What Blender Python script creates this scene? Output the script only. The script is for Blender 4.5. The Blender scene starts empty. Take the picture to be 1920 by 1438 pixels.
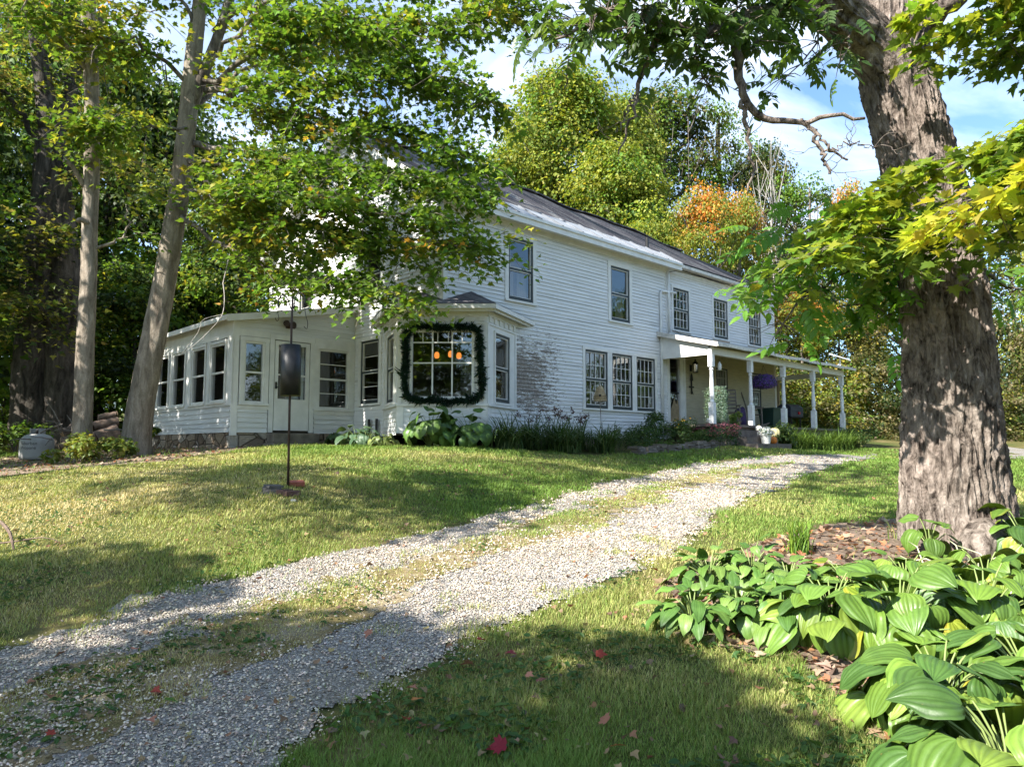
import bpy, math, random
import numpy as np
from mathutils import Vector, Matrix, noise as mnoise

SC = bpy.context.scene
COL = SC.collection
PI = math.pi

# ------------------------------------------------------------------ camera model
FPX = 1372.0
PITCH = math.radians(5.1)
CP, SP = math.cos(PITCH), math.sin(PITCH)

def ray(px, py):
    u = (px - 960) / FPX
    v = (719 - py) / FPX
    return np.array([u, CP - v * SP, SP + v * CP])

def at(px, py, Y):
    r = ray(px, py)
    return r * (Y / r[1])

# ------------------------------------------------------------------ tagging / linking
def link(o, parent=None):
    COL.objects.link(o)
    if parent is not None:
        o.parent = parent
    return o

def tag(o, label=None, cat=None, group=None, kind=None):
    if label: o['label'] = label
    if cat: o['category'] = cat
    if group: o['group'] = group
    if kind: o['kind'] = kind
    return o

def empty(name, loc=(0, 0, 0), rz=0.0, label=None, cat=None, group=None):
    o = bpy.data.objects.new(name, None)
    o.location = loc
    o.rotation_euler = (0, 0, rz)
    o.empty_display_size = 0.2
    link(o)
    return tag(o, label, cat, group)

def copy_tree(o, parent=None):
    c = o.copy()
    COL.objects.link(c)
    if parent is not None:
        c.parent = parent
    for ch in list(o.children):
        copy_tree(ch, c)
    return c

# ------------------------------------------------------------------ mesh builders
def np_mesh(name, V, faces, mat=None, smooth=False, col=None, mats=None, midx=None):
    """faces: list of int arrays shaped (m,k)"""
    me = bpy.data.meshes.new(name)
    V = np.asarray(V, dtype=np.float32)
    me.vertices.add(len(V))
    me.vertices.foreach_set('co', V.ravel())
    loops = np.concatenate([np.asarray(f, dtype=np.int32).ravel() for f in faces])
    tot = np.concatenate([np.full(len(f), np.asarray(f).shape[1], dtype=np.int32) for f in faces])
    st = np.concatenate([[0], np.cumsum(tot)[:-1]]).astype(np.int32)
    me.loops.add(len(loops))
    me.loops.foreach_set('vertex_index', loops)
    me.polygons.add(len(tot))
    me.polygons.foreach_set('loop_start', st)
    me.polygons.foreach_set('loop_total', tot)
    me.polygons.foreach_set('use_smooth', np.full(len(tot), bool(smooth)))
    if midx is not None:
        me.polygons.foreach_set('material_index', np.asarray(midx, dtype=np.int32))
    me.update(calc_edges=True)
    if col is not None:
        a = me.color_attributes.new('Col', 'FLOAT_COLOR', 'POINT')
        c4 = np.ones((len(V), 4), dtype=np.float32)
        c4[:, :3] = col
        a.data.foreach_set('color', c4.ravel())
    for m in (mats or ([mat] if mat else [])):
        me.materials.append(m)
    return me

def np_obj(name, V, faces, mat=None, parent=None, smooth=False, col=None, mats=None, midx=None):
    o = bpy.data.objects.new(name, np_mesh(name, V, faces, mat, smooth, col, mats, midx))
    return link(o, parent)

class MB:
    def __init__(self):
        self.v, self.f = [], []
    def poly(self, pts):
        n = len(self.v)
        self.v += [tuple(map(float, p)) for p in pts]
        self.f.append(tuple(range(n, n + len(pts))))
    def box(self, x0, x1, y0, y1, z0, z1):
        n = len(self.v)
        self.v += [(x, y, z) for z in (z0, z1) for y in (y0, y1) for x in (x0, x1)]
        for f in ((0, 2, 3, 1), (4, 5, 7, 6), (0, 1, 5, 4), (1, 3, 7, 5), (3, 2, 6, 7), (2, 0, 4, 6)):
            self.f.append(tuple(n + i for i in f))
    def bar(self, a, b, w, h, up=(0, 0, 1)):
        a, b, up = Vector(a), Vector(b), Vector(up)
        d = (b - a).normalized()
        s = d.cross(up)
        if s.length < 1e-4:
            s = d.cross(Vector((1, 0, 0)))
        s.normalize(); u = s.cross(d)
        n = len(self.v)
        for p in (a, b):
            for i, j in ((-1, -1), (1, -1), (1, 1), (-1, 1)):
                self.v.append(tuple(p + s * (i * w / 2) + u * (j * h / 2)))
        for f in ((3, 2, 1, 0), (4, 5, 6, 7), (0, 1, 5, 4), (1, 2, 6, 5), (2, 3, 7, 6), (3, 0, 4, 7)):
            self.f.append(tuple(n + i for i in f))
    def tube(self, pts, rad, seg=8, cap=True):
        pts = [Vector(p) for p in pts]
        if not hasattr(rad, '__len__'):
            rad = [rad] * len(pts)
        n0 = len(self.v)
        ref = None
        for i, p in enumerate(pts):
            d = (pts[min(i + 1, len(pts) - 1)] - pts[max(i - 1, 0)])
            if d.length < 1e-9: d = Vector((0, 0, 1))
            d.normalize()
            if ref is None:
                ref = d.orthogonal().normalized()
            ref = (ref - d * ref.dot(d))
            if ref.length < 1e-6: ref = d.orthogonal()
            ref.normalize()
            b = d.cross(ref)
            for k in range(seg):
                a = 2 * PI * k / seg
                self.v.append(tuple(p + (ref * math.cos(a) + b * math.sin(a)) * rad[i]))
        for i in range(len(pts) - 1):
            for k in range(seg):
                k2 = (k + 1) % seg
                self.f.append((n0 + i * seg + k, n0 + i * seg + k2, n0 + (i + 1) * seg + k2, n0 + (i + 1) * seg + k))
        if cap:
            self.f.append(tuple(n0 + k for k in reversed(range(seg))))
            m = n0 + (len(pts) - 1) * seg
            self.f.append(tuple(m + k for k in range(seg)))
    def lathe(self, prof, seg=20, c=(0, 0, 0), ribs=0, ribd=0.0):
        n0 = len(self.v)
        for r, z in prof:
            for k in range(seg):
                a = 2 * PI * k / seg
                rr = r * (1 - ribd * abs(math.sin(a * ribs / 2)) ** 0.5 * 0 - ribd * (0.5 + 0.5 * math.cos(a * ribs))) if ribs else r
                self.v.append((c[0] + rr * math.cos(a), c[1] + rr * math.sin(a), c[2] + z))
        for i in range(len(prof) - 1):
            for k in range(seg):
                k2 = (k + 1) % seg
                self.f.append((n0 + i * seg + k, n0 + i * seg + k2, n0 + (i + 1) * seg + k2, n0 + (i + 1) * seg + k))
        self.f.append(tuple(n0 + k for k in reversed(range(seg))))
        m = n0 + (len(prof) - 1) * seg
        self.f.append(tuple(m + k for k in range(seg)))
    def build(self, name, mat, parent=None, smooth=False, loc=None, rz=None, bevel=0):
        me = bpy.data.meshes.new(name)
        me.from_pydata(self.v, [], self.f)
        me.update()
        if smooth:
            me.polygons.foreach_set('use_smooth', [True] * len(me.polygons))
        if mat: me.materials.append(mat)
        o = bpy.data.objects.new(name, me)
        if loc is not None: o.location = loc
        if rz is not None: o.rotation_euler = (0, 0, rz)
        link(o, parent)
        if bevel:
            b = o.modifiers.new('bevel', 'BEVEL'); b.width = bevel; b.segments = 2; b.limit_method = 'ANGLE'
        return o

def frames(nrm, ydir):
    """rotation matrices (N,3,3) with columns x, y, z=normal; y as near ydir as possible"""
    z = nrm / (np.linalg.norm(nrm, axis=1, keepdims=True) + 1e-9)
    y = ydir - z * np.sum(ydir * z, axis=1, keepdims=True)
    l = np.linalg.norm(y, axis=1, keepdims=True)
    alt = np.cross(z, np.array([0.3, 0.7, 0.64]))
    y = np.where(l < 1e-4, alt, y)
    y = y / (np.linalg.norm(y, axis=1, keepdims=True) + 1e-9)
    x = np.cross(y, z)
    return np.stack([x, y, z], axis=2)

def scatter(tmpl, pos, R, scale, col=None):
    """merge N copies of template (V,T) -> V, T, colour"""
    TV, TF = tmpl
    N = len(pos)
    sc = np.asarray(scale, dtype=float)
    if sc.ndim == 1: sc = sc[:, None]
    P = TV[None, :, :] * sc[:, None, :]
    W = np.einsum('nij,nkj->nki', R, P) + pos[:, None, :]
    V = W.reshape(-1, 3)
    F = (TF[None, :, :] + (np.arange(N) * len(TV))[:, None, None]).reshape(-1, TF.shape[1])
    C = None if col is None else np.repeat(col, len(TV), axis=0)
    return V, F, C

def merge(parts):
    Vs, Fs, Cs, n = [], [], [], 0
    for V, F, C in parts:
        Vs.append(V); Fs.append(F + n); Cs.append(C); n += len(V)
    byk = {}
    for F in Fs: byk.setdefault(F.shape[1], []).append(F)
    return np.concatenate(Vs), [np.concatenate(x) for x in byk.values()], np.concatenate(Cs)

# ------------------------------------------------------------------ node materials
def new_mat(name):
    m = bpy.data.materials.new(name)
    m.use_nodes = True
    nt = m.node_tree
    nt.nodes.clear()
    out = nt.nodes.new('ShaderNodeOutputMaterial')
    return m, nt, out

class NT:
    def __init__(self, nt): self.nt = nt
    def n(self, t, **kw):
        nd = self.nt.nodes.new('ShaderNode' + t)
        for k, v in kw.items():
            if k.startswith('i_'):
                key = k[2:].replace('_', ' ')
                nd.inputs[key].default_value = v
            else:
                setattr(nd, k, v)
        return nd
    def l(self, a, b): self.nt.links.new(a, b)
    def coords(self, kind='Object', scale=(1, 1, 1)):
        tc = self.n('TexCoord'); mp = self.n('Mapping')
        mp.inputs['Scale'].default_value = scale
        self.l(tc.outputs[kind], mp.inputs['Vector'])
        return mp.outputs['Vector']
    def noise(self, vec, scale, detail=4, rough=0.55, dist=0.0):
        nd = self.n('TexNoise')
        nd.inputs['Scale'].default_value = scale
        nd.inputs['Detail'].default_value = detail
        nd.inputs['Roughness'].default_value = rough
        nd.inputs['Distortion'].default_value = dist
        if vec is not None: self.l(vec, nd.inputs['Vector'])
        return nd.outputs['Fac']
    def ramp(self, fac, stops):
        r = self.n('ValToRGB')
        cr = r.color_ramp
        while len(cr.elements) < len(stops): cr.elements.new(0.5)
        for e, (p, c) in zip(cr.elements, stops):
            e.position = p
            e.color = (c[0], c[1], c[2], 1) if hasattr(c, '__len__') else (c, c, c, 1)
        self.l(fac, r.inputs['Fac'])
        return r.outputs['Color']
    def mix(self, fac, a, b, mode='MIX'):
        m = self.n('Mix', data_type='RGBA', blend_type=mode)
        for sock, v in ((m.inputs[0], fac), (m.inputs[6], a), (m.inputs[7], b)):
            if hasattr(v, 'links') or hasattr(v, 'is_linked'):
                self.l(v, sock)
            elif hasattr(v, '__len__'):
                sock.default_value = (v[0], v[1], v[2], 1)
            else:
                sock.default_value = v
        return m.outputs[2]
    def math(self, op, a, b=0.0, clamp=False):
        m = self.n('Math', operation=op, use_clamp=clamp)
        for sock, v in ((m.inputs[0], a), (m.inputs[1], b)):
            if hasattr(v, 'is_linked'): self.l(v, sock)
            else: sock.default_value = v
        return m.outputs[0]
    def bump(self, h, strength=0.5, dist=0.02):
        b = self.n('Bump')
        b.inputs['Strength'].default_value = strength
        b.inputs['Distance'].default_value = dist
        self.l(h, b.inputs['Height'])
        return b.outputs['Normal']
    def pbsdf(self, col, rough=0.7, normal=None, spec=0.3, metal=0.0):
        p = self.n('BsdfPrincipled')
        if hasattr(col, 'is_linked'): self.l(col, p.inputs['Base Color'])
        else: p.inputs['Base Color'].default_value = (col[0], col[1], col[2], 1)
        if hasattr(rough, 'is_linked'): self.l(rough, p.inputs['Roughness'])
        else: p.inputs['Roughness'].default_value = rough
        p.inputs['Specular IOR Level'].default_value = spec
        p.inputs['Metallic'].default_value = metal
        if normal is not None: self.l(normal, p.inputs['Normal'])
        return p.outputs['BSDF']

def simple(name, c, rough=0.7, var=0.25, scale=6.0, bump=0.0, spec=0.3, metal=0.0, stretch=(1, 1, 1)):
    m, nt, out = new_mat(name); k = NT(nt)
    v = k.coords('Object', stretch)
    f = k.noise(v, scale, 5)
    a = [x * (1 - var) for x in c]; b = [min(1, x * (1 + var)) for x in c]
    col = k.ramp(f, [(0.3, a), (0.7, b)])
    nb = k.bump(k.noise(v, scale * 4, 4), bump, 0.01) if bump else None
    k.l(k.pbsdf(col, rough, nb, spec, metal), out.inputs['Surface'])
    return m

def leaf_mat(name, trans=0.4, rough=0.5, spec=0.3, tint=(1.25, 1.15, 0.6)):
    m, nt, out = new_mat(name); k = NT(nt)
    at_ = k.n('Attribute', attribute_name='Col')
    c = at_.outputs['Color']
    p = k.pbsdf(c, rough, None, spec)
    tr = k.n('BsdfTranslucent')
    k.l(k.mix(1.0, c, tint, 'MULTIPLY'), tr.inputs['Color'])
    mx = k.n('MixShader'); mx.inputs[0].default_value = trans
    k.l(p, mx.inputs[1]); k.l(tr.outputs[0], mx.inputs[2])
    k.l(mx.outputs[0], out.inputs['Surface'])
    return m

def hosta_mat(name, trans, rough, spec, tint):
    m, nt, out = new_mat(name); k = NT(nt)
    c = k.n('Attribute', attribute_name='Col').outputs['Color']
    v = k.coords('Object')
    spots = k.ramp(k.noise(v, 34, 5, 0.7), [(0.66, 0), (0.70, 1)])
    mott = k.noise(v, 9, 5, 0.65)
    c = k.mix(0.7, c, k.ramp(mott, [(0.3, (0.62, 0.66, 0.6)), (0.7, (1.25, 1.2, 1.0))]), 'MULTIPLY')
    c = k.mix(k.math('MULTIPLY', spots, 0.75), c, (0.22, 0.14, 0.05))
    p = k.pbsdf(c, k.ramp(mott, [(0.3, rough - .1), (0.7, rough + .15)]), k.bump(k.noise(v, 55, 4), 0.25, 0.004), spec)
    tr = k.n('BsdfTranslucent'); k.l(k.mix(1.0, c, tint, 'MULTIPLY'), tr.inputs['Color'])
    mx = k.n('MixShader'); mx.inputs[0].default_value = trans
    k.l(p, mx.inputs[1]); k.l(tr.outputs[0], mx.inputs[2]); k.l(mx.outputs[0], out.inputs['Surface'])
    return m

M = {}
def build_materials():
    M['leaf'] = leaf_mat('leaf', 0.48, 0.5, 0.3, (1.3, 1.25, 0.6))
    M['leaf_near'] = leaf_mat('leaf_near', 0.55, 0.38, 0.35, (1.35, 1.3, 0.6))
    M['hosta'] = hosta_mat('hosta_leaf', 0.18, 0.42, 0.38, (1.3, 1.2, 0.5))
    M['grass'] = leaf_mat('grass_blade', 0.3, 0.55, 0.25, (1.2, 1.15, 0.6))
    M['flower'] = leaf_mat('petal', 0.25, 0.6, 0.2, (1.1, 1.1, 1.1))
    # painted clapboard with a peeling patch beside the bay
    m, nt, out = new_mat('painted_clapboard'); k = NT(nt)
    tc = k.n('TexCoord'); ob = tc.outputs['Object']
    mp = k.n('Mapping'); mp.inputs['Scale'].default_value = (0.5, 0.5, 6); k.l(ob, mp.inputs['Vector'])
    dirt = k.noise(mp.outputs['Vector'], 1.6, 6, 0.65)
    base = k.ramp(dirt, [(0.25, (0.46, 0.45, 0.41)), (0.40, (0.66, 0.66, 0.64)), (0.6, (0.75, 0.75, 0.735))])
    sx = k.n('SeparateXYZ'); k.l(ob, sx.inputs[0])
    # region weight (object space of the front wall): left end beside bay
    ax = k.math('SUBTRACT', 1.0, k.math('MULTIPLY', k.math('ABSOLUTE', k.math('SUBTRACT', sx.outputs[0], 2.45)), 0.46))
    az = k.math('SUBTRACT', 1.0, k.math('MULTIPLY', k.math('ABSOLUTE', k.math('SUBTRACT', sx.outputs[2], 1.7)), 0.58))
    w = k.math('MINIMUM', k.math('MULTIPLY', ax, 1.25), k.math('MULTIPLY', az, 1.3))
    w = k.math('MAXIMUM', w, 0.0)
    mp2 = k.n('Mapping'); mp2.inputs['Scale'].default_value = (1.2, 1.2, 5.0); k.l(ob, mp2.inputs['Vector'])
    pn = k.noise(mp2.outputs['Vector'], 2.6, 8, 0.68)
    bands = k.noise(mp2.outputs['Vector'], 9.0, 3, 0.5)
    pe = k.math('ADD', k.math('MULTIPLY', pn, 1.0), k.math('MULTIPLY', bands, 0.42))
    pe = k.math('ADD', pe, k.math('MULTIPLY', k.math('SUBTRACT', k.noise(mp2.outputs['Vector'], 34.0, 2, 0.5), 0.5), 0.35))
    pe = k.math('ADD', pe, k.math('MULTIPLY', w, 0.335))
    mask = k.ramp(pe, [(0.0, 0), (0.95, 0), (0.963, 1)])
    wood = k.ramp(k.noise(mp2.outputs['Vector'], 14, 4), [(0.3, (0.11, 0.09, 0.072)), (0.5, (0.25, 0.215, 0.18)), (0.7, (0.42, 0.385, 0.34))])
    col = k.mix(mask, base, wood)
    nb = k.bump(k.math('ADD', k.math('MULTIPLY', mask, -0.6), k.noise(mp.outputs['Vector'], 30, 3)), 0.25, 0.008)
    k.l(k.pbsdf(col, 0.6, nb, 0.25), out.inputs['Surface'])
    M['clap'] = m
    M['cream_clap'] = simple('cream_clapboard', (0.50, 0.45, 0.32), 0.65, 0.12, 3, 0.1, stretch=(1, 1, 5))
    M['trim'] = simple('white_trim', (0.73, 0.72, 0.68), 0.55, 0.09, 4, 0.12)
    M['trim_worn'] = simple('worn_trim', (0.62, 0.59, 0.53), 0.65, 0.28, 7, 0.3)
    M['post'] = simple('post_paint', (0.74, 0.74, 0.73), 0.5, 0.14, 9, 0.15)
    M['sash'] = simple('dark_sash', (0.035, 0.045, 0.047), 0.45, 0.2, 8)
    M['lining'] = simple('dark_lining', (0.09, 0.075, 0.06), 0.9, 0.3, 2)  # dark colour stands in for the unlit rooms behind the panes
    M['curtain'] = simple('curtain', (0.35, 0.32, 0.29), 0.9, 0.3, 3, stretch=(9, 9, 0.4))
    M['door_dark'] = simple('dark_door', (0.02, 0.018, 0.016), 0.5, 0.3, 4)
    # shingles
    m, nt, out = new_mat('asphalt_shingle'); k = NT(nt)
    v = k.coords('Object', (2.2, 0.35, 0.35))
    st = k.noise(v, 1.7, 6, 0.7, 0.4)
    v2 = k.coords('Object', (1, 1, 1))
    fine = k.noise(v2, 24, 3)
    c1 = k.ramp(st, [(0.32, (0.06, 0.055, 0.062)), (0.48, (0.11, 0.10, 0.108)), (0.58, (0.20, 0.19, 0.185)), (0.70, (0.42, 0.41, 0.39))])
    c2 = k.mix(0.55, c1, k.ramp(fine, [(0.3, (0.4, 0.4, 0.4)), (0.7, (1, 1, 1))]), 'MULTIPLY')
    k.l(k.pbsdf(c2, 0.85, k.bump(fine, 0.5, 0.01), 0.2), out.inputs['Surface'])
    M['shingle'] = m
    M['tin'] = simple('weathered_tin', (0.29, 0.305, 0.32), 0.5, 0.25, 2.5, 0.05, 0.4, 0.2)
    M['seam'] = simple('tin_seam', (0.16, 0.17, 0.19), 0.6, 0.2, 5)
    # glass: clear pane over a dark room, old and slightly wavy
    m, nt, out = new_mat('window_glass'); k = NT(nt)
    v = k.coords('Object')
    nb = k.bump(k.noise(v, 3.2, 2), 0.06, 0.03)
    lw = k.n('LayerWeight'); lw.inputs['Blend'].default_value = 0.35
    k.l(nb, lw.inputs['Normal'])
    fac = k.math('ADD', k.math('MULTIPLY', lw.outputs['Fresnel'], 0.65), 0.10, True)
    gl = k.n('BsdfGlossy'); gl.inputs['Roughness'].default_value = 0.02; k.l(nb, gl.inputs['Normal'])
    gl.inputs['Color'].default_value = (0.9, 0.93, 0.95, 1)
    tr = k.n('BsdfTransparent'); tr.inputs['Color'].default_value = (0.80, 0.82, 0.80, 1)
    mx = k.n('MixShader'); k.l(fac, mx.inputs[0]); k.l(tr.outputs[0], mx.inputs[1]); k.l(gl.outputs[0], mx.inputs[2])
    k.l(mx.outputs[0], out.inputs['Surface'])
    M['glass'] = m
    # bark
    def bark(name, lo, mid, hi, sc=6.0, str_=0.8, sz=0.22):
        m, nt, out = new_mat(name); k = NT(nt)
        v = k.coords('Object', (1, 1, sz))
        f = k.noise(v, sc, 8, 0.68, 0.6)
        v3 = k.coords('Object', (1, 1, 0.6))
        g = k.noise(v3, sc * 4.5, 4, 0.6)
        pat = k.noise(k.coords('Object'), 0.9, 3)
        c = k.ramp(f, [(0.36, lo), (0.5, mid), (0.68, hi)])
        c = k.mix(0.5, c, k.ramp(g, [(0.3, (0.55, 0.52, 0.5)), (0.7, (1.1, 1.1, 1.1))]), 'MULTIPLY')
        c = k.mix(0.35, c, k.ramp(pat, [(0.35, (0.7, 0.72, 0.66)), (0.65, (1.1, 1.0, 0.98))]), 'MULTIPLY')
        h = k.math('ADD', k.math('MULTIPLY', f, 1.0), k.math('MULTIPLY', g, 0.35))
        k.l(k.pbsdf(c, 0.9, k.bump(h, str_, 0.05), 0.15), out.inputs['Surface'])
        return m
    M['bark'] = bark('grey_bark', (0.06, 0.05, 0.042), (0.19, 0.165, 0.14), (0.34, 0.31, 0.27))
    M['bark_smooth'] = bark('young_bark', (0.15, 0.125, 0.10), (0.26, 0.225, 0.18), (0.40, 0.35, 0.29), 9.0, 0.45)
    M['bark_dark'] = bark('dark_bark', (0.03, 0.026, 0.022), (0.08, 0.07, 0.06), (0.16, 0.14, 0.12))
    M['bark_maple'] = bark('old_maple_bark', (0.038, 0.029, 0.024), (0.215, 0.178, 0.152), (0.42, 0.36, 0.315), 12.0, 1.0, 0.42)
    M['birch'] = bark('pale_bark', (0.18, 0.17, 0.155), (0.34, 0.325, 0.30), (0.46, 0.44, 0.42), 6.0, 0.3)
    # ground under the lawn
    m, nt, out = new_mat('lawn_soil'); k = NT(nt)
    v = k.coords('Object')
    a = k.noise(v, 0.55, 5, 0.6); b = k.noise(v, 22, 6, 0.7)
    c = k.ramp(a, [(0.38, (0.075, 0.095, 0.028)), (0.55, (0.14, 0.125, 0.05)), (0.68, (0.21, 0.165, 0.085))])
    c = k.mix(0.8, c, k.ramp(b, [(0.3, (0.42, 0.42, 0.38)), (0.7, (1.2, 1.2, 1.1))]), 'MULTIPLY')
    k.l(k.pbsdf(c, 0.95, k.bump(b, 0.8, 0.03), 0.1), out.inputs['Surface'])
    M['soil'] = m
    # worn grassy strip between the wheel tracks
    m, nt, out = new_mat('worn_strip'); k = NT(nt)
    v = k.coords('Object')
    a = k.noise(v, 3.2, 6, 0.65); b = k.noise(v, 60, 5, 0.7)
    c = k.ramp(a, [(0.35, (0.16, 0.15, 0.055)), (0.5, (0.29, 0.23, 0.12)), (0.68, (0.42, 0.37, 0.30))])
    c = k.mix(0.8, c, k.ramp(b, [(0.3, (0.4, 0.38, 0.34)), (0.7, (1.25, 1.2, 1.1))]), 'MULTIPLY')
    k.l(k.pbsdf(c, 0.95, k.bump(b, 0.9, 0.03), 0.1), out.inputs['Surface'])
    M['strip'] = m
    # gravel
    m, nt, out = new_mat('gravel'); k = NT(nt)
    v = k.coords('Object')
    vo = k.n('TexVoronoi', feature='F1'); vo.inputs['Scale'].default_value = 60; k.l(v, vo.inputs['Vector'])
    cv = k.n('TexVoronoi', feature='F1'); cv.inputs['Scale'].default_value = 85; k.l(v, cv.inputs['Vector'])
    big = k.noise(v, 0.9, 4)
    sep = k.n('SeparateColor'); k.l(vo.outputs['Color'], sep.inputs[0])
    c = k.ramp(sep.outputs[0], [(0.0, (0.24, 0.225, 0.20)), (0.5, (0.40, 0.375, 0.35)), (1.0, (0.62, 0.59, 0.55))])
    c = k.mix(0.55, c, k.ramp(vo.outputs['Distance'], [(0.15, (1.05, 1.05, 1.05)), (0.6, (0.35, 0.32, 0.28))]), 'MULTIPLY')
    c = k.mix(k.ramp(big, [(0.45, 0), (0.75, 0.55)]), c, (0.22, 0.18, 0.11))
    hh = k.math('ADD', k.math('MULTIPLY', vo.outputs['Distance'], -1.0), k.math('MULTIPLY', cv.outputs['Distance'], -0.4))
    k.l(k.pbsdf(c, 0.9, k.bump(hh, 0.9, 0.03), 0.15), out.inputs['Surface'])
    M['gravel'] = m
    m, nt, out = new_mat('gravel_stone'); k = NT(nt)
    at_ = k.n('Attribute', attribute_name='Col')
    k.l(k.pbsdf(at_.outputs['Color'], 0.85, k.bump(k.noise(k.coords(), 90, 3), 0.3, 0.004), 0.2), out.inputs['Surface'])
    M['pebble'] = m
    M['mulch'] = simple('mulch', (0.15, 0.11, 0.08), 0.95, 0.6, 26, 0.9)
    M['litter'] = simple('leaf_litter', (0.21, 0.155, 0.11), 0.95, 0.6, 34, 0.9)
    M['stone'] = simple('fieldstone', (0.17, 0.145, 0.12), 0.9, 0.4, 4, 0.6)
    M['foundation'] = None
    m, nt, out = new_mat('rubble_foundation'); k = NT(nt)
    v = k.coords('Object', (1, 1, 1.7))
    vo = k.n('TexVoronoi', feature='DISTANCE_TO_EDGE'); vo.inputs['Scale'].default_value = 2.6; k.l(v, vo.inputs['Vector'])
    vc = k.n('TexVoronoi'); vc.inputs['Scale'].default_value = 2.6; k.l(v, vc.inputs['Vector'])
    sp_ = k.n('SeparateColor'); k.l(vc.outputs['Color'], sp_.inputs[0])
    c = k.ramp(sp_.outputs[0], [(0, (0.20, 0.15, 0.11)), (0.5, (0.36, 0.28, 0.2)), (1, (0.46, 0.41, 0.35))])
    edge = k.ramp(vo.outputs['Distance'], [(0.0, 0.25), (0.07, 1)])
    c = k.mix(1.0, c, edge, 'MULTIPLY')
    nz = k.noise(v, 12, 5)
    k.l(k.pbsdf(k.mix(0.4, c, k.ramp(nz, [(0.3, 0.5), (0.7, 1.1)]), 'MULTIPLY'), 0.9, k.bump(k.math('ADD', edge, nz), 0.8, 0.05), 0.1), out.inputs['Surface'])
    M['foundation'] = m
    M['black'] = simple('black_metal', (0.014, 0.014, 0.014), 0.45, 0.3, 10, 0.05, 0.35, 0.0)
    M['rust'] = simple('rusty_iron', (0.05, 0.03, 0.022), 0.6, 0.4, 12, 0.2)
    M['brick'] = simple('brick', (0.34, 0.105, 0.07), 0.85, 0.25, 14, 0.4)
    M['brick_dark'] = simple('dark_brick', (0.14, 0.075, 0.06), 0.9, 0.3, 14, 0.4)
    M['slate'] = simple('slate', (0.085, 0.08, 0.078), 0.85, 0.3, 6, 0.4)
    M['tank'] = simple('tank_paint', (0.36, 0.355, 0.34), 0.5, 0.12, 5, 0.1)
    M['log'] = simple('log_bark', (0.17, 0.12, 0.09), 0.9, 0.45, 8, 0.7, stretch=(1, 1, 1))
    M['logend'] = simple('cut_wood', (0.42, 0.29, 0.18), 0.8, 0.25, 9, 0.3)
    M['oldwood'] = simple('grey_wood', (0.19, 0.165, 0.14), 0.8, 0.3, 6, 0.3, stretch=(1, 1, 6))
    M['floorwood'] = simple('porch_boards', (0.16, 0.13, 0.11), 0.8, 0.3, 5, 0.3)
    M['pumpkin'] = simple('pumpkin_skin', (0.62, 0.19, 0.03), 0.45, 0.15, 5, 0.05)
    M['squash'] = simple('pale_squash', (0.66, 0.58, 0.30), 0.45, 0.15, 5, 0.05)
    M['whitegourd'] = simple('white_gourd', (0.72, 0.70, 0.62), 0.45, 0.1, 5, 0.05)
    M['stem'] = simple('stem', (0.16, 0.15, 0.06), 0.8, 0.3, 8)
    M['whitepot'] = simple('white_pot', (0.62, 0.62, 0.58), 0.5, 0.15, 5)
    M['terracotta'] = simple('basket_liner', (0.12, 0.08, 0.05), 0.9, 0.3, 9, 0.5)
    M['plastic_green'] = simple('green_plastic', (0.022, 0.055, 0.042), 0.45, 0.1, 4)
    M['plastic_dark'] = simple('dark_plastic', (0.03, 0.035, 0.05), 0.45, 0.2, 4)
    M['purplecloth'] = simple('purple_cloth', (0.06, 0.04, 0.10), 0.9, 0.3, 9)
    M['dish'] = simple('dish_plastic', (0.75, 0.76, 0.78), 0.35, 0.04, 3)
    M['lettering'] = simple('lettering_paint', (0.05, 0.045, 0.06), 0.6, 0.05, 3)
    M['redplastic'] = simple('red_plastic', (0.5, 0.03, 0.03), 0.4, 0.1, 4)
    M['bamboo'] = simple('tan_wood', (0.34, 0.26, 0.15), 0.7, 0.3, 8, 0.2)
    m, nt, out = new_mat('lit_amber_shade'); k = NT(nt)
    e = k.n('Emission'); e.inputs['Color'].default_value = (1.0, 0.30, 0.06, 1); e.inputs['Strength'].default_value = 0.5
    k.l(e.outputs[0], out.inputs['Surface'])
    M['amber'] = m
build_materials()
# ------------------------------------------------------------------ terrain
CTRL = []
for px, py, Y in [(0, 1438, 3.3), (500, 1438, 3.35), (960, 1438, 3.4), (1500, 1438, 3.35), (1920, 1438, 3.2), (-500, 1300, 4.2), (2500, 1300, 4.0),
                  (540, 916, 8.6), (1800, 1035, 7.0), (1500, 1030, 6.9), (1250, 1060, 6.3), (437, 840, 16.3), (290, 842, 19.5), (0, 893, 12.0), (100, 858, 17.0),
                  (0, 1000, 7.6), (0, 1215, 4.75), (300, 1125, 5.45), (650, 1040, 7.0), (900, 838, 15.0), (640, 838, 16.2), (900, 975, 8.6), (1100, 842, 18.3),
                  (1280, 900, 13.5), (1390, 838, 20.0), (1600, 842, 25.5), (1640, 857, 23.0), (1500, 897, 14.5), (1690, 960, 9.6), (1900, 905, 13.0),
                  (1900, 850, 27.0), (1650, 808, 40.0), (1920, 806, 40.0), (2300, 850, 24.0), (-400, 900, 14.0), (-300, 830, 24.0)]:
    CTRL.append(at(px, py, Y))
CTRL += [np.array(p) for p in [(-40, 45, 2.0), (0, 60, 2.5), (45, 70, 3.0), (-60, 0, 0.0), (60, 0, -1.5), (0, -12, -2.6), (-30, -25, -2.5), (30, -25, -3.0), (-8, 24, 0.6), (4, 30, 0.8)]]
CTRL = np.array(CTRL)
def _tps(r2):
    return np.where(r2 > 1e-9, 0.5 * r2 * np.log(r2 + 1e-12), 0.0)
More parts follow.
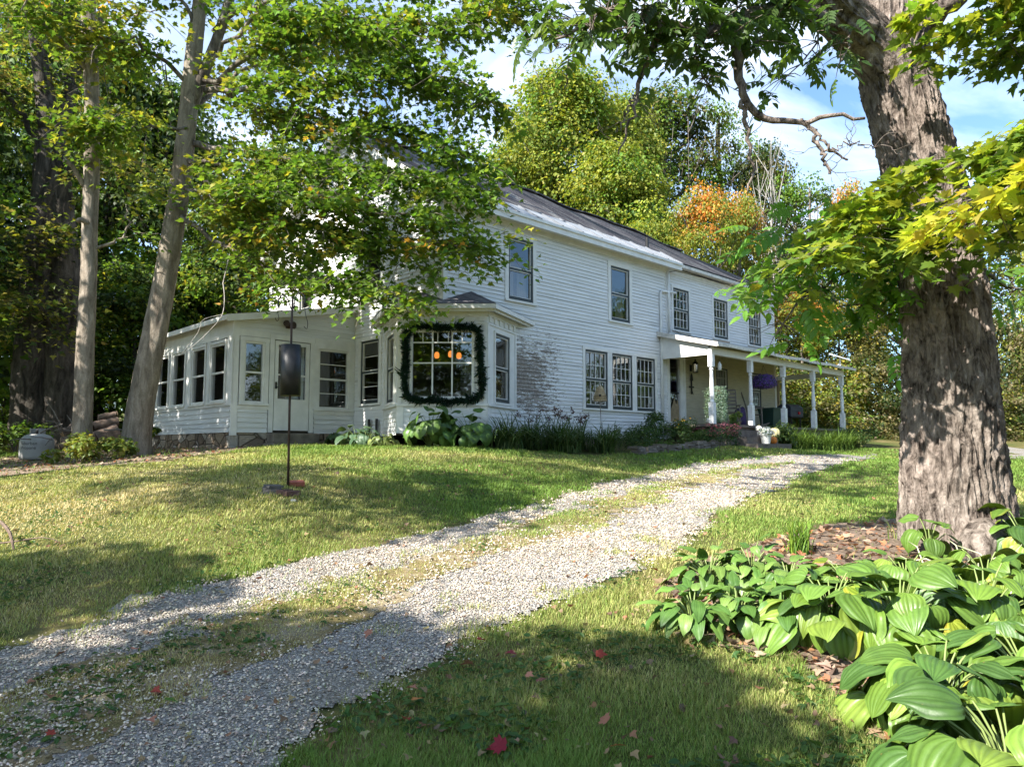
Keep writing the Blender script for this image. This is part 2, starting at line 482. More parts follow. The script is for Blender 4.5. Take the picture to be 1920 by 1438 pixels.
def _fit():
    P = CTRL[:, :2]; n = len(P)
    K = _tps(((P[:, None] - P[None]) ** 2).sum(-1)) + np.eye(n) * 2.0
    Q = np.hstack([np.ones((n, 1)), P])
    Mx = np.block([[K, Q], [Q.T, np.zeros((3, 3))]])
    return np.linalg.solve(Mx, np.concatenate([CTRL[:, 2], np.zeros(3)]))
_W = _fit()
def hgt(x, y):
    x = np.atleast_1d(np.asarray(x, float)); y = np.atleast_1d(np.asarray(y, float))
    sh = x.shape; x = x.ravel(); y = y.ravel()
    xc = np.clip(x, -62, 62); yc = np.clip(y, -26, 72)
    out = np.empty(len(x))
    for i in range(0, len(x), 50000):
        a, b = xc[i:i + 50000], yc[i:i + 50000]
        r2 = (a[:, None] - CTRL[None, :, 0]) ** 2 + (b[:, None] - CTRL[None, :, 1]) ** 2
        out[i:i + 50000] = _tps(r2) @ _W[:-3] + _W[-3] + _W[-2] * a + _W[-1] * b
    return out.reshape(sh)
def h1(x, y): return float(hgt([x], [y])[0])

_TS = np.concatenate([np.arange(1.2, 12, 0.02), np.arange(12, 60, 0.06)])
def ground(px, py):
    """world point where the sight line through a pixel meets the ground"""
    r = ray(px, py) / ray(px, py)[1]
    P = r[None, :] * _TS[:, None]
    d = P[:, 2] - hgt(P[:, 0], P[:, 1])
    i = np.argmax(d <= 0)
    if d[i] > 0: i = len(d) - 1
    return P[i]
def gxy(pts): return np.array([ground(*p)[:2] for p in pts])

def inpoly(x, y, poly):
    c = np.zeros(len(x), bool)
    n = len(poly)
    for i in range(n):
        x1, y1 = poly[i]; x2, y2 = poly[(i + 1) % n]
        cond = ((y1 > y) != (y2 > y))
        xi = (x2 - x1) * (y - y1) / ((y2 - y1) if abs(y2 - y1) > 1e-9 else 1e-9) + x1
        c ^= cond & (x < xi)
    return c

# cheap vectorised value noise
_NR = np.random.default_rng(5)
_NT = _NR.random((256, 256))
def vnoise(x, y, s=1.0, oct=3):
    t = 0; a = 1.0; tot = 0
    for o in range(oct):
        X = x * s + 17.3 * o + 1000; Y = y * s + 7.7 * o + 1000
        xi = np.floor(X).astype(int); yi = np.floor(Y).astype(int)
        fx = X - xi; fy = Y - yi
        fx = fx * fx * (3 - 2 * fx); fy = fy * fy * (3 - 2 * fy)
        g = lambda i, j: _NT[(xi + i) % 256, (yi + j) % 256]
        t = t + a * ((g(0, 0) * (1 - fx) + g(1, 0) * fx) * (1 - fy) + (g(0, 1) * (1 - fx) + g(1, 1) * fx) * fy)
        tot += a; a *= 0.5; s *= 2.03
    return t / tot

DRIVE_L = [(-900, 1560), (-300, 1315), (0, 1215), (120, 1180), (250, 1130), (380, 1100), (500, 1072), (640, 1040), (760, 1010), (880, 985), (1000, 950), (1150, 906), (1300, 871), (1400, 859), (1520, 853), (1640, 850)]
DRIVE_R = [(1640, 861), (1500, 895), (1400, 936), (1330, 985), (1250, 1040), (1100, 1100), (960, 1170), (800, 1245), (650, 1330), (500, 1438), (330, 1560), (0, 1900)]
STRIP_L = [(-300, 1420), (0, 1300), (140, 1245), (300, 1200), (450, 1150), (680, 1085), (835, 1030), (985, 985), (1150, 935), (1300, 893), (1400, 873), (1480, 866)]
STRIP_R = [(1480, 872), (1400, 884), (1300, 914), (1220, 946), (1110, 982), (960, 1034), (850, 1088), (735, 1134), (620, 1172), (430, 1258), (290, 1335), (60, 1430), (-300, 1560)]
DRIVE = gxy(DRIVE_L + DRIVE_R)
STRIP = gxy(STRIP_L + STRIP_R)
BED = gxy([(1255, 1150), (1235, 1100), (1300, 1060), (1420, 1020), (1540, 985), (1690, 975), (1960, 980), (2200, 1100), (2300, 1500), (1900, 1700), (1720, 1470), (1620, 1350), (1510, 1250), (1440, 1240), (1300, 1200)])
LITTER = gxy([(-200, 880), (0, 858), (140, 846), (290, 836), (440, 834), (500, 834), (430, 848), (300, 868), (150, 880), (0, 895), (-200, 915)])

def terrain():
    xs = np.unique(np.concatenate([np.arange(-170, -14, 3.0), np.arange(-14, 16, 0.2), np.arange(16, 171, 3.0)]))
    ys = np.unique(np.concatenate([np.arange(-40, 1, 2.0), np.arange(1, 30, 0.2), np.arange(30, 260, 4.0)]))
    X, Y = np.meshgrid(xs, ys)
    Z = hgt(X, Y) + 0.05 * (vnoise(X, Y, 0.6, 3) - 0.5) * (Y < 40)
    V = np.stack([X.ravel(), Y.ravel(), Z.ravel()], 1)
    nx, ny = len(xs), len(ys)
    i = (np.arange(ny - 1)[:, None] * nx + np.arange(nx - 1)[None, :]).ravel()
    F = np.stack([i, i + 1, i + nx + 1, i + nx], 1)
    o = np_obj('lawn', V, [F], M['soil'], smooth=True)
    tag(o, kind='structure')
def zt(x, y):
    x = np.asarray(x, float); y = np.asarray(y, float)
    return hgt(x, y) + 0.05 * (vnoise(x, y, 0.6, 3) - 0.5)
def zt1(x, y): return float(zt(np.array([x]), np.array([y]))[0])

def sheet(name, poly, lift, step, mat, kind='structure', rough=0.15):
    """thin sheet draped on the ground inside a polygon with a ragged edge"""
    x0, y0 = poly.min(0) - 0.4; x1, y1 = poly.max(0) + 0.4
    xs = np.arange(max(x0, -16), min(x1, 20), step); ys = np.arange(max(y0, 0.8), min(y1, 34), step)
    X, Y = np.meshgrid(xs, ys)
    nx, ny = len(xs), len(ys)
    cx = (X[:-1, :-1] + step / 2).ravel(); cy = (Y[:-1, :-1] + step / 2).ravel()
    jx = (vnoise(cx, cy, 3.1, 3) - 0.5) * 2 * rough; jy = (vnoise(cx + 50, cy, 2.7, 3) - 0.5) * 2 * rough
    keep = inpoly(cx + jx, cy + jy, poly)
    i = (np.arange(ny - 1)[:, None] * nx + np.arange(nx - 1)[None, :]).ravel()[keep]
    F = np.stack([i, i + 1, i + nx + 1, i + nx], 1)
    Z = zt(X, Y) + lift
    V = np.stack([X.ravel(), Y.ravel(), Z.ravel()], 1)
    used = np.unique(F); rm = np.zeros(len(V), int); rm[used] = np.arange(len(used))
    o = np_obj(name, V[used], [rm[F]], mat, smooth=True)
    tag(o, kind=kind)
    return o
terrain()
sheet('gravel_driveway', DRIVE, 0.012, 0.05, M['gravel'], rough=0.22)
sheet('grass_strip', STRIP, 0.016, 0.03, M['strip'], rough=0.4)
sheet('mulch_bed', BED, 0.012, 0.05, M['mulch'], rough=0.2)
sheet('leaf_litter_ground', LITTER, 0.012, 0.08, M['litter'], rough=0.25)
# far gravel road on the right
sheet('far_road', gxy([(1840, 838), (2200, 828), (2200, 862), (1860, 858)]), 0.02, 0.2, M['gravel'], rough=0.3)

# ------------------------------------------------------------------ farmhouse
HC = at(832, 480, 16.0); HC[2] = 0
HRZ = math.radians(44)
HOUSE = empty('farmhouse', tuple(HC), HRZ, 'long white two-storey clapboard farmhouse with peeling paint, bay window and open front porch', 'house')
_c, _s = math.cos(HRZ), math.sin(HRZ)
def hw(x, y, z=0.0):
    """house coordinates -> world"""
    return np.array([HC[0] + _c * x - _s * y, HC[1] + _s * x + _c * y, z])

def clap(name, wall, zr, xr, holes, mat, exp=0.093, proud=0.021, parent=None, jitter=0.0):
    """courses of clapboard in wall coordinates (x right, y inward, z up)"""
    mb = MB(); rng = random.Random(len(name) * 7 + int(zr[1] * 10))
    z = zr[0]
    while z < zr[1] - 0.01:
        zb = min(z + exp, zr[1]); zm = (z + zb) / 2
        xa, xb = xr(zm) if callable(xr) else xr
        if xb > xa:
            cuts = sorted((h[0], h[1]) for h in holes if h[2] < zm < h[3])
            segs, cur = [], xa
            for a, b in cuts:
                if a > cur: segs.append((cur, min(a, xb)))
                cur = max(cur, b)
            if cur < xb: segs.append((cur, xb))
            for a, b in segs:
                if b - a < 0.01: continue
                # boards have butt joints and are not perfectly level
                p = a
                while p < b - 0.001:
                    q = min(b, p + rng.uniform(2.2, 4.2))
                    if b - q < 0.5: q = b
                    d1, d2 = rng.uniform(-jitter, jitter), rng.uniform(-jitter, jitter)
                    pr = proud + rng.uniform(-0.002, 0.003)
                    mb.poly([(p, -pr, z + d1), (q, -pr, z + d2), (q, 0, zb), (p, 0, zb)])
                    mb.poly([(p, 0.0, z + d1), (q, 0.0, z + d2), (q, -pr, z + d2), (p, -pr, z + d1)])
                    p = q
        z = zb
    return mb.build(name, mat, parent or HOUSE, loc=(wall[0], wall[1], 0), rz=wall[2])

def lining(wall, xr, zr, holes, mat, parent=None, depth=0.12):  # dark sheet added inside the wall so its windows look unlit
    mb = MB()
    xs = sorted(set([xr[0], xr[1]] + [v for h in holes for v in h[:2] if xr[0] < v < xr[1]]))
    zs = sorted(set([zr[0], zr[1]] + [v for h in holes for v in h[2:] if zr[0] < v < zr[1]]))
    for a, b in zip(xs, xs[1:]):
        for c, d in zip(zs, zs[1:]):
            xm, zm = (a + b) / 2, (c + d) / 2
            if any(h[0] < xm < h[1] and h[2] < zm < h[3] for h in holes): continue
            mb.poly([(b, depth, c), (a, depth, c), (a, depth, d), (b, depth, d)])
    return mb.build('dark_lining', mat, parent or HOUSE, loc=(wall[0], wall[1], 0), rz=wall[2])

def ring(mb, x0, x1, z0, z1, w, y0, y1, wb=None, wt=None):
    wb = wb or w; wt = wt or w
    mb.box(x0, x0 + w, y0, y1, z0, z1); mb.box(x1 - w, x1, y0, y1, z0, z1)
    mb.box(x0 + w, x1 - w, y0, y1, z0, z0 + wb); mb.box(x0 + w, x1 - w, y0, y1, z1 - wt, z1)

def window(wall, x0, x1, z0, z1, style, casing=0.11, grid=(0, 0), curtain=0, parent=None, mat_c=None, lowgrid=None):
    loc = (wall[0], wall[1], 0)
    c = MB(); cw = casing
    e = 0.003
    c.box(x0 - cw, x0, -0.034, 0.1, z0 - 0.02, z1 + e); c.box(x1, x1 + cw, -0.034, 0.1, z0 - 0.02, z1 + e)
    c.box(x0 - cw - 0.01, x1 + cw + 0.01, -0.04, 0.1, z1 + e, z1 + cw)
    c.box(x0 - cw - 0.015, x1 + cw + 0.015, -0.07, 0.1, z0 - 0.07, z0 - 0.02)
    root = c.build('window', mat_c or M['trim'], parent or HOUSE, loc=loc, rz=wall[2])
    f = MB()
    zm = (z0 + z1) / 2 - 0.01
    if style == 'dark':
        ring(f, x0, x1, z0 - 0.018, z1, 0.05, -0.015, 0.06, 0.09)
        f.box(x0 + 0.05, x1 - 0.05, 0.0, 0.06, zm - 0.028, zm + 0.028)
        f.build('sash_frame', M['sash'], root)
        g = MB()
        ring(g, x0 + 0.05, x1 - 0.05, zm + 0.028, z1 - 0.05, 0.017, -0.005, 0.05)
        ring(g, x0 + 0.05, x1 - 0.05, z0 + 0.072, zm - 0.028, 0.017, 0.005, 0.055)
        lo_a, lo_b, hi_a, hi_b = z0 + 0.09, zm - 0.045, zm + 0.045, z1 - 0.067
        xa, xb = x0 + 0.067, x1 - 0.067
        def bars(nx, nz, za, zb, y):
            for i in range(1, nx):
                xx = xa + (xb - xa) * i / nx; g.box(xx - 0.0065, xx + 0.0065, y, y + 0.022, za, zb)
            for j in range(1, nz):
                zz = za + (zb - za) * j / nz; g.box(xa, xb, y + 0.003, y + 0.019, zz - 0.008, zz + 0.008)
        if grid[0]:
            bars(grid[0], grid[1], hi_a, hi_b, 0.012)
            if lowgrid is None or lowgrid: bars(grid[0], grid[1], lo_a, lo_b, 0.02)
        g.build('storm_sash', M['trim'], root)
    else:
        ring(f, x0, x1, z0 - 0.018, z1, 0.045, -0.01, 0.06)
        f.box(x0 + 0.045, x1 - 0.045, 0.0, 0.06, zm - 0.022, zm + 0.022)
        if grid[1]:
            for j in range(1, grid[1]):
                for za, zb in ((z0, zm), (zm, z1)):
                    zz = za + (zb - za) * j / grid[1]
                    f.box(x0 + 0.045, x1 - 0.045, 0.01, 0.05, zz - 0.01, zz + 0.01)
        f.build('sash_frame', M['trim'], root)
    p = MB()
    p.poly([(x0 + 0.03, 0.038, z0), (x1 - 0.03, 0.038, z0), (x1 - 0.03, 0.038, z1 - 0.02), (x0 + 0.03, 0.038, z1 - 0.02)])
    p.build('glass_pane', M['glass'], root)
    if curtain:
        cu = MB(); n = 26
        top = z1 if curtain > 1 else zm + 0.02
        for a, b in ((x0 + 0.02, x0 + (x1 - x0) * 0.42), (x1 - (x1 - x0) * 0.42, x1 - 0.02)):
            pts = [(a + (b - a) * i / n, 0.2 + 0.025 * math.sin(i * 1.7 + a * 9)) for i in range(n + 1)]
            for (ax, ay), (bx, by) in zip(pts, pts[1:]):
                cu.poly([(ax, ay, z0 - 0.05), (bx, by, z0 - 0.05), (bx, by, top), (ax, ay, top)])
        cu.build('curtain', M['curtain'], root)
    return root

def build_house():
    H = HOUSE
    FR = (0.0, 0.0, 0.0); WG = (0.0, 0.1, 0.0); GB = (0.0, 0.0, -PI / 2)
    SF = (0.0, 3.59, 0.0); SL = (-3.18, 3.59, -PI / 2)
    # ---- main front wall
    up = [(1.98, 2.82, 3.61, 5.14), (5.93, 6.78, 3.58, 5.11)]
    tri = [(4.80, 5.74, 1.10, 2.64), (5.94, 6.86, 1.10, 2.64), (7.06, 7.97, 1.10, 2.64)]
    notch = (-0.1, 2.2, -1, 3.12)
    g = 0.06
    holes = [(a - g, b + g, c - g, d + g) for a, b, c, d in up] + [(4.74, 8.03, 1.04, 2.70), notch]
    clap('front_wall', FR, (0.30, 5.36), (0.06, 8.66), holes, M['clap'], jitter=0.007)
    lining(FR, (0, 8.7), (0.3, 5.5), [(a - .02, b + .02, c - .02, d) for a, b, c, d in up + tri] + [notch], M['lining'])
    for i, w in enumerate(up): window(FR, *w, 'dark', 0.12, (0, 0), 1)
    for w in tri: window(FR, *w, 'dark', 0.095, (4, 2), 0)
    # ---- wing
    wup = [(9.15, 10.03, 3.70, 5.0), (11.53, 12.42, 3.70, 5.0), (13.87, 14.75, 3.70, 5.0)]
    wlo = [(11.56, 12.33, 1.45, 2.68), (13.9, 14.64, 1.45, 2.68)]
    door = (8.86, 9.46, 0.72, 2.76)
    clap('wing_wall', WG, (3.40, 5.5), (8.66, 15.8), [(a - g, b + g, c - g, d + g) for a, b, c, d in wup], M['clap'], jitter=0.004)
    clap('porch_wall', WG, (0.72, 3.40), (8.66, 15.8), [(a - g, b + g, c - g, d + g) for a, b, c, d in wlo] + [(8.76, 9.74, 0, 2.86)], M['cream_clap'], jitter=0.003)
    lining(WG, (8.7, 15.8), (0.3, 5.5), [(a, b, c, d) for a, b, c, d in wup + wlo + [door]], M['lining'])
    for w in wup: window(WG, *w, 'dark', 0.085, (4, 2), 1, lowgrid=True)
    for w in wlo: window(WG, *w, 'dark', 0.08, (4, 2), 0, mat_c=M['cream_clap'])
    d = MB(); ring(d, 8.76, 9.74, 0.72, 2.88, 0.1, -0.04, 0.12)
    d.box(9.46, 9.64, -0.02, 0.1, 0.72, 2.78)
    dr = d.build('front_door', M['trim'], H, loc=(0, 0.1, 0))
    d = MB(); d.poly([(8.86, 0.06, 0.72), (9.46, 0.06, 0.72), (9.46, 0.06, 2.76), (8.86, 0.06, 2.76)]); d.build('glass_pane', M['glass'], dr)
    d = MB(); d.box(8.86, 9.46, 0.03, 0.05, 1.70, 1.74); d.box(8.86, 8.90, 0.03, 0.05, 0.74, 2.76); d.build('screen_rail', M['door_dark'], dr)
    d = MB()
    prof = [(8.95, 0.74), (9.42, 0.74), (9.42, 1.30), (9.36, 1.52), (9.31, 1.36), (9.24, 1.40), (9.18, 1.56), (9.10, 1.38), (9.0, 1.22)]
    d.poly([(x, 0.02, z) for x, z in prof]); d.poly([(x, 0.035, z) for x, z in reversed(prof)]); d.build('screen_guard', M['bamboo'], dr)
    # ---- gable wall
    def gx(z):
        top = 5.62
        if z < top: return (-8.5, -0.06)
        y0 = max(0.0, (z - 5.80) / 0.637)
        return (-8.5 + y0, -y0) if y0 < 4.2 else (0, 0)
    gup = [(-3.20, -2.46, 3.70, 5.10), (-6.56, -5.86, 3.9, 5.15)]
    glo = [(-3.27, -2.47, 1.13, 2.69)]
    notch2 = (-2.2, 0.1, -1, 3.12); sun = (-8.6, -3.62, -1, 3.5)
    clap('gable_wall', GB, (0.30, 8.5), gx, [(a - g, b + g, c - g, d + g) for a, b, c, d in gup + glo] + [notch2, sun], M['clap'], jitter=0.004)
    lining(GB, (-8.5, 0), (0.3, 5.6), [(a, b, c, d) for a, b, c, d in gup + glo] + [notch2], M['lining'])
    for w in gup: window(GB, *w, 'dark', 0.11, (0, 0), 1)
    for w in glo: window(GB, *w, 'dark', 0.11, (1, 2), 0)
    # back, far end, inner floors (plain)
    b = MB()
    b.poly([(0, 8.5, 0), (15.8, 8.5, 0), (15.8, 8.5, 5.7), (0, 8.5, 5.7)])
    b.poly([(15.8, 0.1, 0), (15.8, 8.5, 0), (15.8, 8.5, 5.75), (15.8, 4.25, 8.2), (15.8, 0.1, 5.75)])
    b.build('rear_wall', M['clap'], H)
    b = MB()
    b.poly([(0.13, 0.13, 0.55), (15.7, 0.13, 0.55), (15.7, 8.4, 0.55), (0.13, 8.4, 0.55)])
    b.poly([(0.13, 0.13, 3.20), (15.7, 0.13, 3.20), (15.7, 8.4, 3.20), (0.13, 8.4, 3.20)])
    b.poly([(0.13, 4.2, 0.3), (15.7, 4.2, 0.3), (15.7, 4.2, 5.6), (0.13, 4.2, 5.6)])
    b.poly([(4.0, 0.14, 0.3), (4.0, 4.2, 0.3), (4.0, 4.2, 5.6), (4.0, 0.14, 5.6)])
    b.poly([(8.64, 0.14, 0.3), (8.64, 4.2, 0.3), (8.64, 4.2, 5.6), (8.64, 0.14, 5.6)])
    b.poly([(0.13, 0.13, 5.6), (15.7, 0.13, 5.6), (15.7, 8.4, 5.6), (0.13, 8.4, 5.6)])
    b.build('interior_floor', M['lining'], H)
    # ---- corner boards, frieze, fascia
    t = MB()
    t.box(-0.03, 0.10, -0.03, 0.0, 2.9, 5.36); t.box(-0.03, 0.0, 0.0, 0.10, 2.9, 5.5); t.build('corner_board', M['trim'], H); t = MB()
    t.box(8.60, 8.74, -0.03, 0.13, 0.3, 5.36)
    t.build('corner_board', M['trim'], H); t = MB()
    t.box(15.70, 15.82, 0.068, 0.11, 0.7, 5.5)
    t.build('corner_board', M['trim'], H)
    t = MB(); t.box(-0.035, 8.78, -0.035, 0.01, 5.36, 5.53); t.box(8.78, 15.83, 0.066, 0.11, 5.42, 5.6); t.build('frieze_board', M['trim'], H)
    t = MB()
    t.box(-0.36, 8.98, -0.38, -0.35, 5.42, 5.615); t.box(-0.34, 8.96, -0.35, -0.036, 5.50, 5.53)
    t.box(-0.36, 8.98, -0.42, -0.38, 5.555, 5.625)
    t.build('eave_fascia', M['trim'], H)
    t = MB(); t.box(8.99, 15.95, -0.19, -0.16, 5.60, 5.70); t.box(8.99, 15.95, -0.16, 0.06, 5.63, 5.65); t.build('wing_fascia', M['trim_worn'], H)
    # rakes
    t = MB()
    for x in (-0.34, 16.06):
        t = MB(); zz = 8.47 if x < 0 else 8.10; t.bar((x, -0.38 if x < 0 else 0.1, 5.52 if x < 0 else 5.76), (x, 4.25, zz), 0.03, 0.22); t.bar((x, 8.88, 5.52), (x, 4.25, zz), 0.03, 0.22); t.build('rake_board', M['trim'], H)
    t = MB()
    t.poly([(-0.34, -0.36, 5.50), (-0.03, -0.36, 5.50), (-0.03, 4.25, 8.44), (-0.34, 4.25, 8.44)])
    t.poly([(-0.34, 8.86, 5.50), (-0.03, 8.86, 5.50), (-0.03, 4.25, 8.44), (-0.34, 4.25, 8.44)])
    t.build('rake_soffit', M['trim'], H)
    # ---- roof: courses of shingles with a tired, slightly sagging ridge
    def rz_(x, y):
        f = (min(y, 8.5 - y) + 0.38) / 4.63
        sag = 0.30 * max(0, (x - 7.0) / 9.0) ** 1.0 + 0.05 * math.sin(x * 0.9) * (x > 3) + 0.03 * math.sin(x * 2.3)
        return 5.625 + f * 2.96 - sag * max(0, f)
    r = MB()
    def course(xa, xb, ya, yb, lift=0.012):
        n = max(1, int((xb - xa) / 0.75))
        for i in range(n):
            p, q = xa + (xb - xa) * i / n, xa + (xb - xa) * (i + 1) / n
            r.poly([(p, ya, rz_(p, ya) + lift), (q, ya, rz_(q, ya) + lift), (q, yb, rz_(q, yb)), (p, yb, rz_(p, yb))])
            r.poly([(p, ya, rz_(p, ya) - 0.01), (q, ya, rz_(q, ya) - 0.01), (q, ya, rz_(q, ya) + lift), (p, ya, rz_(p, ya) + lift)])
    ys = np.linspace(0.34, 4.25, 31)
    for a, bb in zip(ys, ys[1:]): course(-0.38, 16.1, a, bb)
    ys = np.linspace(-0.20, 0.34, 5)
    for a, bb in zip(ys, ys[1:]): course(8.98, 16.1, a, bb)
    for i in range(16):
        p, q = -0.38 + 16.48 * i / 16, -0.38 + 16.48 * (i + 1) / 16
        r.poly([(q, 8.9, rz_(q, 8.9)), (p, 8.9, rz_(p, 8.9)), (p, 4.25, rz_(p, 4.25)), (q, 4.25, rz_(q, 4.25))])
    rf = r.build('roof', M['shingle'], H)
    t = MB(); n = 24
    for i in range(n):
        p, q = -0.4 + 16.5 * i / n, -0.4 + 16.5 * (i + 1) / n
        t.bar((p, 4.25, rz_(p, 4.25) + 0.03), (q, 4.25, rz_(q, 4.25) + 0.03), 0.26, 0.035)
    t.build('ridge_cap', M['shingle'], rf)
    t = MB(); xs = np.linspace(-0.38, 8.98, 13)
    for a, bb in zip(xs, xs[1:]):
        l0 = 0.016
        t.poly([(a, -0.41, rz_(a, -0.41) + l0), (bb, -0.41, rz_(bb, -0.41) + l0), (bb, 0.40, rz_(bb, 0.40) + l0 + 0.02), (a, 0.40, rz_(a, 0.40) + l0 + 0.02)])
    fl_ = t.build('metal_eave_flashing', M['tin'], rf)
    t = MB()
    for bb in xs[1:]: t.bar((bb, -0.41, rz_(bb, -0.41) + 0.026), (bb, 0.40, rz_(bb, 0.40) + 0.05), 0.055, 0.03)
    t.build('standing_seams', M['seam'], rf)
    t = MB(); t.tube([(8.35, 0.45, rz_(8.35, 0.45)), (8.35, 0.45, rz_(8.35, 0.45) + 0.36)], 0.055, 10); t.build('vent_pipe', M['black'], rf)
    # ---- downspouts and conduit
    t = MB()
    t.tube([(8.28, -0.06, 0.35), (8.28, -0.06, 4.68), (8.34, -0.06, 4.74), (9.08, -0.06, 4.80)], 0.042, 8)
    t.build('downspout', M['trim'], H, smooth=True); t = MB()
    t.tube([(8.66, -0.09, 3.5), (8.66, -0.09, 5.40)], 0.035, 8)
    t.build('downspout', M['trim'], H, smooth=True)
    t = MB()
    t.tube([(8.7, -0.05, 5.38), (9.0, -0.12, 5.46), (10.6, -0.1, 5.52), (12.0, -0.1, 5.50)], 0.012, 5); t.build('service_cable', M['black'], H); t = MB()
    t.tube([(9.1, 0.06, 3.66), (9.3, -0.02, 3.56), (9.7, -0.05, 3.52), (10.5, -0.3, 3.45), (10.6, -1.0, 3.3)], 0.012, 5)
    t.build('service_cable', M['black'], H)
    # ---- sunroom
    sw = [(-2.91, -2.42, 1.06, 2.46), (-1.03, -0.18, 1.0, 2.45)]
    sdoor = (-2.17, -1.28, 0.43, 2.54)
    def roofz(x): return 3.58 + x * 0.188
    clap('sunroom_front_wall', SF, (0.37, 3.56), lambda z: (-3.16 if z < 2.93 else min(-0.02, (z - 3.55) / 0.188), -0.02),
         [(-3.2, -2.28, 0.95, 2.62), (-2.32, -1.13, 0, 2.68), (-1.2, 0, 0.9, 2.55)], M['clap'], exp=0.115, jitter=0.003)
    lining(SF, (-3.18, 0), (0.2, 3.0), sw + [sdoor], M['lining'], depth=0.1)
    for w in sw[:1]: window(SF, *w, 'white', 0.1)
    window(SF, *sw[1], 'white', 0.13, (0, 2))
    t = MB()
    t.box(-3.19, -3.04, -0.03, 0.02, 0.30, 2.95); t.box(-3.04, -2.30, -0.025, 0.02, 2.57, 2.72); t.box(-3.04, -2.30, -0.026, 0.02, 0.90, 0.985)
    t.box(-1.14, -0.02, -0.025, 0.02, 2.59, 2.70); t.box(-1.14, -0.02, -0.026, 0.02, 0.84, 0.925)
    t.box(-2.30, -2.19, -0.034, 0.02, 0.38, 2.68); t.box(-1.26, -1.15, -0.034, 0.02, 0.38, 2.68); t.box(-2.19, -1.26, -0.033, 0.02, 2.56, 2.68)
    t.box(-0.05, -0.005, -0.024, 0.02, 0.93, 2.59)
    t.build('sunroom_trim', M['trim'], H, loc=(0, 3.59, 0))
    d = MB(); ring(d, -2.17, -1.28, 0.43, 2.54, 0.09, -0.02, 0.03, 0.74)
    d.box(-2.08, -1.37, -0.01, 0.03, 1.72, 1.76)
    sd = d.build('storm_door', M['trim'], H, loc=(0, 3.59, 0))
    d = MB(); d.poly([(-2.1, 0.01, 1.1), (-1.35, 0.01, 1.1), (-1.35, 0.01, 2.5), (-2.1, 0.01, 2.5)]); d.build('glass_pane', M['glass'], sd)
    d = MB(); d.box(-2.15, -2.12, -0.06, -0.02, 1.40, 1.56); d.box(-2.16, -2.11, -0.075, -0.06, 1.42, 1.45); d.build('door_handle', M['black'], sd)
    d = MB(); d.box(-1.46, -1.40, 0.03, 0.06, 0.9, 2.5); d.box(-1.75, -1.46, 0.2, 0.22, 0.6, 2.3); d.build('inner_door', M['trim'], sd)
    lw = [(-4.80, -3.97, 1.10, 2.45), (-3.66, -2.81, 1.10, 2.45), (-2.34, -1.52, 1.10, 2.44), (-1.19, -0.35, 1.10, 2.43)]
    clap('sunroom_side_wall', SL, (0.37, 0.97), (-5.1, -0.02), [], M['clap'], exp=0.115, jitter=0.003)
    t = MB()
    t.poly([(-5.1, 0, 2.55), (0, 0, 2.55), (0, 0, 2.97), (-5.1, 0, 2.97)])
    t.box(-5.1, 0.0, -0.03, 0.03, 0.97, 1.03); t.box(-5.1, 0, -0.02, 0.03, 2.53, 2.60)
    for a, b2 in ((-5.12, -4.9), (-3.87, -3.76), (-2.71, -2.44), (-1.42, -1.29), (-0.25, 0.03)): t.box(a, b2, -0.012, 0.03, 1.03, 2.53)
    t.build('sunroom_side_trim', M['trim'], H, loc=(SL[0], SL[1], 0), rz=SL[2])
    lining(SL, (-5.1, 0), (0.2, 2.97), lw, M['lining'], depth=0.1)
    for w in lw: window(SL, *w, 'white', 0.07)
    b = MB()
    b.poly([(-3.1, 8.69, 0.3), (-0.02, 8.69, 0.3), (-0.02, 8.69, 3.4), (-3.1, 8.69, 3.0)])
    b.poly([(-3.1, 3.7, 0.45), (-0.02, 3.7, 0.45), (-0.02, 8.7, 0.45), (-3.1, 8.7, 0.45)])
    b.poly([(-0.03, 3.7, 0.45), (-0.03, 8.7, 0.45), (-0.03, 8.7, 3.3), (-0.03, 3.7, 3.3)])
    b.build('sunroom_interior', M['lining'], H)
    b = MB()
    y0, y1 = 3.38, 8.95
    xa, xb, za, zb = -3.42, 0.0, roofz(-3.42), roofz(0.0)
    b.poly([(xa, y0, za + .05), (xb, y0, zb + .05), (xb, y1, zb + .05), (xa, y1, za + .05)])
    b.build('sunroom_roof', M['shingle'], H)
    b = MB()
    b.bar((xa, y0 + 0.0, za - 0.035), (xb, y0 + 0.0, zb - 0.035), 0.03, 0.15)
    b.bar((xa, y0, za - 0.02), (xa, y1, za - 0.02), 0.03, 0.11)
    b.poly([(xa, y0 + .02, za - .03), (xb, y0 + .02, zb - .03), (xb, y1, zb - .03), (xa, y1, za - .03)])
    b.build('sunroom_fascia', M['trim'], H)
    # fine leaf litter along the shed roof edge stays with the shingle texture
    fd = MB()
    fd.box(-3.17, 0.0, 3.60, 3.8, -0.3, 0.369); fd.box(-3.17, -2.97, 3.8, 8.69, -0.5, 0.369)
    fd.box(2.3, 15.75, 0.02, 0.2, -0.6, 0.299)
    fd.build('foundation', M['foundation'], H)
    st = MB(); st.box(-2.42, -1.05, 3.02, 3.585, -0.25, 0.13); st.box(-2.32, -1.15, 3.22, 3.583, 0.13, 0.36); st.build('sunroom_step', M['stone'], H, bevel=0.02)
    # floodlight over the sunroom door
    t = MB(); t.box(-1.92, -1.78, 3.53, 3.588, 2.86, 3.0)
    t.tube([(-1.85, 3.53, 2.93), (-1.80, 3.40, 2.92)], [0.05, 0.09], 10); t.tube([(-1.88, 3.53, 2.96), (-1.98, 3.42, 2.95)], [0.045, 0.08], 10)
    t.build('porch_floodlight', M['rust'], H)
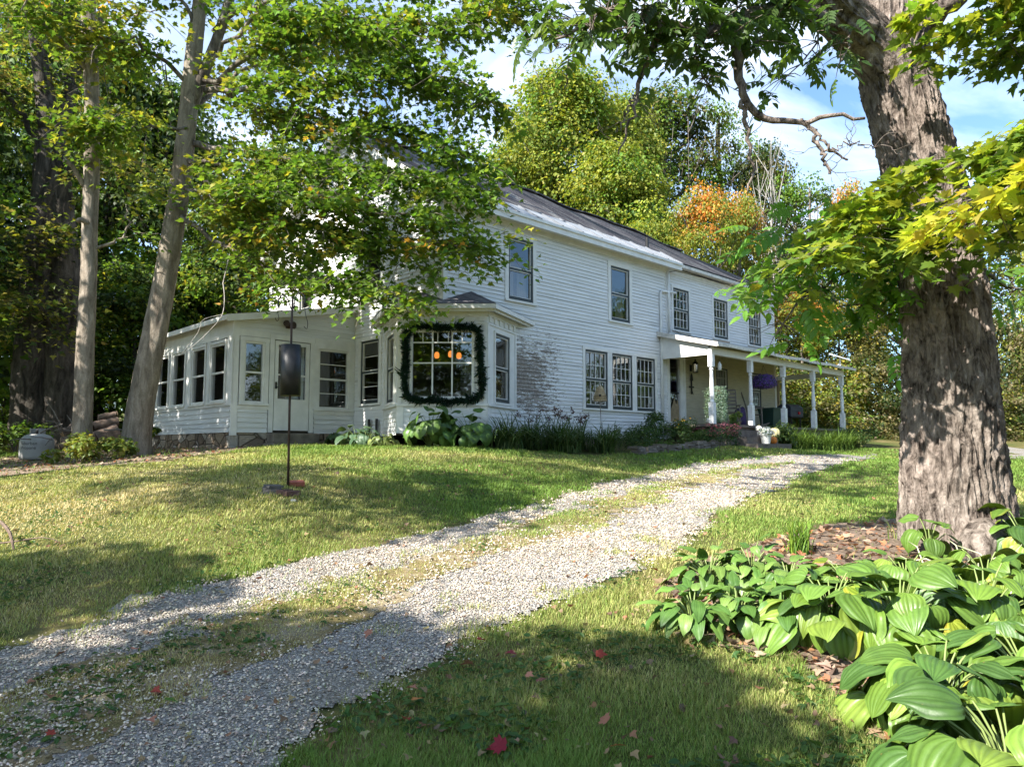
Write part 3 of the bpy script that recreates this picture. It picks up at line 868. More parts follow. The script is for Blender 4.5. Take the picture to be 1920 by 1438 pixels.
    for s in (2.75, 2.42):
        t = MB(); t.tube([(-0.09, s, 0.30), (-0.09, s, 0.72)], 0.035, 8)
        t.build('vent_stub', M['black'], H)
    # ---- bay window across the corner
    BF = (-0.02, -0.02, -PI / 4); FRP = np.array((0.67, -0.71)); FLP = np.array((-0.71, 0.67))
    RA = math.atan2(0.71, 1.58); LA = math.atan2(-1.58, -0.71)
    BR = (0.67, -0.71, RA); BL = (0.0, 2.25, LA); WD = 0.98; SL_ = 1.732
    bay = H
    def bwall(wall, x0, x1, hole, nd):
        t = MB()
        hx0, hx1, hz0, hz1 = hole
        for a, b2, c2, d2 in ((x0, hx0, 0.95, 3.08), (hx1, x1, 0.95, 3.08), (hx0, hx1, 0.95, hz0), (hx0, hx1, hz1, 3.08)):
            t.poly([(a, 0, c2), (b2, 0, c2), (b2, 0, d2), (a, 0, d2)])
        t.box(x0 - 0.02, x1 + 0.02, -0.06, -0.001, 0.93, 0.985)
        t.box(x0, x0 + 0.13, -0.022, -0.001, 0.34, 0.93); t.box(x1 - 0.13, x1, -0.022, -0.001, 0.34, 0.93)
        t.box(x0 + 0.01, x0 + 0.09, -0.02, -0.001, 0.985, 2.74); t.box(x1 - 0.09, x1 - 0.01, -0.02, -0.001, 0.985, 2.74)
        t.box(x0, x1, -0.026, -0.001, 2.74, 2.78)
        for i in range(nd):
            xx = x0 + (x1 - x0) * (i + 0.5) / nd
            w_ = 0.055 if nd > 6 else 0.06
            t.box(xx - w_, xx + w_, -0.03, -0.001, 2.80, 2.92)
        t.box(x0 - 0.01, x1 + 0.01, -0.04, -0.001, 2.92, 3.02)
        lining(wall, (x0 + .04, x1 - .04), (0.3, 3.06), [hole], M['lining'], bay, 0.06)
        t.build('bay_wall', M['trim'], bay, loc=(wall[0], wall[1], 0), rz=wall[2])
        clap('bay_siding', wall, (0.30, 0.93), (x0 + 0.12, x1 - 0.12), [], M['clap'] if wall is BF else M['trim'], exp=0.1, parent=bay)
    pic = (-0.72, 0.70, 1.08, 2.62)
    bwall(BF, -WD, WD, pic, 9)
    bwall(BR, 0, SL_, (0.42, 1.26, 1.06, 2.60), 6)
    bwall(BL, 0, SL_, (0.47, 1.30, 1.06, 2.60), 6)
    window(BR, 0.42, 1.26, 1.06, 2.60, 'dark', 0.05, (0, 0), 0, parent=bay)
    window(BL, 0.47, 1.30, 1.06, 2.60, 'dark', 0.05, (0, 0), 0, parent=bay)
    f = MB(); x0, x1, z0, z1 = pic
    ring(f, x0, x1, z0, z1, 0.06, -0.03, 0.06)
    gx0, gx1, gz0, gz1 = x0 + 0.06, x1 - 0.06, z0 + 0.06, z1 - 0.06
    for fr in (1 / 3., 2 / 3.):
        xx = gx0 + (gx1 - gx0) * fr; f.box(xx - 0.016, xx + 0.016, 0.0, 0.05, gz0, gz1)
    for fr in (0.52, 0.84):
        zz = gz0 + (gz1 - gz0) * fr; f.box(gx0, gx1, 0.003, 0.047, zz - 0.015, zz + 0.015)
    for fr in (1 / 6., 0.42, 0.6, 5 / 6.):
        xx = gx0 + (gx1 - gx0) * fr; f.box(xx - 0.008, xx + 0.008, 0.01, 0.04, gz0 + (gz1 - gz0) * 0.84, gz1)
    pw = f.build('picture_window', M['trim'], bay, loc=(BF[0], BF[1], 0), rz=BF[2])
    p = MB(); p.poly([(gx0, 0.025, gz0), (gx1, 0.025, gz0), (gx1, 0.025, gz1), (gx0, 0.025, gz1)]); p.build('glass_pane', M['glass'], pw)
    # bay floor / ceiling
    p = MB()
    for z in (0.56, 3.06): p.poly([(0, 2.25, z), (-0.71, 0.67, z), (0.67, -0.71, z), (2.25, 0, z), (2.25, 2.25, z)])
    p.build('bay_ceiling', M['lining'], bay)
    # roof: offset eave polygon
    def offl(P, ang, o):
        n = np.array((math.sin(ang), -math.cos(ang))); d2 = np.array((math.cos(ang), math.sin(ang)))
        return P + n * o, d2
    def isect(l1, l2):
        (p, d1), (q, d2) = l1, l2
        A_ = np.array([[d1[0], -d2[0]], [d1[1], -d2[1]]]); s_ = np.linalg.solve(A_, q - p)
        return p + d1 * s_[0]
    def eave(o):
        lf = offl(np.array(BF[:2]), BF[2], o); lr = offl(FRP, RA, o); ll = offl(np.array((0, 2.25)), LA, o)
        r1 = isect(lf, lr); l1 = isect(lf, ll)
        r0 = isect(lr, (np.array((0., -0.02)), np.array((1., 0)))); l0 = isect(ll, (np.array((-0.02, 0.)), np.array((0., 1))))
        return l0, l1, r1, r0
    l0, l1, r1, r0 = eave(0.30)
    t = MB(); ze = 3.15
    hr, hl, cn = (0.80, -0.02, 3.60), (-0.02, 0.80, 3.60), (-0.02, -0.02, 3.29)
    t.poly([(l1[0], l1[1], ze), (r1[0], r1[1], ze), hr, cn, hl])
    t.poly([(r1[0], r1[1], ze), (r0[0], r0[1], ze), hr]); t.poly([(l0[0], l0[1], ze), (l1[0], l1[1], ze), hl])
    t.build('bay_roof', M['shingle'], bay)
    t = MB()
    for o, z, hh in ((0.27, 3.09, 0.10), (0.20, 3.02, 0.06)):
        e = eave(o)
        for a, b2 in zip(e, e[1:]): t.bar((a[0], a[1], z), (b2[0], b2[1], z), 0.04, hh)
    e = eave(0.28); t.poly([(p_[0], p_[1], 3.06) for p_ in e] + [(0.0, 0.0, 3.06)])
    t.build('bay_cornice', M['trim'], bay)
    # ---- porch
    PX = [8.30, 10.52, 12.67, 14.88, 17.30]
    fl = MB(); fl.box(8.32, 17.6, -1.82, 0.09, 0.63, 0.70); fl.box(8.4, 17.5, -1.74, -1.70, 0.1, 0.63); fl.build('porch_floor', M['floorwood'], H)
    for x in PX:
        q = MB(); y = -1.70
        q.box(x - 0.075, x + 0.075, y - 0.075, y + 0.075, 0.70, 1.30)
        q.lathe([(0.05, 1.30), (0.068, 1.33), (0.045, 1.38), (0.066, 1.46), (0.058, 1.8), (0.048, 2.1), (0.045, 2.2), (0.066, 2.24), (0.045, 2.28), (0.05, 2.31)], 14, (x, y, 0))
        q.box(x - 0.07, x + 0.07, y - 0.07, y + 0.07, 2.31, 2.66)
        q.build('porch_post', M['post'], H)
    q = MB(); q.box(8.24, 17.42, -1.76, -1.64, 2.66, 2.86)
    q.box(17.30, 17.42, -1.64, 0.9, 2.66, 2.84)
    q.build('porch_beam', M['trim'], H)
    q = MB(); q.box(17.26, 17.38, 0.7, 0.82, 0.5, 2.66); q.build('rear_post', M['bamboo'], H)
    q = MB(); q.poly([(8.27, -1.64, 2.66), (8.27, 0.06, 2.66), (8.27, 0.06, 3.40), (8.27, -1.64, 2.92)]); q.poly([(8.29, 0.06, 2.66), (8.29, -1.64, 2.66), (8.29, -1.64, 2.92), (8.29, 0.06, 3.40)])
    q.build('porch_gable_board', M['trim'], H)
    q = MB(); n = 9; xs = np.linspace(8.12, 17.85, 14)
    rng = random.Random(3)
    wob = {round(float(x), 3): rng.uniform(-0.025, 0.02) for x in xs}
    def pz(x, y): return 3.47 + y * 0.262 + wob[round(float(x), 3)] * (-y / 2)
    yb = [0.1, -0.4, -0.9, -1.3, -1.7, -2.02]
    for a, b2 in zip(xs, xs[1:]):
        for c2, d2 in zip(yb, yb[1:]):
            q.poly([(a, d2, pz(a, d2) + 0.012), (b2, d2, pz(b2, d2) + 0.012), (b2, c2, pz(b2, c2)), (a, c2, pz(a, c2))])
        q.poly([(b2, -2.02, pz(b2, -2.02) - 0.05), (a, -2.02, pz(a, -2.02) - 0.05), (a, 0.1, pz(a, 0.1) - 0.05), (b2, 0.1, pz(b2, 0.1) - 0.05)])
    q.poly([(15.85, 0.1, 3.49), (17.85, 0.1, 3.49), (17.85, 1.4, 3.75), (15.85, 1.4, 3.75)])
    q.build('porch_roof', M['shingle'], H)
    q = MB()
    for a, b2 in zip(xs, xs[1:]):
        q.bar((a, -2.03, pz(a, -2.02) - 0.03), (b2, -2.03, pz(b2, -2.02) - 0.03), 0.025, 0.085)
    q.bar((8.11, 0.08, 3.44), (8.11, -2.03, 2.90), 0.025, 0.13)
    q.build('porch_fascia', M['trim_worn'], H)
    q = MB(); q.box(8.85, 10.45, -2.15, -1.83, 0.10, 0.52); q.box(8.75, 10.55, -2.5, -2.15, -0.1, 0.33); q.box(8.65, 10.65, -2.86, -2.5, -0.3, 0.14)
    q.build('porch_steps', M['floorwood'], H)
build_house()
# ------------------------------------------------------------------ leaf templates (y = tip direction, z = upper side)
def fan(outline, centre, curl=0.0, fold=0.0):
    pts = [centre] + outline
    V = np.array([(x, y, fold * abs(x) - curl * y * y) for x, y in pts], float)
    n = len(outline)
    F = np.array([(0, 1 + i, 1 + (i + 1) % n) for i in range(n)], int)
    return V, F
_mo = [(0.0, 0.0), (0.10, -0.06), (0.34, 0.02), (0.26, 0.16), (0.52, 0.36), (0.34, 0.42), (0.40, 0.62), (0.20, 0.54), (0.13, 0.72), (0.0, 1.0)]
MAPLE = fan(_mo + [(-x, y) for x, y in reversed(_mo[1:-1])], (0, 0.34), 0.22, 0.25)
_mm = [(0.0, 0.0), (0.30, 0.05), (0.50, 0.42), (0.24, 0.46), (0.0, 1.0)]
MAPLE_MID = fan(_mm + [(-x, y) for x, y in reversed(_mm[1:-1])], (0, 0.35), 0.2, 0.25)
OVAL = fan([(0, 0), (0.2, 0.22), (0.25, 0.5), (0.13, 0.82), (0, 1.0), (-0.13, 0.82), (-0.25, 0.5), (-0.2, 0.22)], (0, 0.45), 0.25, 0.3)
FAR = (np.array([(0, 0, 0), (0.42, 0.45, 0.12), (0, 1, -0.12), (-0.42, 0.45, 0.12)], float), np.array([(0, 1, 2), (0, 2, 3)]))
def _pinnate():
    parts = []; n = 4
    for i in range(n + 1):
        yy = 0.25 + 0.72 * i / n * 0.92
        zz = -0.45 * yy * yy
        sides = (1, -1) if i < n else (0,)
        for s in sides:
            V, F = OVAL
            a = -s * math.radians(58)
            ca, sa = math.cos(a), math.sin(a)
            L = 0.34 if s else 0.36
            X = V * np.array([1.05 * L, L, L])
            W = np.stack([X[:, 0] * ca - X[:, 1] * sa, X[:, 0] * sa + X[:, 1] * ca + yy, X[:, 2] + zz - 0.5 * np.abs(X[:, 1]) * 0.6], 1)
            parts.append((W, F, np.zeros((len(W), 3))))
    r = np.array([(-0.008, 0, 0), (0.008, 0, 0), (0.006, 0.5, -0.11), (-0.006, 0.5, -0.11), (0.004, 0.97, -0.42), (-0.004, 0.97, -0.42)])
    parts.append((r, np.array([(0, 1, 2), (0, 2, 3), (3, 2, 4), (3, 4, 5)]), np.zeros((6, 3))))
    V, F, _ = merge(parts)
    return V, F[0]
PINNATE = _pinnate()

def palette(rng, n, cols, w=None, var=0.2):
    cols = np.array(cols)
    i = rng.choice(len(cols), n, p=w)
    return cols[i] * (1 + (rng.random((n, 1)) - 0.5) * 2 * var) * (1 + (rng.random((n, 3)) - 0.5) * 0.2)

GREEN = [(0.11, 0.205, 0.03), (0.14, 0.235, 0.034), (0.085, 0.165, 0.028), (0.17, 0.255, 0.036)]
YGREEN = [(0.24, 0.27, 0.04), (0.30, 0.30, 0.045), (0.18, 0.23, 0.04), (0.13, 0.19, 0.035)]
YELLOW = [(0.34, 0.28, 0.04), (0.26, 0.25, 0.04), (0.38, 0.25, 0.04)]
ORANGE = [(0.62, 0.27, 0.05), (0.58, 0.34, 0.07), (0.50, 0.20, 0.05)]
DARK = [(0.045, 0.075, 0.02), (0.06, 0.095, 0.022), (0.035, 0.06, 0.02)]
OLIVE = [(0.11, 0.12, 0.035), (0.15, 0.14, 0.05), (0.09, 0.10, 0.03), (0.18, 0.16, 0.06)]
TAN = [(0.25, 0.21, 0.12), (0.20, 0.18, 0.09), (0.30, 0.25, 0.15), (0.15, 0.15, 0.06)]

def spline(pts, n):
    P = np.array(pts, float)
    d = np.concatenate([[0], np.cumsum(np.linalg.norm(np.diff(P, axis=0), axis=1))])
    t = np.linspace(0, d[-1], n)
    out = np.empty((n, P.shape[1]))
    m = len(P)
    for j, tt in enumerate(t):
        i = min(max(np.searchsorted(d, tt) - 1, 0), m - 2)
        u = (tt - d[i]) / (d[i + 1] - d[i] + 1e-9)
        p0, p1, p2, p3 = P[max(i - 1, 0)], P[i], P[i + 1], P[min(i + 2, m - 1)]
        out[j] = 0.5 * ((2 * p1) + (-p0 + p2) * u + (2 * p0 - 5 * p1 + 4 * p2 - p3) * u ** 2 + (-p0 + 3 * p1 - 3 * p2 + p3) * u ** 3)
    return out

def W(pts): return [at(*p) for p in pts]

class Tree:
    """wood (tubes) and leaves gathered, then linked as trunk and crown under one Empty"""
    def __init__(self, seed):
        self.rng = np.random.default_rng(seed)
        self.wood = MB(); self.pos, self.nrm, self.dir, self.size, self.col = [], [], [], [], []
    def limb(self, pts, r0, r1, n=14, seg=8, wob=0.0):
        P = spline(pts, n)
        if wob:
            P[1:-1] += self.rng.normal(0, wob, (n - 2, 3))
        self.wood.tube(P, list(np.linspace(r0, r1, n)), seg)
        return P
    def leaf(self, p, nrm, d, s, c):
        self.pos.append(p); self.nrm.append(nrm); self.dir.append(d); self.size.append(s); self.col.append(c)
    def spray(self, base, d, L, n, size, pal, flat=0.35, droop=0.25, width=0.4, twig=0.008, tilt=0.5, w=None, sub=True):
        """one leafy branchlet: a thin drooping twig with leaves fanned to both sides"""
        r = self.rng
        d = d / (np.linalg.norm(d) + 1e-9)
        t = np.linspace(0, 1, 5)
        path = base[None, :] + d[None, :] * (L * t)[:, None] + np.array([0, 0, -1.0])[None, :] * (droop * L * t ** 2)[:, None]
        path[1:] += r.normal(0, 0.03 * L, (4, 3))
        self.wood.tube(path, list(np.linspace(twig, twig * 0.35, 5)), 4, cap=False)
        side = np.cross(d, [0, 0, 1.0]); side /= (np.linalg.norm(side) + 1e-9)
        u = r.random(n) ** 0.8
        sgn = r.choice([-1, 1], n)
        lat = np.abs(r.normal(0, 1, n)) * width * L * (0.35 + 0.65 * np.sin(np.clip(u, 0, 1) * PI * 0.85 + 0.3))
        p = np.stack([np.interp(u, t, path[:, k]) for k in range(3)], 1) + side[None, :] * (sgn * lat)[:, None]
        p[:, 2] += r.normal(0, flat * 0.25 * L, n) - 0.3 * lat
        if sub:
            for k in range(0, n, 7):
                b = np.array([np.interp(u[k] * 0.8, t, path[:, j]) for j in range(3)])
                self.wood.tube([b, (b + p[k]) / 2 + [0, 0, 0.01], p[k]], [twig * 0.4, twig * 0.3, twig * 0.2], 3, cap=False)
        nr = np.stack([r.normal(0, tilt, n), r.normal(0, tilt, n), np.ones(n)], 1)
        dd = d[None, :] * 0.7 + side[None, :] * (sgn * r.random(n))[:, None] + np.stack([r.normal(0, .3, n), r.normal(0, .3, n), -0.35 - 0.3 * r.random(n)], 1)
        self.pos.append(p); self.nrm.append(nr); self.dir.append(dd)
        self.size.append(size * (0.65 + 0.6 * r.random(n)))
        self.col.append(palette(r, n, pal, w) * (0.85 + 0.3 * r.random()))
    def dress(self, P, t0, count, L, n, size, palf, up=0.1, spread=1.0, **kw):
        """leafy branchlets along the outer part of a limb"""
        r = self.rng
        m = len(P)
        for i in range(count):
            t = t0 + (1 - t0) * (i + r.random()) / count
            x = t * (m - 1); k = min(int(x), m - 2); f = x - k
            b = P[k] * (1 - f) + P[k + 1] * f
            tg = P[min(k + 1, m - 1)] - P[max(k - 1, 0)]; tg /= (np.linalg.norm(tg) + 1e-9)
            a = r.normal(0, 1, 3) * spread; a[2] = a[2] * 0.35 + up
            d = tg * 0.8 + a
            pal = palf(b) if callable(palf) else palf
            self.spray(b, d, L * (0.6 + 0.7 * r.random()), int(n * (0.6 + 0.8 * r.random())), size, pal, **kw)
    def build(self, name, label, cat, loc, leaf_t=MAPLE_MID, leaf_m=None, bark=None, group=None, trunk_extra=None, crown_name='crown', keep=None, wood='trunk'):
        root = empty(name, tuple(loc), 0, label, cat, group)
        off = np.array(loc, float)
        if self.wood.v:
            w = self.wood; w.v = [tuple(np.array(v) - off) for v in w.v]
            w.build(wood, bark or M['bark'], root, smooth=True)
        if self.pos:
            pos = np.concatenate([np.atleast_2d(a) for a in self.pos]) - off
            nr = np.concatenate([np.atleast_2d(a) for a in self.nrm]); dr = np.concatenate([np.atleast_2d(a) for a in self.dir])
            sz = np.concatenate([np.atleast_1d(a) for a in self.size]); cl = np.concatenate([np.atleast_2d(a) for a in self.col])
            if keep is not None:
                k = keep(pos + off); pos, nr, dr, sz, cl = pos[k], nr[k], dr[k], sz[k], cl[k]
            V, F, C = scatter(leaf_t, pos, frames(nr, dr), sz, cl)
            np_obj(crown_name, V, [F], leaf_m or M['leaf'], root, col=C)
        return root

def barky(name, mat, pts, radii, parent, loc, seg=90, rings=220, amp=0.03, flare=0.0, roots=None, seed=0, fx=5.0, fz=1.1):
    """stout trunk whose furrowed bark is real relief"""
    P = spline(pts, rings); R = spline([(r,) for r in radii], rings)[:, 0] if False else np.interp(np.linspace(0, 1, rings), np.linspace(0, 1, len(radii)), radii)
    P = P - np.array(loc)
    V = np.empty((rings, seg, 3)); ref = Vector((1, 0, 0))
    for i in range(rings):
        d = Vector(P[min(i + 1, rings - 1)] - P[max(i - 1, 0)]).normalized()
        ref = (ref - d * ref.dot(d)).normalized(); b = d.cross(ref)
        hh = P[i][2] - P[0][2]
        for j in range(seg):
            a = 2 * PI * j / seg
            ca, sa = math.cos(a), math.sin(a)
            q = Vector((ca * fx * R[i] * 2.2, sa * fx * R[i] * 2.2, i / rings * 0 + P[i][2] * fz + seed))
            wv = mnoise.noise(Vector((ca * 2, sa * 2, P[i][2] * 2.3 + seed))) * 0.6
            q.x += wv; q.y += wv
            n1 = mnoise.noise(q * 1.0); n2 = mnoise.noise(q * 2.3 + Vector((5, 9, 1)))
            ridge = -(max(0.0, 1 - abs(n1) * 3.4) ** 1.3) * 0.95 - (max(0.0, 1 - abs(n2) * 3.0)) * 0.4 + 0.25 * mnoise.noise(q * 5.0 + Vector((1, 2, P[i][2] * 6)))
            big = mnoise.noise(Vector((ca * 1.1, sa * 1.1, P[i][2] * 0.55 + seed * 2)))
            rr = R[i] * (1 + 0.09 * big) - amp * ridge
            if flare:
                fl = max(0.0, 1 - hh / 0.9) ** 2
                lob = max(0, math.cos(a * 3 + 0.7 + seed)) + 0.6 * max(0, math.cos(a * 5 + 2.1))
                rr += R[0] * flare * fl * lob
            V[i, j] = np.array(P[i]) + (np.array(ref) * ca + np.array(b) * sa) * rr
    idx = np.arange(rings * seg).reshape(rings, seg)
    a = idx[:-1]; b2 = idx[1:]
    F = np.stack([a, np.roll(a, -1, 1), np.roll(b2, -1, 1), b2], 2).reshape(-1, 4)
    return np_obj(name, V.reshape(-1, 3), [F], mat, parent, smooth=True)

# ------------------------------------------------------------------ leaning maple in front of the house
def maple_pal(b):
    r = random.Random(int(abs(b[0] * 131 + b[2] * 717)))
    x = r.random()
    if x < 0.03: return YELLOW + YGREEN
    if x < 0.05: return ORANGE[1:2] + YGREEN
    return YGREEN if x < (0.50 if b[0] < -4.7 else 0.16) else GREEN  # more yellow-green to the left: sunlit side painted into the leaf colour

def build_left_trees():
    # leaning maple
    T = Tree(11)
    tp = W([(252, 838, 15.0), (262, 770, 15.0), (285, 650, 15.0), (305, 550, 15.0), (325, 430, 14.9), (340, 330, 14.8), (352, 220, 14.7), (362, 110, 14.6), (374, 10, 14.5), (388, -130, 14.4), (395, -330, 14.3), (400, -520, 14.2)])
    base = tp[0].copy(); base[2] = zt1(base[0], base[1]) - 0.15; tp[0] = base
    st2 = T.limb(W([(358, 205, 14.68), (385, 130, 14.6), (412, 60, 14.5), (440, -40, 14.3), (470, -220, 14.0), (480, -380, 13.8)]), 0.125, 0.05)
    lim = [
        ([(350, 270, 14.8), (450, 285, 14.2), (600, 305, 13.8), (760, 325, 13.5), (880, 365, 13.3)], .075, 34, 0.20),
        ([(343, 305, 14.8), (450, 385, 14.1), (620, 430, 13.7), (790, 455, 13.5), (905, 462, 13.4)], .07, 32, 0.22),
        ([(380, 150, 14.6), (500, 90, 14.0), (700, 60, 13.6), (880, 30, 13.2), (985, 2, 13.0)], .07, 32, 0.15),
        ([(385, 170, 14.6), (550, 165, 13.8), (720, 140, 13.4), (850, 150, 13.2), (925, 195, 13.1)], .065, 32, 0.18),
        ([(338, 400, 14.9), (430, 470, 14.3), (560, 515, 13.9), (680, 535, 13.6), (770, 555, 13.4)], .055, 22, 0.3),
        ([(362, 120, 14.6), (480, 200, 14.5), (650, 225, 14.0), (780, 255, 13.6), (880, 300, 13.4)], .06, 30, 0.2),
        ([(400, 60, 14.5), (600, -40, 13.8), (800, -50, 13.3), (960, -60, 13.0)], .06, 22, 0.15),
        ([(352, 250, 14.7), (290, 235, 14.2), (230, 245, 13.8), (150, 230, 13.4)], .04, 9, 0.3),
        ([(357, 150, 14.6), (270, 95, 14.0), (150, 50, 13.4), (60, 10, 13.0)], .055, 13, 0.2),
        ([(360, 200, 14.7), (450, 140, 15.8), (580, 90, 17.0), (700, 80, 18.0)], .06, 22, 0.2),
        ([(372, 60, 14.5), (300, -60, 14.0), (200, -100, 13.5)], .05, 10, 0.2),
        ([(450, -80, 14.2), (600, -200, 13.5), (800, -260, 13.0)], .05, 16, 0.2),
        ([(335, 360, 14.9), (400, 360, 13.9), (500, 350, 13.2), (620, 380, 12.9)], .045, 17, 0.2),
        ([(346, 330, 14.8), (430, 420, 15.2), (520, 450, 15.6), (600, 480, 15.8)], .045, 16, 0.2),
        ([(395, 110, 14.55), (500, 30, 13.6), (620, 20, 13.0), (760, 90, 12.7)], .05, 18, 0.2),
        ([(392, -150, 14.4), (260, -190, 15.2), (130, -200, 16.2)], .06, 18, 0.15), ([(395, -250, 14.35), (420, -230, 16.0), (470, -190, 17.8)], .06, 18, 0.15), ([(398, -380, 14.3), (260, -360, 14.8), (150, -330, 15.5)], .05, 18, 0.15), ([(396, -300, 14.3), (330, -280, 16.0), (300, -220, 17.5)], .05, 18, 0.15),
        ([(348, 300, 14.75), (470, 330, 13.8), (600, 370, 13.4), (720, 400, 13.2), (830, 410, 13.1)], .05, 18, 0.3),
    ]
    for pts, r0, cnt, t0 in lim:
        P = T.limb(W(pts), r0, 0.012, 16, 6, 0.05)
        T.dress(P, t0, int(cnt*2.0), 0.95, 46, 0.128, maple_pal, up=0.02, width=0.36, droop=0.32, twig=0.009, tilt=0.55)
    root = T.build('maple_tree', 'leaning maple whose leafy boughs spread across the gable end', 'tree', base, MAPLE, M['leaf'], M['bark'], wood='branches')
    barky('trunk', M['bark_smooth'], tp, [.30, .255, .232, .212, .195, .18, .155, .125, .115, .10, .08, .05], root, base, 56, 260, 0.010, 0.25, seed=3)
    # slender maple
    T = Tree(12)
    tp = W([(152, 834, 14.2), (156, 750, 14.2), (160, 650, 14.2), (166, 540, 14.2), (168, 430, 14.2), (172, 300, 14.2), (172, 180, 14.2), (168, 70, 14.2), (164, -60, 14.2), (160, -260, 14.2), (158, -420, 14.2)])
    base = tp[0].copy(); base[2] = zt1(base[0], base[1]) - 0.15; tp[0] = base
    T.limb(W([(160, 352, 14.15), (146, 330, 14.0), (136, 312, 13.9), (120, 300, 13.85)]), .055, .045, 8)
    T.limb(W([(166, 420, 14.1), (152, 412, 14.0), (146, 416, 13.95)]), .05, .05, 6)
    for pts, r0, cnt in [([(168, 145, 14.2), (135, 95, 13.9), (90, 50, 13.6), (60, -20, 13.3), (20, -100, 13.0)], .06, 12),
                         ([(172, 470, 14.2), (210, 455, 14.3), (235, 430, 14.4), (242, 375, 14.5)], .035, 3),
                         ([(170, -20, 14.2), (240, -90, 14.0), (330, -150, 13.8)], .05, 10), ([(162, -100, 14.2), (90, -180, 13.8), (0, -220, 13.5)], .05, 10),
                         ([(168, 60, 14.2), (230, 30, 13.6), (290, 20, 13.2)], .035, 7), ([(164, -60, 14.2), (130, -100, 13.0), (90, -60, 12.0), (40, 20, 11.6)], .04, 7)]:
        P = T.limb(W(pts), r0, 0.012, 12, 6, 0.03)
        T.dress(P, 0.35, cnt, 0.8, 34, 0.118, maple_pal, up=0.0, droop=0.3)
    root = T.build('maple_tree', 'slender straight maple with a sawn branch stub beside the log pile', 'tree', base, MAPLE, M['leaf'], M['bark_smooth'], wood='branches')
    barky('trunk', M['bark_smooth'], tp, [.195, .165, .15, .14, .135, .13, .13, .125, .105, .085, .06], root, base, 48, 240, 0.009, 0.15, seed=8)
    # old double trunk behind
    T = Tree(13)
    for pts, r0 in [([(95, 250, 20.0), (75, 150, 19.8), (70, 50, 19.6), (60, -100, 19.4)], .30), ([(98, 260, 20.1), (120, 200, 20.3), (150, 120, 20.6), (190, 20, 21)], .24),
                    ([(85, 470, 20), (65, 520, 19.4), (62, 470, 19.0), (80, 430, 18.8)], .08), ([(110, 560, 19.6), (90, 600, 19.0), (60, 560, 18.6), (20, 570, 18.3)], .06),
                    ([(75, 270, 20), (40, 220, 19.8), (10, 170, 19.5), (-40, 120, 19)], .10), ([(115, 330, 20), (160, 300, 20), (215, 310, 20)], .08)]:
        P = T.limb(W(pts), r0, r0 * 0.3, 12, 8, 0.06)
        T.dress(P, 0.35, 16, 1.5, 60, 0.15, DARK + OLIVE + YGREEN, droop=0.25)
    base = ground(80, 858); base[2] -= 0.2; base = at(80, 852, 20.0)
    root = T.build('old_tree', 'dark old double trunk standing behind the gas tank', 'tree', base, MAPLE_MID, M['leaf'], M['bark_dark'], wood='branches')
    b1 = W([(58, 870, 20), (58, 760, 20), (66, 620, 20), (80, 480, 20), (92, 340, 20), (95, 250, 20)])
    b2 = W([(108, 868, 20.2), (112, 760, 20.2), (118, 640, 20.2), (122, 560, 20.2), (112, 400, 20.1), (98, 255, 20)])
    barky('trunk', M['bark_dark'], b1, [.50, .46, .43, .40, .38, .33], root, base, 48, 90, 0.05, 0.2, seed=14, fx=4)
    barky('trunk', M['bark_dark'], b2, [.50, .44, .40, .36, .33, .26], root, base, 48, 90, 0.05, 0.2, seed=19, fx=4)
build_left_trees()

# ------------------------------------------------------------------ woods: puffy crowns shared between trees of a kind
def crown_mesh(name, seed, rx, rz, puffs, per, leaf, pals, rp=(0.8, 1.5), tmpl=FAR, shell=0.55, power=1.0, taper=0.0, weights=None, top=None):
    """a crown of leaf puffs in an uneven egg, origin at its foot; top: palette for upper puffs"""
    r = np.random.default_rng(seed)
    P, N_, D, S_, C = [], [], [], [], []
    for i in range(puffs):
        u = r.random() ** power
        z = rz * u
        prof = max(0.02, math.sin(PI * min(1, 0.16 + 0.80 * u) ** 0.85)) ** 0.55 * (1 - taper * u)
        a = r.random() * 2 * PI; q = math.sqrt(r.random())
        c = np.array([math.cos(a) * rx * prof * q, math.sin(a) * rx * prof * q, z])
        pr = rp[0] + (rp[1] - rp[0]) * r.random()
        n = int(per * (0.6 + 0.8 * r.random()) * (pr / rp[1]) ** 1.5)
        d = r.normal(0, 1, (n, 3)); d /= np.linalg.norm(d, axis=1, keepdims=True)
        rad = pr * (shell + (1 - shell) * r.random((n, 1)) ** 0.5) * (1 + 0.25 * r.normal(0, 1, (n, 1)))
        p = c + d * rad * np.array([1, 1, 0.62])
        pal = pals[r.integers(len(pals))] if weights is None else pals[r.choice(len(pals), p=weights)]
        if top is not None and u > 0.72 and r.random() < .55: pal = top + YELLOW[1:2]
        P.append(p); N_.append(d * 0.6 + np.array([0, 0, 0.75]) + r.normal(0, 0.45, (n, 3)))
        D.append(d + np.array([0, 0, -0.7]) + r.normal(0, 0.4, (n, 3)))
        S_.append(leaf * (0.6 + 0.7 * r.random(n))); C.append(palette(r, n, pal) * (0.8 + 0.4 * r.random()))
    V, F, C = scatter(tmpl, np.concatenate(P), frames(np.concatenate(N_), np.concatenate(D)), np.concatenate(S_), np.concatenate(C))
    return np_mesh(name, V, [F], M['leaf'], col=C)

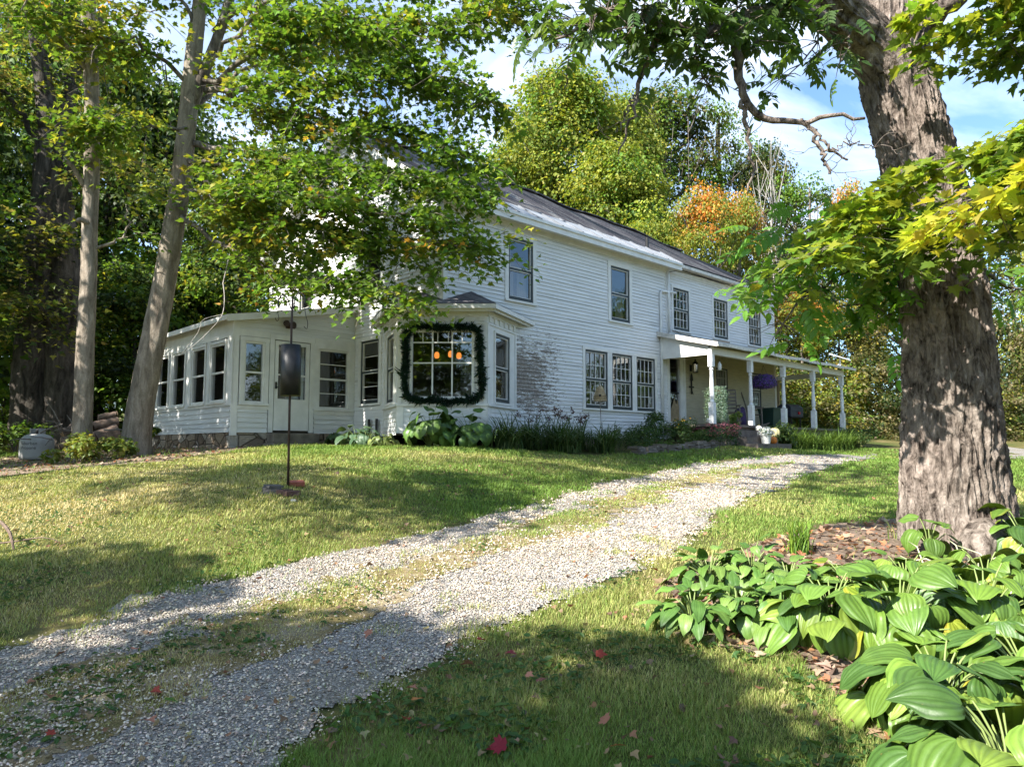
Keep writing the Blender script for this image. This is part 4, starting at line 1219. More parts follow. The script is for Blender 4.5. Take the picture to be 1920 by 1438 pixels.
def stem_mesh(name, seed, h, r0, lean=0.4, forks=7, rx=2.5, bark='bark'):
    r = np.random.default_rng(seed); mb = MB()
    P = np.array([(r.normal(0, lean * t * 0.4), r.normal(0, lean * t * 0.4), h * t - 0.4 * (t == 0)) for t in np.linspace(0, 1, 8)])
    P[:, :2] = np.cumsum(P[:, :2], 0) * 0.4
    Q = spline(P, 20); mb.tube(Q, list(np.linspace(r0, r0 * 0.2, 20)), 9)
    for i in range(forks):
        t = 0.3 + 0.65 * (i + r.random()) / forks; b = Q[int(t * 19)]
        a = r.random() * 2 * PI; L = rx * (1.15 - 0.6 * t) * (0.7 + 0.5 * r.random())
        e = b + np.array([math.cos(a) * L, math.sin(a) * L, L * (0.6 + 0.5 * r.random())])
        mb.tube(spline([b, (b + e) / 2 + [0, 0, -0.15 * L], e], 7), list(np.linspace(r0 * 0.4, r0 * 0.08, 7)), 6)
        for _ in range(2):
            e2 = e + r.normal(0, 0.5, 3) * L * 0.6 + np.array([0, 0, 0.3 * L])
            m = (b + e) / 2 + [0, 0, -0.15 * L]
            mb.tube([m, (m + e2) / 2, e2], [r0 * 0.18, r0 * 0.1, r0 * 0.04], 5)
    me = bpy.data.meshes.new(name); me.from_pydata(mb.v, [], mb.f)
    me.polygons.foreach_set('use_smooth', [True] * len(me.polygons)); me.materials.append(M[bark]); me.update()
    return me

def plant_tree(name, label, group, x, y, z, crown, cz, cs, stem, ss, rz=0.0, cat='tree'):
    root = empty(name, (x, y, z), rz, label, cat, group)
    if stem is not None:
        s = bpy.data.objects.new('trunk', stem); s.scale = ss; link(s, root)
    c = bpy.data.objects.new('crown', crown); c.location = (0, 0, cz); c.scale = cs; link(c, root)
    return root

def px_tree(name, label, group, px, Y, ytop, w, crown, stem, base_z=None, low=0.3, crz=10.0, crx=3.0, sh=12.0, rz=0.0, cat='tree', depth=1.0):
    """tree whose crown top shows at ytop and whose half width is w metres; the crown mesh is crz tall and crx wide"""
    top = at(px, ytop, Y)
    z0 = h1(top[0], top[1]) if base_z is None else base_z
    H = top[2] - z0
    ch = H * (1 - low)
    return plant_tree(name, label, group, top[0], top[1], z0 - 0.1, crown, H * low, (w / crx, w / crx * depth, ch / (crz + 0.8)), stem, (H / sh * 0.9, H / sh * 0.9, H / sh * 0.92), rz)

def build_woods():
    G1 = crown_mesh('crown_bright', 21, 3.0, 10.0, 170, 330, 0.17, [YGREEN, YGREEN, [(0.33, 0.36, 0.055), (0.27, 0.32, 0.05)], GREEN], (0.7, 1.25))
    G2 = crown_mesh('crown_dark', 22, 3.0, 10.0, 110, 230, 0.18, [GREEN, DARK, OLIVE, DARK], (0.6, 1.2))
    G3 = crown_mesh('crown_loose', 23, 3.0, 10.0, 80, 190, 0.165, [OLIVE, GREEN, DARK], (0.4, 0.95), shell=0.3)
    G4 = crown_mesh('crown_autumn', 24, 3.0, 10.0, 85, 240, 0.17, [YGREEN, YELLOW + YGREEN, YGREEN], (0.55, 1.0), top=ORANGE)
    G5 = crown_mesh('crown_woods', 25, 3.0, 10.0, 110, 210, 0.19, [GREEN, DARK, GREEN + YGREEN, DARK], (0.6, 1.3), tmpl=MAPLE_MID, shell=0.3)
    G6 = crown_mesh('crown_thicket', 26, 3.0, 10.0, 100, 220, 0.17, [OLIVE, DARK, YGREEN, OLIVE + YELLOW[:1]], (0.6, 1.2), power=1.2)
    G7 = crown_mesh('crown_brush', 27, 3.0, 10.0, 75, 120, 0.17, [TAN, OLIVE, TAN + OLIVE], (0.5, 1.0), shell=0.2)
    G8 = crown_mesh('crown_shrub', 28, 1.6, 3.5, 70, 120, 0.15, [OLIVE, DARK, YGREEN, OLIVE + YELLOW[:1], GREEN], (0.3, 0.75), power=1.15)
    G9 = crown_mesh('crown_dry_shrub', 29, 1.6, 3.5, 70, 100, 0.13, [TAN, OLIVE, TAN + OLIVE, DARK], (0.25, 0.7), shell=0.2)
    S1 = stem_mesh('stem_a', 31, 12.0, 0.28); S2 = stem_mesh('stem_b', 32, 12.0, 0.22, 0.6, 9, 2.2, 'bark_dark'); S3 = stem_mesh('stem_c', 33, 12.0, 0.2, 0.5, 10, 2.0)
    g = 'trees behind the house'
    L = [
        ('broadleaf_tree', 'tallest bright yellow-green tree rising above the roof ridge', 1058, 44, 112, 4.3, G1, S1, .30, 0.3),
        ('broadleaf_tree', 'lower bright green tree peeping out between the ridge and the leaning maple', 990, 42, 215, 3.0, G1, S1, .28, 2.0),
        ('broadleaf_tree', 'yellow-green tree just over the middle of the roof, below the tallest one', 1150, 40, 255, 3.2, G1, S3, .25, 4.0),
        ('broadleaf_tree', 'small bright tree low behind the sagging ridge', 1215, 37, 400, 1.9, G1, S3, .2, 1.1),
        ('broadleaf_tree', 'tall dull green tree with bare stems showing, behind the orange one', 1240, 52, 150, 4.6, G2, S2, .32, 0.9),
        ('broadleaf_tree', 'green tree just right of the tallest one, with a rounded crown', 1165, 48, 165, 3.4, G1, S2, .25, 5.5),
        ('broadleaf_tree', 'thin grey-green tree between the dull green tree and the dead branch', 1345, 52, 172, 3.3, G3, S2, .35, 2.7),
        ('broadleaf_tree', 'dark green tree half hidden behind the pale bare stems', 1430, 50, 250, 3.0, G2, S2, .25, 3.6),
        ('autumn_tree', 'tree with orange top and yellow-green skirts behind the wing roof', 1312, 35, 318, 2.0, G4, S3, .18, 0.5),
        ('autumn_tree', 'rounded yellow-green tree with an orange cap, beside the pale stems', 1382, 37, 330, 1.9, G4, S3, .2, 2.2),
        ('autumn_tree', 'faded orange tree beyond the porch roof, left of the big trunk', 1595, 44, 318, 2.2, G4, S3, .2, 4.4),
        ('broadleaf_tree', 'loose olive tree left of the faded orange one', 1515, 47, 312, 3.3, G3, S3, .2, 5.2),
        ('broadleaf_tree', 'green tree directly behind the fork of the big trunk', 1680, 46, 330, 2.6, G3, S3, .2, 1.4),
        ('broadleaf_tree', 'pale green tree right of the big trunk below the maple boughs', 1890, 43, 415, 2.8, G6, S3, .12, 0.2),
        ('broadleaf_tree', 'green tree at the right border of the clearing', 2000, 40, 380, 2.8, G1, S3, .12, 3.2),
        ('broadleaf_tree', 'dim olive tree low behind the far porch post', 1640, 40, 470, 2.5, G6, S3, .1, 2.5),
        ('broadleaf_tree', 'yellow-tinged tree above the far end of the porch roof', 1500, 37, 520, 2.2, G4, S3, .05, 1.5),
        ('broadleaf_tree', 'dark tree filling the gap under the hanging ash leaves', 1570, 39, 555, 2.4, G6, S2, .02, 3.9),
        ('broadleaf_tree', 'olive tree at the wing corner behind the last upper window', 1470, 42, 430, 2.2, G6, S3, .1, 0.7),
    ]
    for nm, lb, px, Y, yt, w, cr, stm, low, rz in L:
        px_tree(nm, lb, g, px, Y, yt, w, cr, stm, low=low, rz=rz)
    # thicket at the edge of the clearing
    for lb, px, Y, yt, w, cr, rz in [
        ('dark shrub beyond the end of the porch, under the dish', 1490, 34, 655, 1.7, G6, 0.4), ('dark shrub seen between the last two porch posts', 1545, 33, 725, 1.4, G6, 1.7),
        ('shrub with yellow leaves behind the last porch post', 1600, 35, 630, 1.8, G6, 2.9), ('grey viny shrub just left of the big trunk', 1660, 34, 650, 1.5, G7, 0.8),
        ('brown brushy shrub at the foot of the clearing, left of the trunk', 1700, 33, 735, 1.3, G7, 2.0), ('tan viny shrub right of the big trunk', 1860, 36, 545, 1.7, G7, 4.1),
        ('tall tan brush at the right border of the picture', 1925, 35, 570, 1.8, G7, 5.0), ('low grey brush right of the trunk at the lawn edge', 1890, 33, 725, 1.4, G7, 1.2),
        ('low brush beyond the far gravel road', 1985, 34, 680, 1.7, G7, 3.3), ('olive brush between the trunk and the tan brush', 1840, 34, 680, 1.3, G6, 0.1)]:
        px_tree('shrub', lb, 'shrubs along the clearing', px, Y, yt, w, G9 if cr is G7 else G8, None, low=0.0, rz=rz, cat='shrub', crz=3.5, crx=1.6)
    # pale bare stems
    def bare(px, Y, yt, seed, label):
        r = np.random.default_rng(seed); top = at(px, yt, Y); z0 = h1(top[0], top[1])
        mb = MB(); Hh = top[2] - z0
        P = spline([(0, 0, -0.2), (r.normal(0, .15), 0, Hh * .3), (r.normal(0, .35), 0, Hh * .65), (0, 0, Hh)], 14)
        mb.tube(P, list(np.linspace(0.06, 0.012, 14)), 7)
        for i in range(9):
            t = 0.4 + 0.55 * r.random(); b = P[int(t * 13)]; a = r.random() * 6.28; l = 1.0 + 1.8 * r.random()
            e = b + np.array([math.cos(a) * l * .5, math.sin(a) * l * .5, l])
            mb.tube(spline([b, (b + e) / 2 + [0, 0, -.1], e], 6), list(np.linspace(.03, .008, 6)), 5)
            for _ in range(2):
                e3 = e + np.array([r.normal(0, .4), r.normal(0, .4), .5 + r.random() * .6]); mm = (b + e) / 2 + [0, 0, -.1]
                mb.tube([mm, (mm + e3) / 2, e3], [.022, .014, .007], 4)
        root = empty('bare_tree', (top[0], top[1], z0), 0, label, 'tree', 'pale bare stems')
        mb.build('trunk', M['bark'] if px < 1300 else M['birch'], root, smooth=True)
    bare(1418, 40, 300, 1, 'leftmost pale bare stem in front of the dark trees'); bare(1446, 41, 262, 2, 'tallest pale bare stem with forked twigs'); bare(1476, 41, 290, 3, 'thin pale bare stem leaning right beside the tallest')
    bare(1290, 48, 220, 4, 'thin bare grey stem rising behind the orange tree'); bare(1262, 47, 240, 5, 'bare grey stem left of the orange tree')
    # left woods
    g = 'woods left of the house'
    Lw = [('tree deep in the shade behind the leaning maple', 330, 29, 120, 3.4, .10, 0.0), ('dark tree just behind the sunroom roof', 455, 27, 330, 2.6, .03, 1.3), ('dark woodland tree behind the slender maple', 215, 28, 40, 3.3, .1, 2.5),
          ('shaded woodland tree at the far left border', 5, 25, 90, 3.0, .08, 3.9), ('tall woodland tree behind the old double trunk', 105, 33, -60, 4.0, .18, 0.8), ('low dark woodland tree beside the sunroom windows', 262, 25, 470, 2.2, .0, 5.0),
          ('woodland tree left of the gas tank', -70, 24, 260, 2.6, .02, 2.1), ('low leafy woodland tree behind the log pile', 165, 26, 520, 2.1, .0, 4.4), ('woodland tree behind the upper gable window', 520, 34, 230, 3.0, .05, 3.0),
          ('low bright-edged woodland tree behind the tank', 20, 23, 560, 1.8, .0, 0.6), ('dark low tree closing the gap by the sunroom corner', 360, 30, 470, 2.6, .0, 1.9)]
    for lb, px, Y, yt, w, low, rz in Lw:
        px_tree('woodland_tree', lb, g, px, Y, yt, w, G5, S2, low=low, rz=rz)
build_woods()

# ------------------------------------------------------------------ big old tree on the right
def px_of(q):
    d = q[:, 1] * CP + q[:, 2] * SP
    return 960 + FPX * q[:, 0] / d, 719 - FPX * (q[:, 2] * CP - q[:, 1] * SP) / d
def build_right_tree():
    T = Tree(41)
    Yt = 7.2
    tp = W([(1806, 1052, Yt), (1796, 980, Yt), (1790, 900, Yt), (1785, 800, Yt), (1781, 700, Yt), (1772, 600, Yt), (1763, 500, Yt), (1745, 400, Yt), (1722, 300, Yt), (1695, 200, Yt), (1676, 120, Yt), (1684, 50, Yt), (1690, -40, Yt), (1695, -200, Yt), (1700, -420, Yt), (1690, -700, Yt)])
    base = tp[0].copy(); base[2] = zt1(base[0], base[1]) - 0.12; tp[0] = base
    w = [225, 212, 192, 176, 164, 158, 148, 143, 140, 142, 140, 102, 80, 70, 55, 30]
    rad = [x * Yt / FPX / 2 * 0.79 for x in w]
    # limbs
    l1 = [(1668, 128, 7.2), (1628, 78, 7.05), (1585, 35, 6.9), (1540, -5, 6.7), (1490, -70, 6.5), (1440, -170, 6.3)]
    l2 = [(1600, 55, 6.95), (1550, 40, 6.7), (1500, 22, 6.5), (1450, 20, 6.3), (1400, 32, 6.15), (1340, 58, 6.0), (1290, 55, 5.9), (1240, 40, 5.8), (1160, 30, 5.7), (1090, 50, 5.6), (1034, 76, 5.5)]
    l3 = [(1395, 36, 6.15), (1382, 80, 6.1), (1384, 130, 6.05), (1391, 180, 6.0), (1412, 208, 6.0), (1460, 230, 5.95), (1505, 226, 5.9), (1550, 216, 5.85), (1622, 222, 5.8)]
    l4 = [(1500, 227, 5.9), (1522, 252, 5.9), (1538, 285, 5.88), (1556, 327, 5.85)]
    l5 = [(1518, 240, 5.9), (1550, 270, 5.85), (1586, 300, 5.8)]
    l6 = [(1245, 42, 5.8), (1225, 95, 5.8), (1205, 135, 5.8), (1195, 175, 5.8), (1186, 215, 5.8), (1160, 290, 5.8)]
    l7 = [(1110, 45, 5.6), (1085, 80, 5.6), (1068, 120, 5.6), (1058, 168, 5.6)]
    l8 = [(1192, 180, 5.8), (1176, 210, 5.75), (1155, 250, 5.7)]
    l9 = [(1391, 190, 6.0), (1404, 260, 6.0), (1412, 320, 6.0), (1402, 360, 6.0)]
    l10 = [(1545, 285, 5.88), (1600, 270, 5.8), (1650, 280, 5.75)]
    l11 = [(1700, 60, 7.2), (1760, 20, 6.9), (1840, -40, 6.6), (1950, -120, 6.3)]
    l12 = [(1510, 22, 6.5), (1440, -30, 6.2), (1360, -60, 6.0), (1260, -60, 5.8), (1140, -40, 5.6)]
    Ps = {}
    for i, (l, r0, r1) in enumerate([(l1, .06, .05), (l2, .10, .008), (l3, .052, .012), (l4, .022, .012), (l5, .014, .008), (l6, .03, .006), (l7, .014, .004), (l8, .01, .003), (l9, .024, .008), (l10, .010, .002), (l11, .13, .06), (l12, .07, .02)]):
        Ps[i] = T.limb(W(l), r0, r1, 22, 9, 0.012)
    r = T.rng
    # fine dead twigs
    for i in (2, 3, 5, 6, 8, 1, 9):
        P = Ps[i]
        for _ in range(5):
            b = P[r.integers(8, len(P))]; d = r.normal(0, 1, 3) * [1, .6, 1]; d /= np.linalg.norm(d); l = 0.12 + 0.28 * r.random()
            m = b + d * l * .5 + r.normal(0, .02, 3); e = b + d * l + r.normal(0, .05, 3)
            T.wood.tube(spline([b, b + d * l * .25 + r.normal(0, .02, 3), m, (m + e) / 2 + r.normal(0, .025, 3), e], 9), list(np.linspace(.004, .001, 9)), 4)
            T.wood.tube([m, m + d * .06 + r.normal(0, .03, 3), m + d * .12 + r.normal(0, .06, 3)], [.0025, .0018, .0008], 4)
    PG = [(0.075, 0.135, 0.036), (0.095, 0.16, 0.036), (0.06, 0.11, 0.03)]
    def pinn(P, t0, cnt, size, pal, hang=1.0, jit=0.18):
        m = len(P)
        for i in range(cnt):
            x = (t0 + (1 - t0) * r.random()) * (m - 1); k = min(int(x), m - 2)
            b = P[k] + (P[k + 1] - P[k]) * (x - k) + r.normal(0, jit, 3) * [1, 1, .8]
            d = r.normal(0, 1, 3) * [0.8, 0.8, 0.35] + np.array([0, 0, -0.55 * hang]); d /= np.linalg.norm(d)
            n = np.array([r.normal(0, .4), r.normal(0, .4) - 0.25, 0.75])
            T.leaf(b[None], n[None], d[None], np.array([size * (0.7 + 0.5 * r.random())]), palette(r, 1, pal))
            if jit > .1: T.wood.tube([P[k], (P[k] + b) / 2 + [0, 0, .02], b], [.006, .004, .002], 4, cap=False)
    for l, cnt in ((11, 130), (1, 90)):
        pinn(Ps[l], 0.25, cnt, 0.27, PG, 1.0, 0.2)
    # extra leafy side branches in the upper middle
    for pts, cnt in [([(1560, 20, 6.7), (1530, 80, 6.4), (1500, 120, 6.2), (1470, 150, 6.1)], 24), ([(1600, 40, 6.9), (1590, 90, 6.5), (1570, 130, 6.2)], 9), ([(1450, 20, 6.3), (1430, 60, 6.1), (1420, 100, 6.0)], 22),
                     ([(1330, 55, 6.0), (1300, 110, 5.9), (1320, 150, 5.85), (1345, 165, 5.8)], 26), ([(1250, 10, 5.8), (1210, 20, 5.6), (1180, 60, 5.5)], 22), ([(1160, 10, 5.7), (1120, 30, 5.5), (1100, 70, 5.4)], 18), ([(1420, -20, 6.2), (1380, 20, 5.9), (1370, 80, 5.8)], 24),
                     ([(1500, -20, 6.4), (1480, 20, 6.2), (1440, 60, 6.0)], 16)]:
        P = T.limb(W(pts), .014, .004, 10, 5, .01); pinn(P, 0.1, cnt, 0.25, PG, 1.0, 0.13)
    # lower bough of bright compound leaves reaching left
    PB = [(0.14, 0.30, 0.045), (0.18, 0.34, 0.05), (0.11, 0.25, 0.04)]
    for pts, cnt in [([(1735, 400, 7.3), (1640, 430, 7.5), (1540, 470, 7.5), (1460, 495, 7.4), (1415, 540, 7.2)], 62), ([(1735, 430, 7.3), (1650, 480, 7.6), (1560, 530, 7.6), (1490, 575, 7.4), (1455, 630, 7.3)], 62),
                     ([(1735, 470, 7.3), (1670, 530, 7.6), (1610, 580, 7.6)], 44), ([(1730, 410, 7.3), (1640, 415, 7.4), (1560, 435, 7.3), (1480, 455, 7.2)], 52), ([(1735, 520, 7.4), (1690, 560, 7.6), (1660, 600, 7.6)], 26), ([(1830, 500, 7.3), (1880, 530, 7.3), (1930, 540, 7.2)], 16)]:
        P = T.limb(W(pts), .026, .005, 12, 6, .02); pinn(P, 0.12, cnt, 0.33, PB, 0.55, 0.2)
    # upper crown out of the picture, shading the far end of the drive
    S6 = gxy([(1420, 895), (1500, 868), (1600, 870), (1700, 880), (1700, 940), (1560, 940), (1450, 925)])
    sv = np.array([-0.78, -0.6258, math.tan(math.radians(40))])
    for i in range(170):
        x, y = S6.min(0) + (S6.max(0) - S6.min(0)) * r.random(2)
        if not inpoly(np.array([x]), np.array([y]), S6)[0]: continue
        p_ = np.array([x, y, zt1(x, y)]) + sv * ((7.5 + 2.5 * r.random()) / sv[2])
        for _ in range(3): T.leaf((p_ + r.normal(0, .25, 3))[None], np.array([[r.normal(0, .3), r.normal(0, .3), 1.0]]), r.normal(0, 1, (1, 3)), np.array([.38]), palette(r, 1, PG))
        if i % 12 == 0: T.wood.tube(spline([tp[12 + i % 3], (tp[13] + p_) / 2 + [0, 0, .6], p_], 9), list(np.linspace(.05, .01, 9)), 5, cap=False)
    root = T.build('old_ash_tree', 'massive old tree with deeply furrowed bark and a forked limb, at the right', 'tree', base, PINNATE, M['leaf_near'], M['bark_maple'], wood='branches', keep=lambda q: ~((px_of(q)[0] < 1480) & (px_of(q)[1] > 575) & (px_of(q)[1] < 1000) & (q[:, 1] > 2)))
    barky('trunk', M['bark_maple'], tp, rad, root, base, 320, 820, 0.042, 0.22, seed=5, fx=8.2, fz=1.9)
    barky('limb', M['bark_maple'], W([(1700, 190, 7.15), (1668, 130, 7.12), (1628, 80, 7.05), (1585, 38, 6.9), (1540, -5, 6.7), (1490, -70, 6.5), (1440, -170, 6.3)]), [.20, .235, .225, .21, .19, .16, .10], root, base, 120, 240, 0.03, 0.0, seed=9, fx=8.2, fz=1.9)
    # root knob at the foot
    mb = MB(); mb.tube([at(1850, 975, 6.75), at(1842, 1000, 6.62), at(1832, 1030, 6.52), at(1828, 1065, 6.5)], [.08, .13, .15, .13], 40)
    k = mb.build('root_burl', M['bark_maple'], root, smooth=True)
    k.location = tuple(-Vector(base))
    for v in k.data.vertices:
        v.co += Vector(v.normal) * (0.05 * mnoise.noise(v.co * 6) + 0.05 * mnoise.noise(v.co * 17))
    k.modifiers.new('s', 'SUBSURF').render_levels = 2
    # overhanging maple from outside the right border
    T = Tree(42); r = T.rng
    YB = [(0.25, 0.31, 0.04), (0.31, 0.35, 0.045), (0.19, 0.27, 0.04), (0.14, 0.22, 0.035)]
    YBB = [(0.40, 0.42, 0.06), (0.33, 0.38, 0.05), (0.42, 0.38, 0.06)]
    DG = [(0.09, 0.165, 0.03), (0.12, 0.195, 0.034), (0.15, 0.21, 0.036)]
    tb = np.array([8.6, 4.2, 0]); tb[2] = zt1(tb[0], tb[1]) - .2
    trunk = [tb, tb + [-0.1, 0.1, 2], tb + [-.1, .2, 4], tb + [0.1, .2, 7], tb + [0.1, .3, 10]]
    T.limb(trunk, .26, .12, 20, 12)
    boughs = [([(2400, -100, 4.6), (2150, 80, 4.9), (1990, 205, 5.3), (1870, 275, 5.8), (1750, 320, 6.1), (1650, 365, 6.3), (1560, 425, 6.4)], 56, YB, .115, .45),
              ([(2400, -60, 4.4), (2150, 150, 4.6), (2000, 280, 4.8), (1900, 340, 5.0), (1830, 385, 5.2), (1775, 420, 5.3)], 34, YBB, .125, .45),
              ([(2200, 60, 4.9), (1960, 290, 5.4), (1800, 370, 5.9), (1680, 410, 6.2), (1560, 460, 6.3), (1480, 490, 6.3)], 50, YB + DG, .115, .4),
              ([(2200, 100, 4.9), (1960, 330, 5.3), (1850, 400, 5.7), (1740, 450, 6.1), (1660, 500, 6.3)], 40, DG + YB[2:], .115, .45),
              ([(2300, -300, 5.2), (2050, -120, 5.6), (1930, -20, 5.9), (1830, 30, 6.1), (1770, 70, 6.2)], 40, YB[1:] + DG, .125, .4),
              ([(2300, -200, 5.4), (2080, -40, 5.6), (1960, 40, 5.9), (1880, 80, 6.0)], 30, DG + YB[2:], .125, .4),
              ([(2300, -250, 5.0), (2100, -100, 5.4), (1960, -40, 5.6), (1800, -30, 5.8), (1740, 10, 5.9)], 26, YB, .125, .45),
              ([(2150, 250, 5.0), (1980, 400, 5.6), (1900, 440, 6.0), (1850, 470, 6.2)], 14, DG, .11, .5)]
    for pts, cnt, pal, sz, t0 in boughs:
        P = T.limb([trunk[2] if pts[0][1] > -150 else trunk[3]] + W(pts), .045, .005, 20, 6, .015)
        T.dress(P, t0, cnt, 0.42, 22, sz, pal, up=-0.05, width=0.42, droop=0.3, twig=.005, tilt=0.45)
    T.build('maple_tree', 'overhanging maple reaching in from the right with sunlit yellow-green leaves', 'tree', tb, MAPLE, M['leaf_near'], M['bark'])
build_right_tree()
# ------------------------------------------------------------------ trees outside the picture whose shade falls across the lawn and drive
SUN_AZ = np.array([-0.78, -0.6258]); SUN_EL = math.radians(40)
SUNV = np.array([SUN_AZ[0] * math.cos(SUN_EL), SUN_AZ[1] * math.cos(SUN_EL), math.sin(SUN_EL)])

def shade_tree(seed, label, foot, top_h, polys, count, hr, L=0.8, n=46):
    T = Tree(seed); r = T.rng
    b = np.array([foot[0], foot[1], 0.0]); b[2] = zt1(*foot) - 0.2
    P = T.limb([b, b + [0.1, 0, top_h * .3], b + [0.2, .1, top_h * .6], b + [0.2, .1, top_h]], .26, .08, 16, 10)
    area = [abs(sum(p[i - 1][0] * p[i][1] - p[i][0] * p[i - 1][1] for i in range(len(p)))) for p in polys]
    for poly, c in zip(polys, count):
        x0, y0 = poly.min(0); x1, y1 = poly.max(0); k = 0; guard = 0
        while k < c and guard < 20000:
            guard += 1
            x, y = x0 + (x1 - x0) * r.random(), y0 + (y1 - y0) * r.random()
            if not inpoly(np.array([x]), np.array([y]), poly)[0]: continue
            h = hr[0] + (hr[1] - hr[0]) * r.random()
            p = np.array([x, y, zt1(x, y)]) + SUNV * (h / SUNV[2])
            # keep every leaf out of the photograph's own frame
            if p[1] > 0.3 and abs(p[0] / p[1]) < 0.98 and (p[2] / max(p[1], .1)) < 0.9: continue
            d = r.normal(0, 1, 3) * [1, 1, .2]
            T.spray(p, d, L, n, 0.13, YGREEN if r.random() < .4 else GREEN, width=0.4, droop=0.2)
            if k % 14 == 0:
                s = P[int((0.35 + 0.6 * r.random()) * 15)]
                T.wood.tube(spline([s, (s + p) / 2 + [0, 0, .4], p], 8), list(np.linspace(.035, .01, 8)), 5)
            k += 1
    T.build('maple_tree', label, 'tree', b, MAPLE_MID, M['leaf'], M['bark'])

def build_shade():
    S1 = gxy([(-60, 1375), (150, 1300), (320, 1245), (420, 1175), (640, 1158), (800, 1172), (925, 1178), (1034, 1212), (1216, 1228), (1290, 1265), (1400, 1330), (1500, 1450), (1000, 1560), (300, 1600)])
    S1b = gxy([(-200, 1270), (0, 1245), (200, 1205), (330, 1185), (300, 1215), (120, 1262), (-100, 1310)])
    S2 = gxy([(-200, 1075), (0, 1060), (120, 1040), (300, 1055), (390, 1090), (330, 1118), (150, 1138), (0, 1195), (-200, 1240)])
    S3 = gxy([(230, 915), (330, 886), (500, 872), (640, 868), (600, 900), (640, 925), (560, 935), (420, 930), (300, 940)])
    S4 = gxy([(640, 935), (720, 900), (860, 880), (930, 905), (960, 940), (900, 985), (790, 1012), (720, 985), (650, 975)])
    S5 = gxy([(840, 872), (950, 850), (1120, 852), (1250, 862), (1330, 880), (1200, 905), (1050, 915), (930, 890)])
    shade_tree(61, 'maple standing outside the left border near the camera, shading the drive', (-8.2, -2.6), 9.0, [S1, S1b], [195, 16], (5.2, 7.2), 0.6, 42)
    shade_tree(62, 'maple standing outside the left border, shading the lawn edge', (-12.0, -1.0), 9.0, [S2], [95], (5.6, 7.0), 0.6, 42)
    shade_tree(63, 'maple standing outside the left border, shading the lawn round the feeder pole', (-12.5, 8.2), 11.0, [S3, S4], [60, 60], (6.5, 8.5), 0.75, 42)
    shade_tree(64, 'tall maple standing outside the left border, shading the lawn by the porch', (-13.0, 11.0), 15.0, [S5], [60], (10.0, 12.5), 0.9, 50)
    # surrounding woods seen only in the window panes
    G5 = bpy.data.meshes['crown_woods']; S2m = bpy.data.meshes['stem_b']
    i = 0
    for x, y, H, w in [(24, 8, 9, 4.0), (27, 16, 10, 4.5), (21, 0, 8.5, 4.0), (29, 25, 11, 5), (16, -7, 8.5, 4.0), (9, -13, 10, 4.5), (1, -17, 11, 4.5), (-7, -19, 11, 4.5), (33, 33, 12, 5), (-14, 13, 13, 3.2), (-17, 19, 13, 3.6)]:
        lb = ['by the first bend of the woods', 'with a broad low crown', 'with a narrow crown', 'beside the gravel road', 'on the slope', 'at the foot of the slope', 'facing the bay window', 'opposite the gable', 'farthest down the road', 'left of the sunroom', 'behind the log pile clearing'][i]
        plant_tree('woodland_tree', 'woodland tree outside the picture ' + lb, 'woods around the clearing', x, y, h1(x, y) - .2, G5, H * .08, (w / 3, w / 3, H * .92 / 10.8), S2m, (H / 13, H / 13, H / 13), i * 1.3)
        i += 1
build_shade()

# ------------------------------------------------------------------ grass, gravel, clover
def hcoords(x, y):
    dx, dy = x - HC[0], y - HC[1]
    return dx * _c + dy * _s, -dx * _s + dy * _c

def polar(rng, n, d0, d1):
    """points in the camera's wedge, thinning with distance like 1/d^2"""
    d = d0 * (d1 / d0) ** rng.random(n)
    a = (rng.random(n) * 2 - 1) * math.radians(40)
    return d * np.sin(a), d * np.cos(a), d

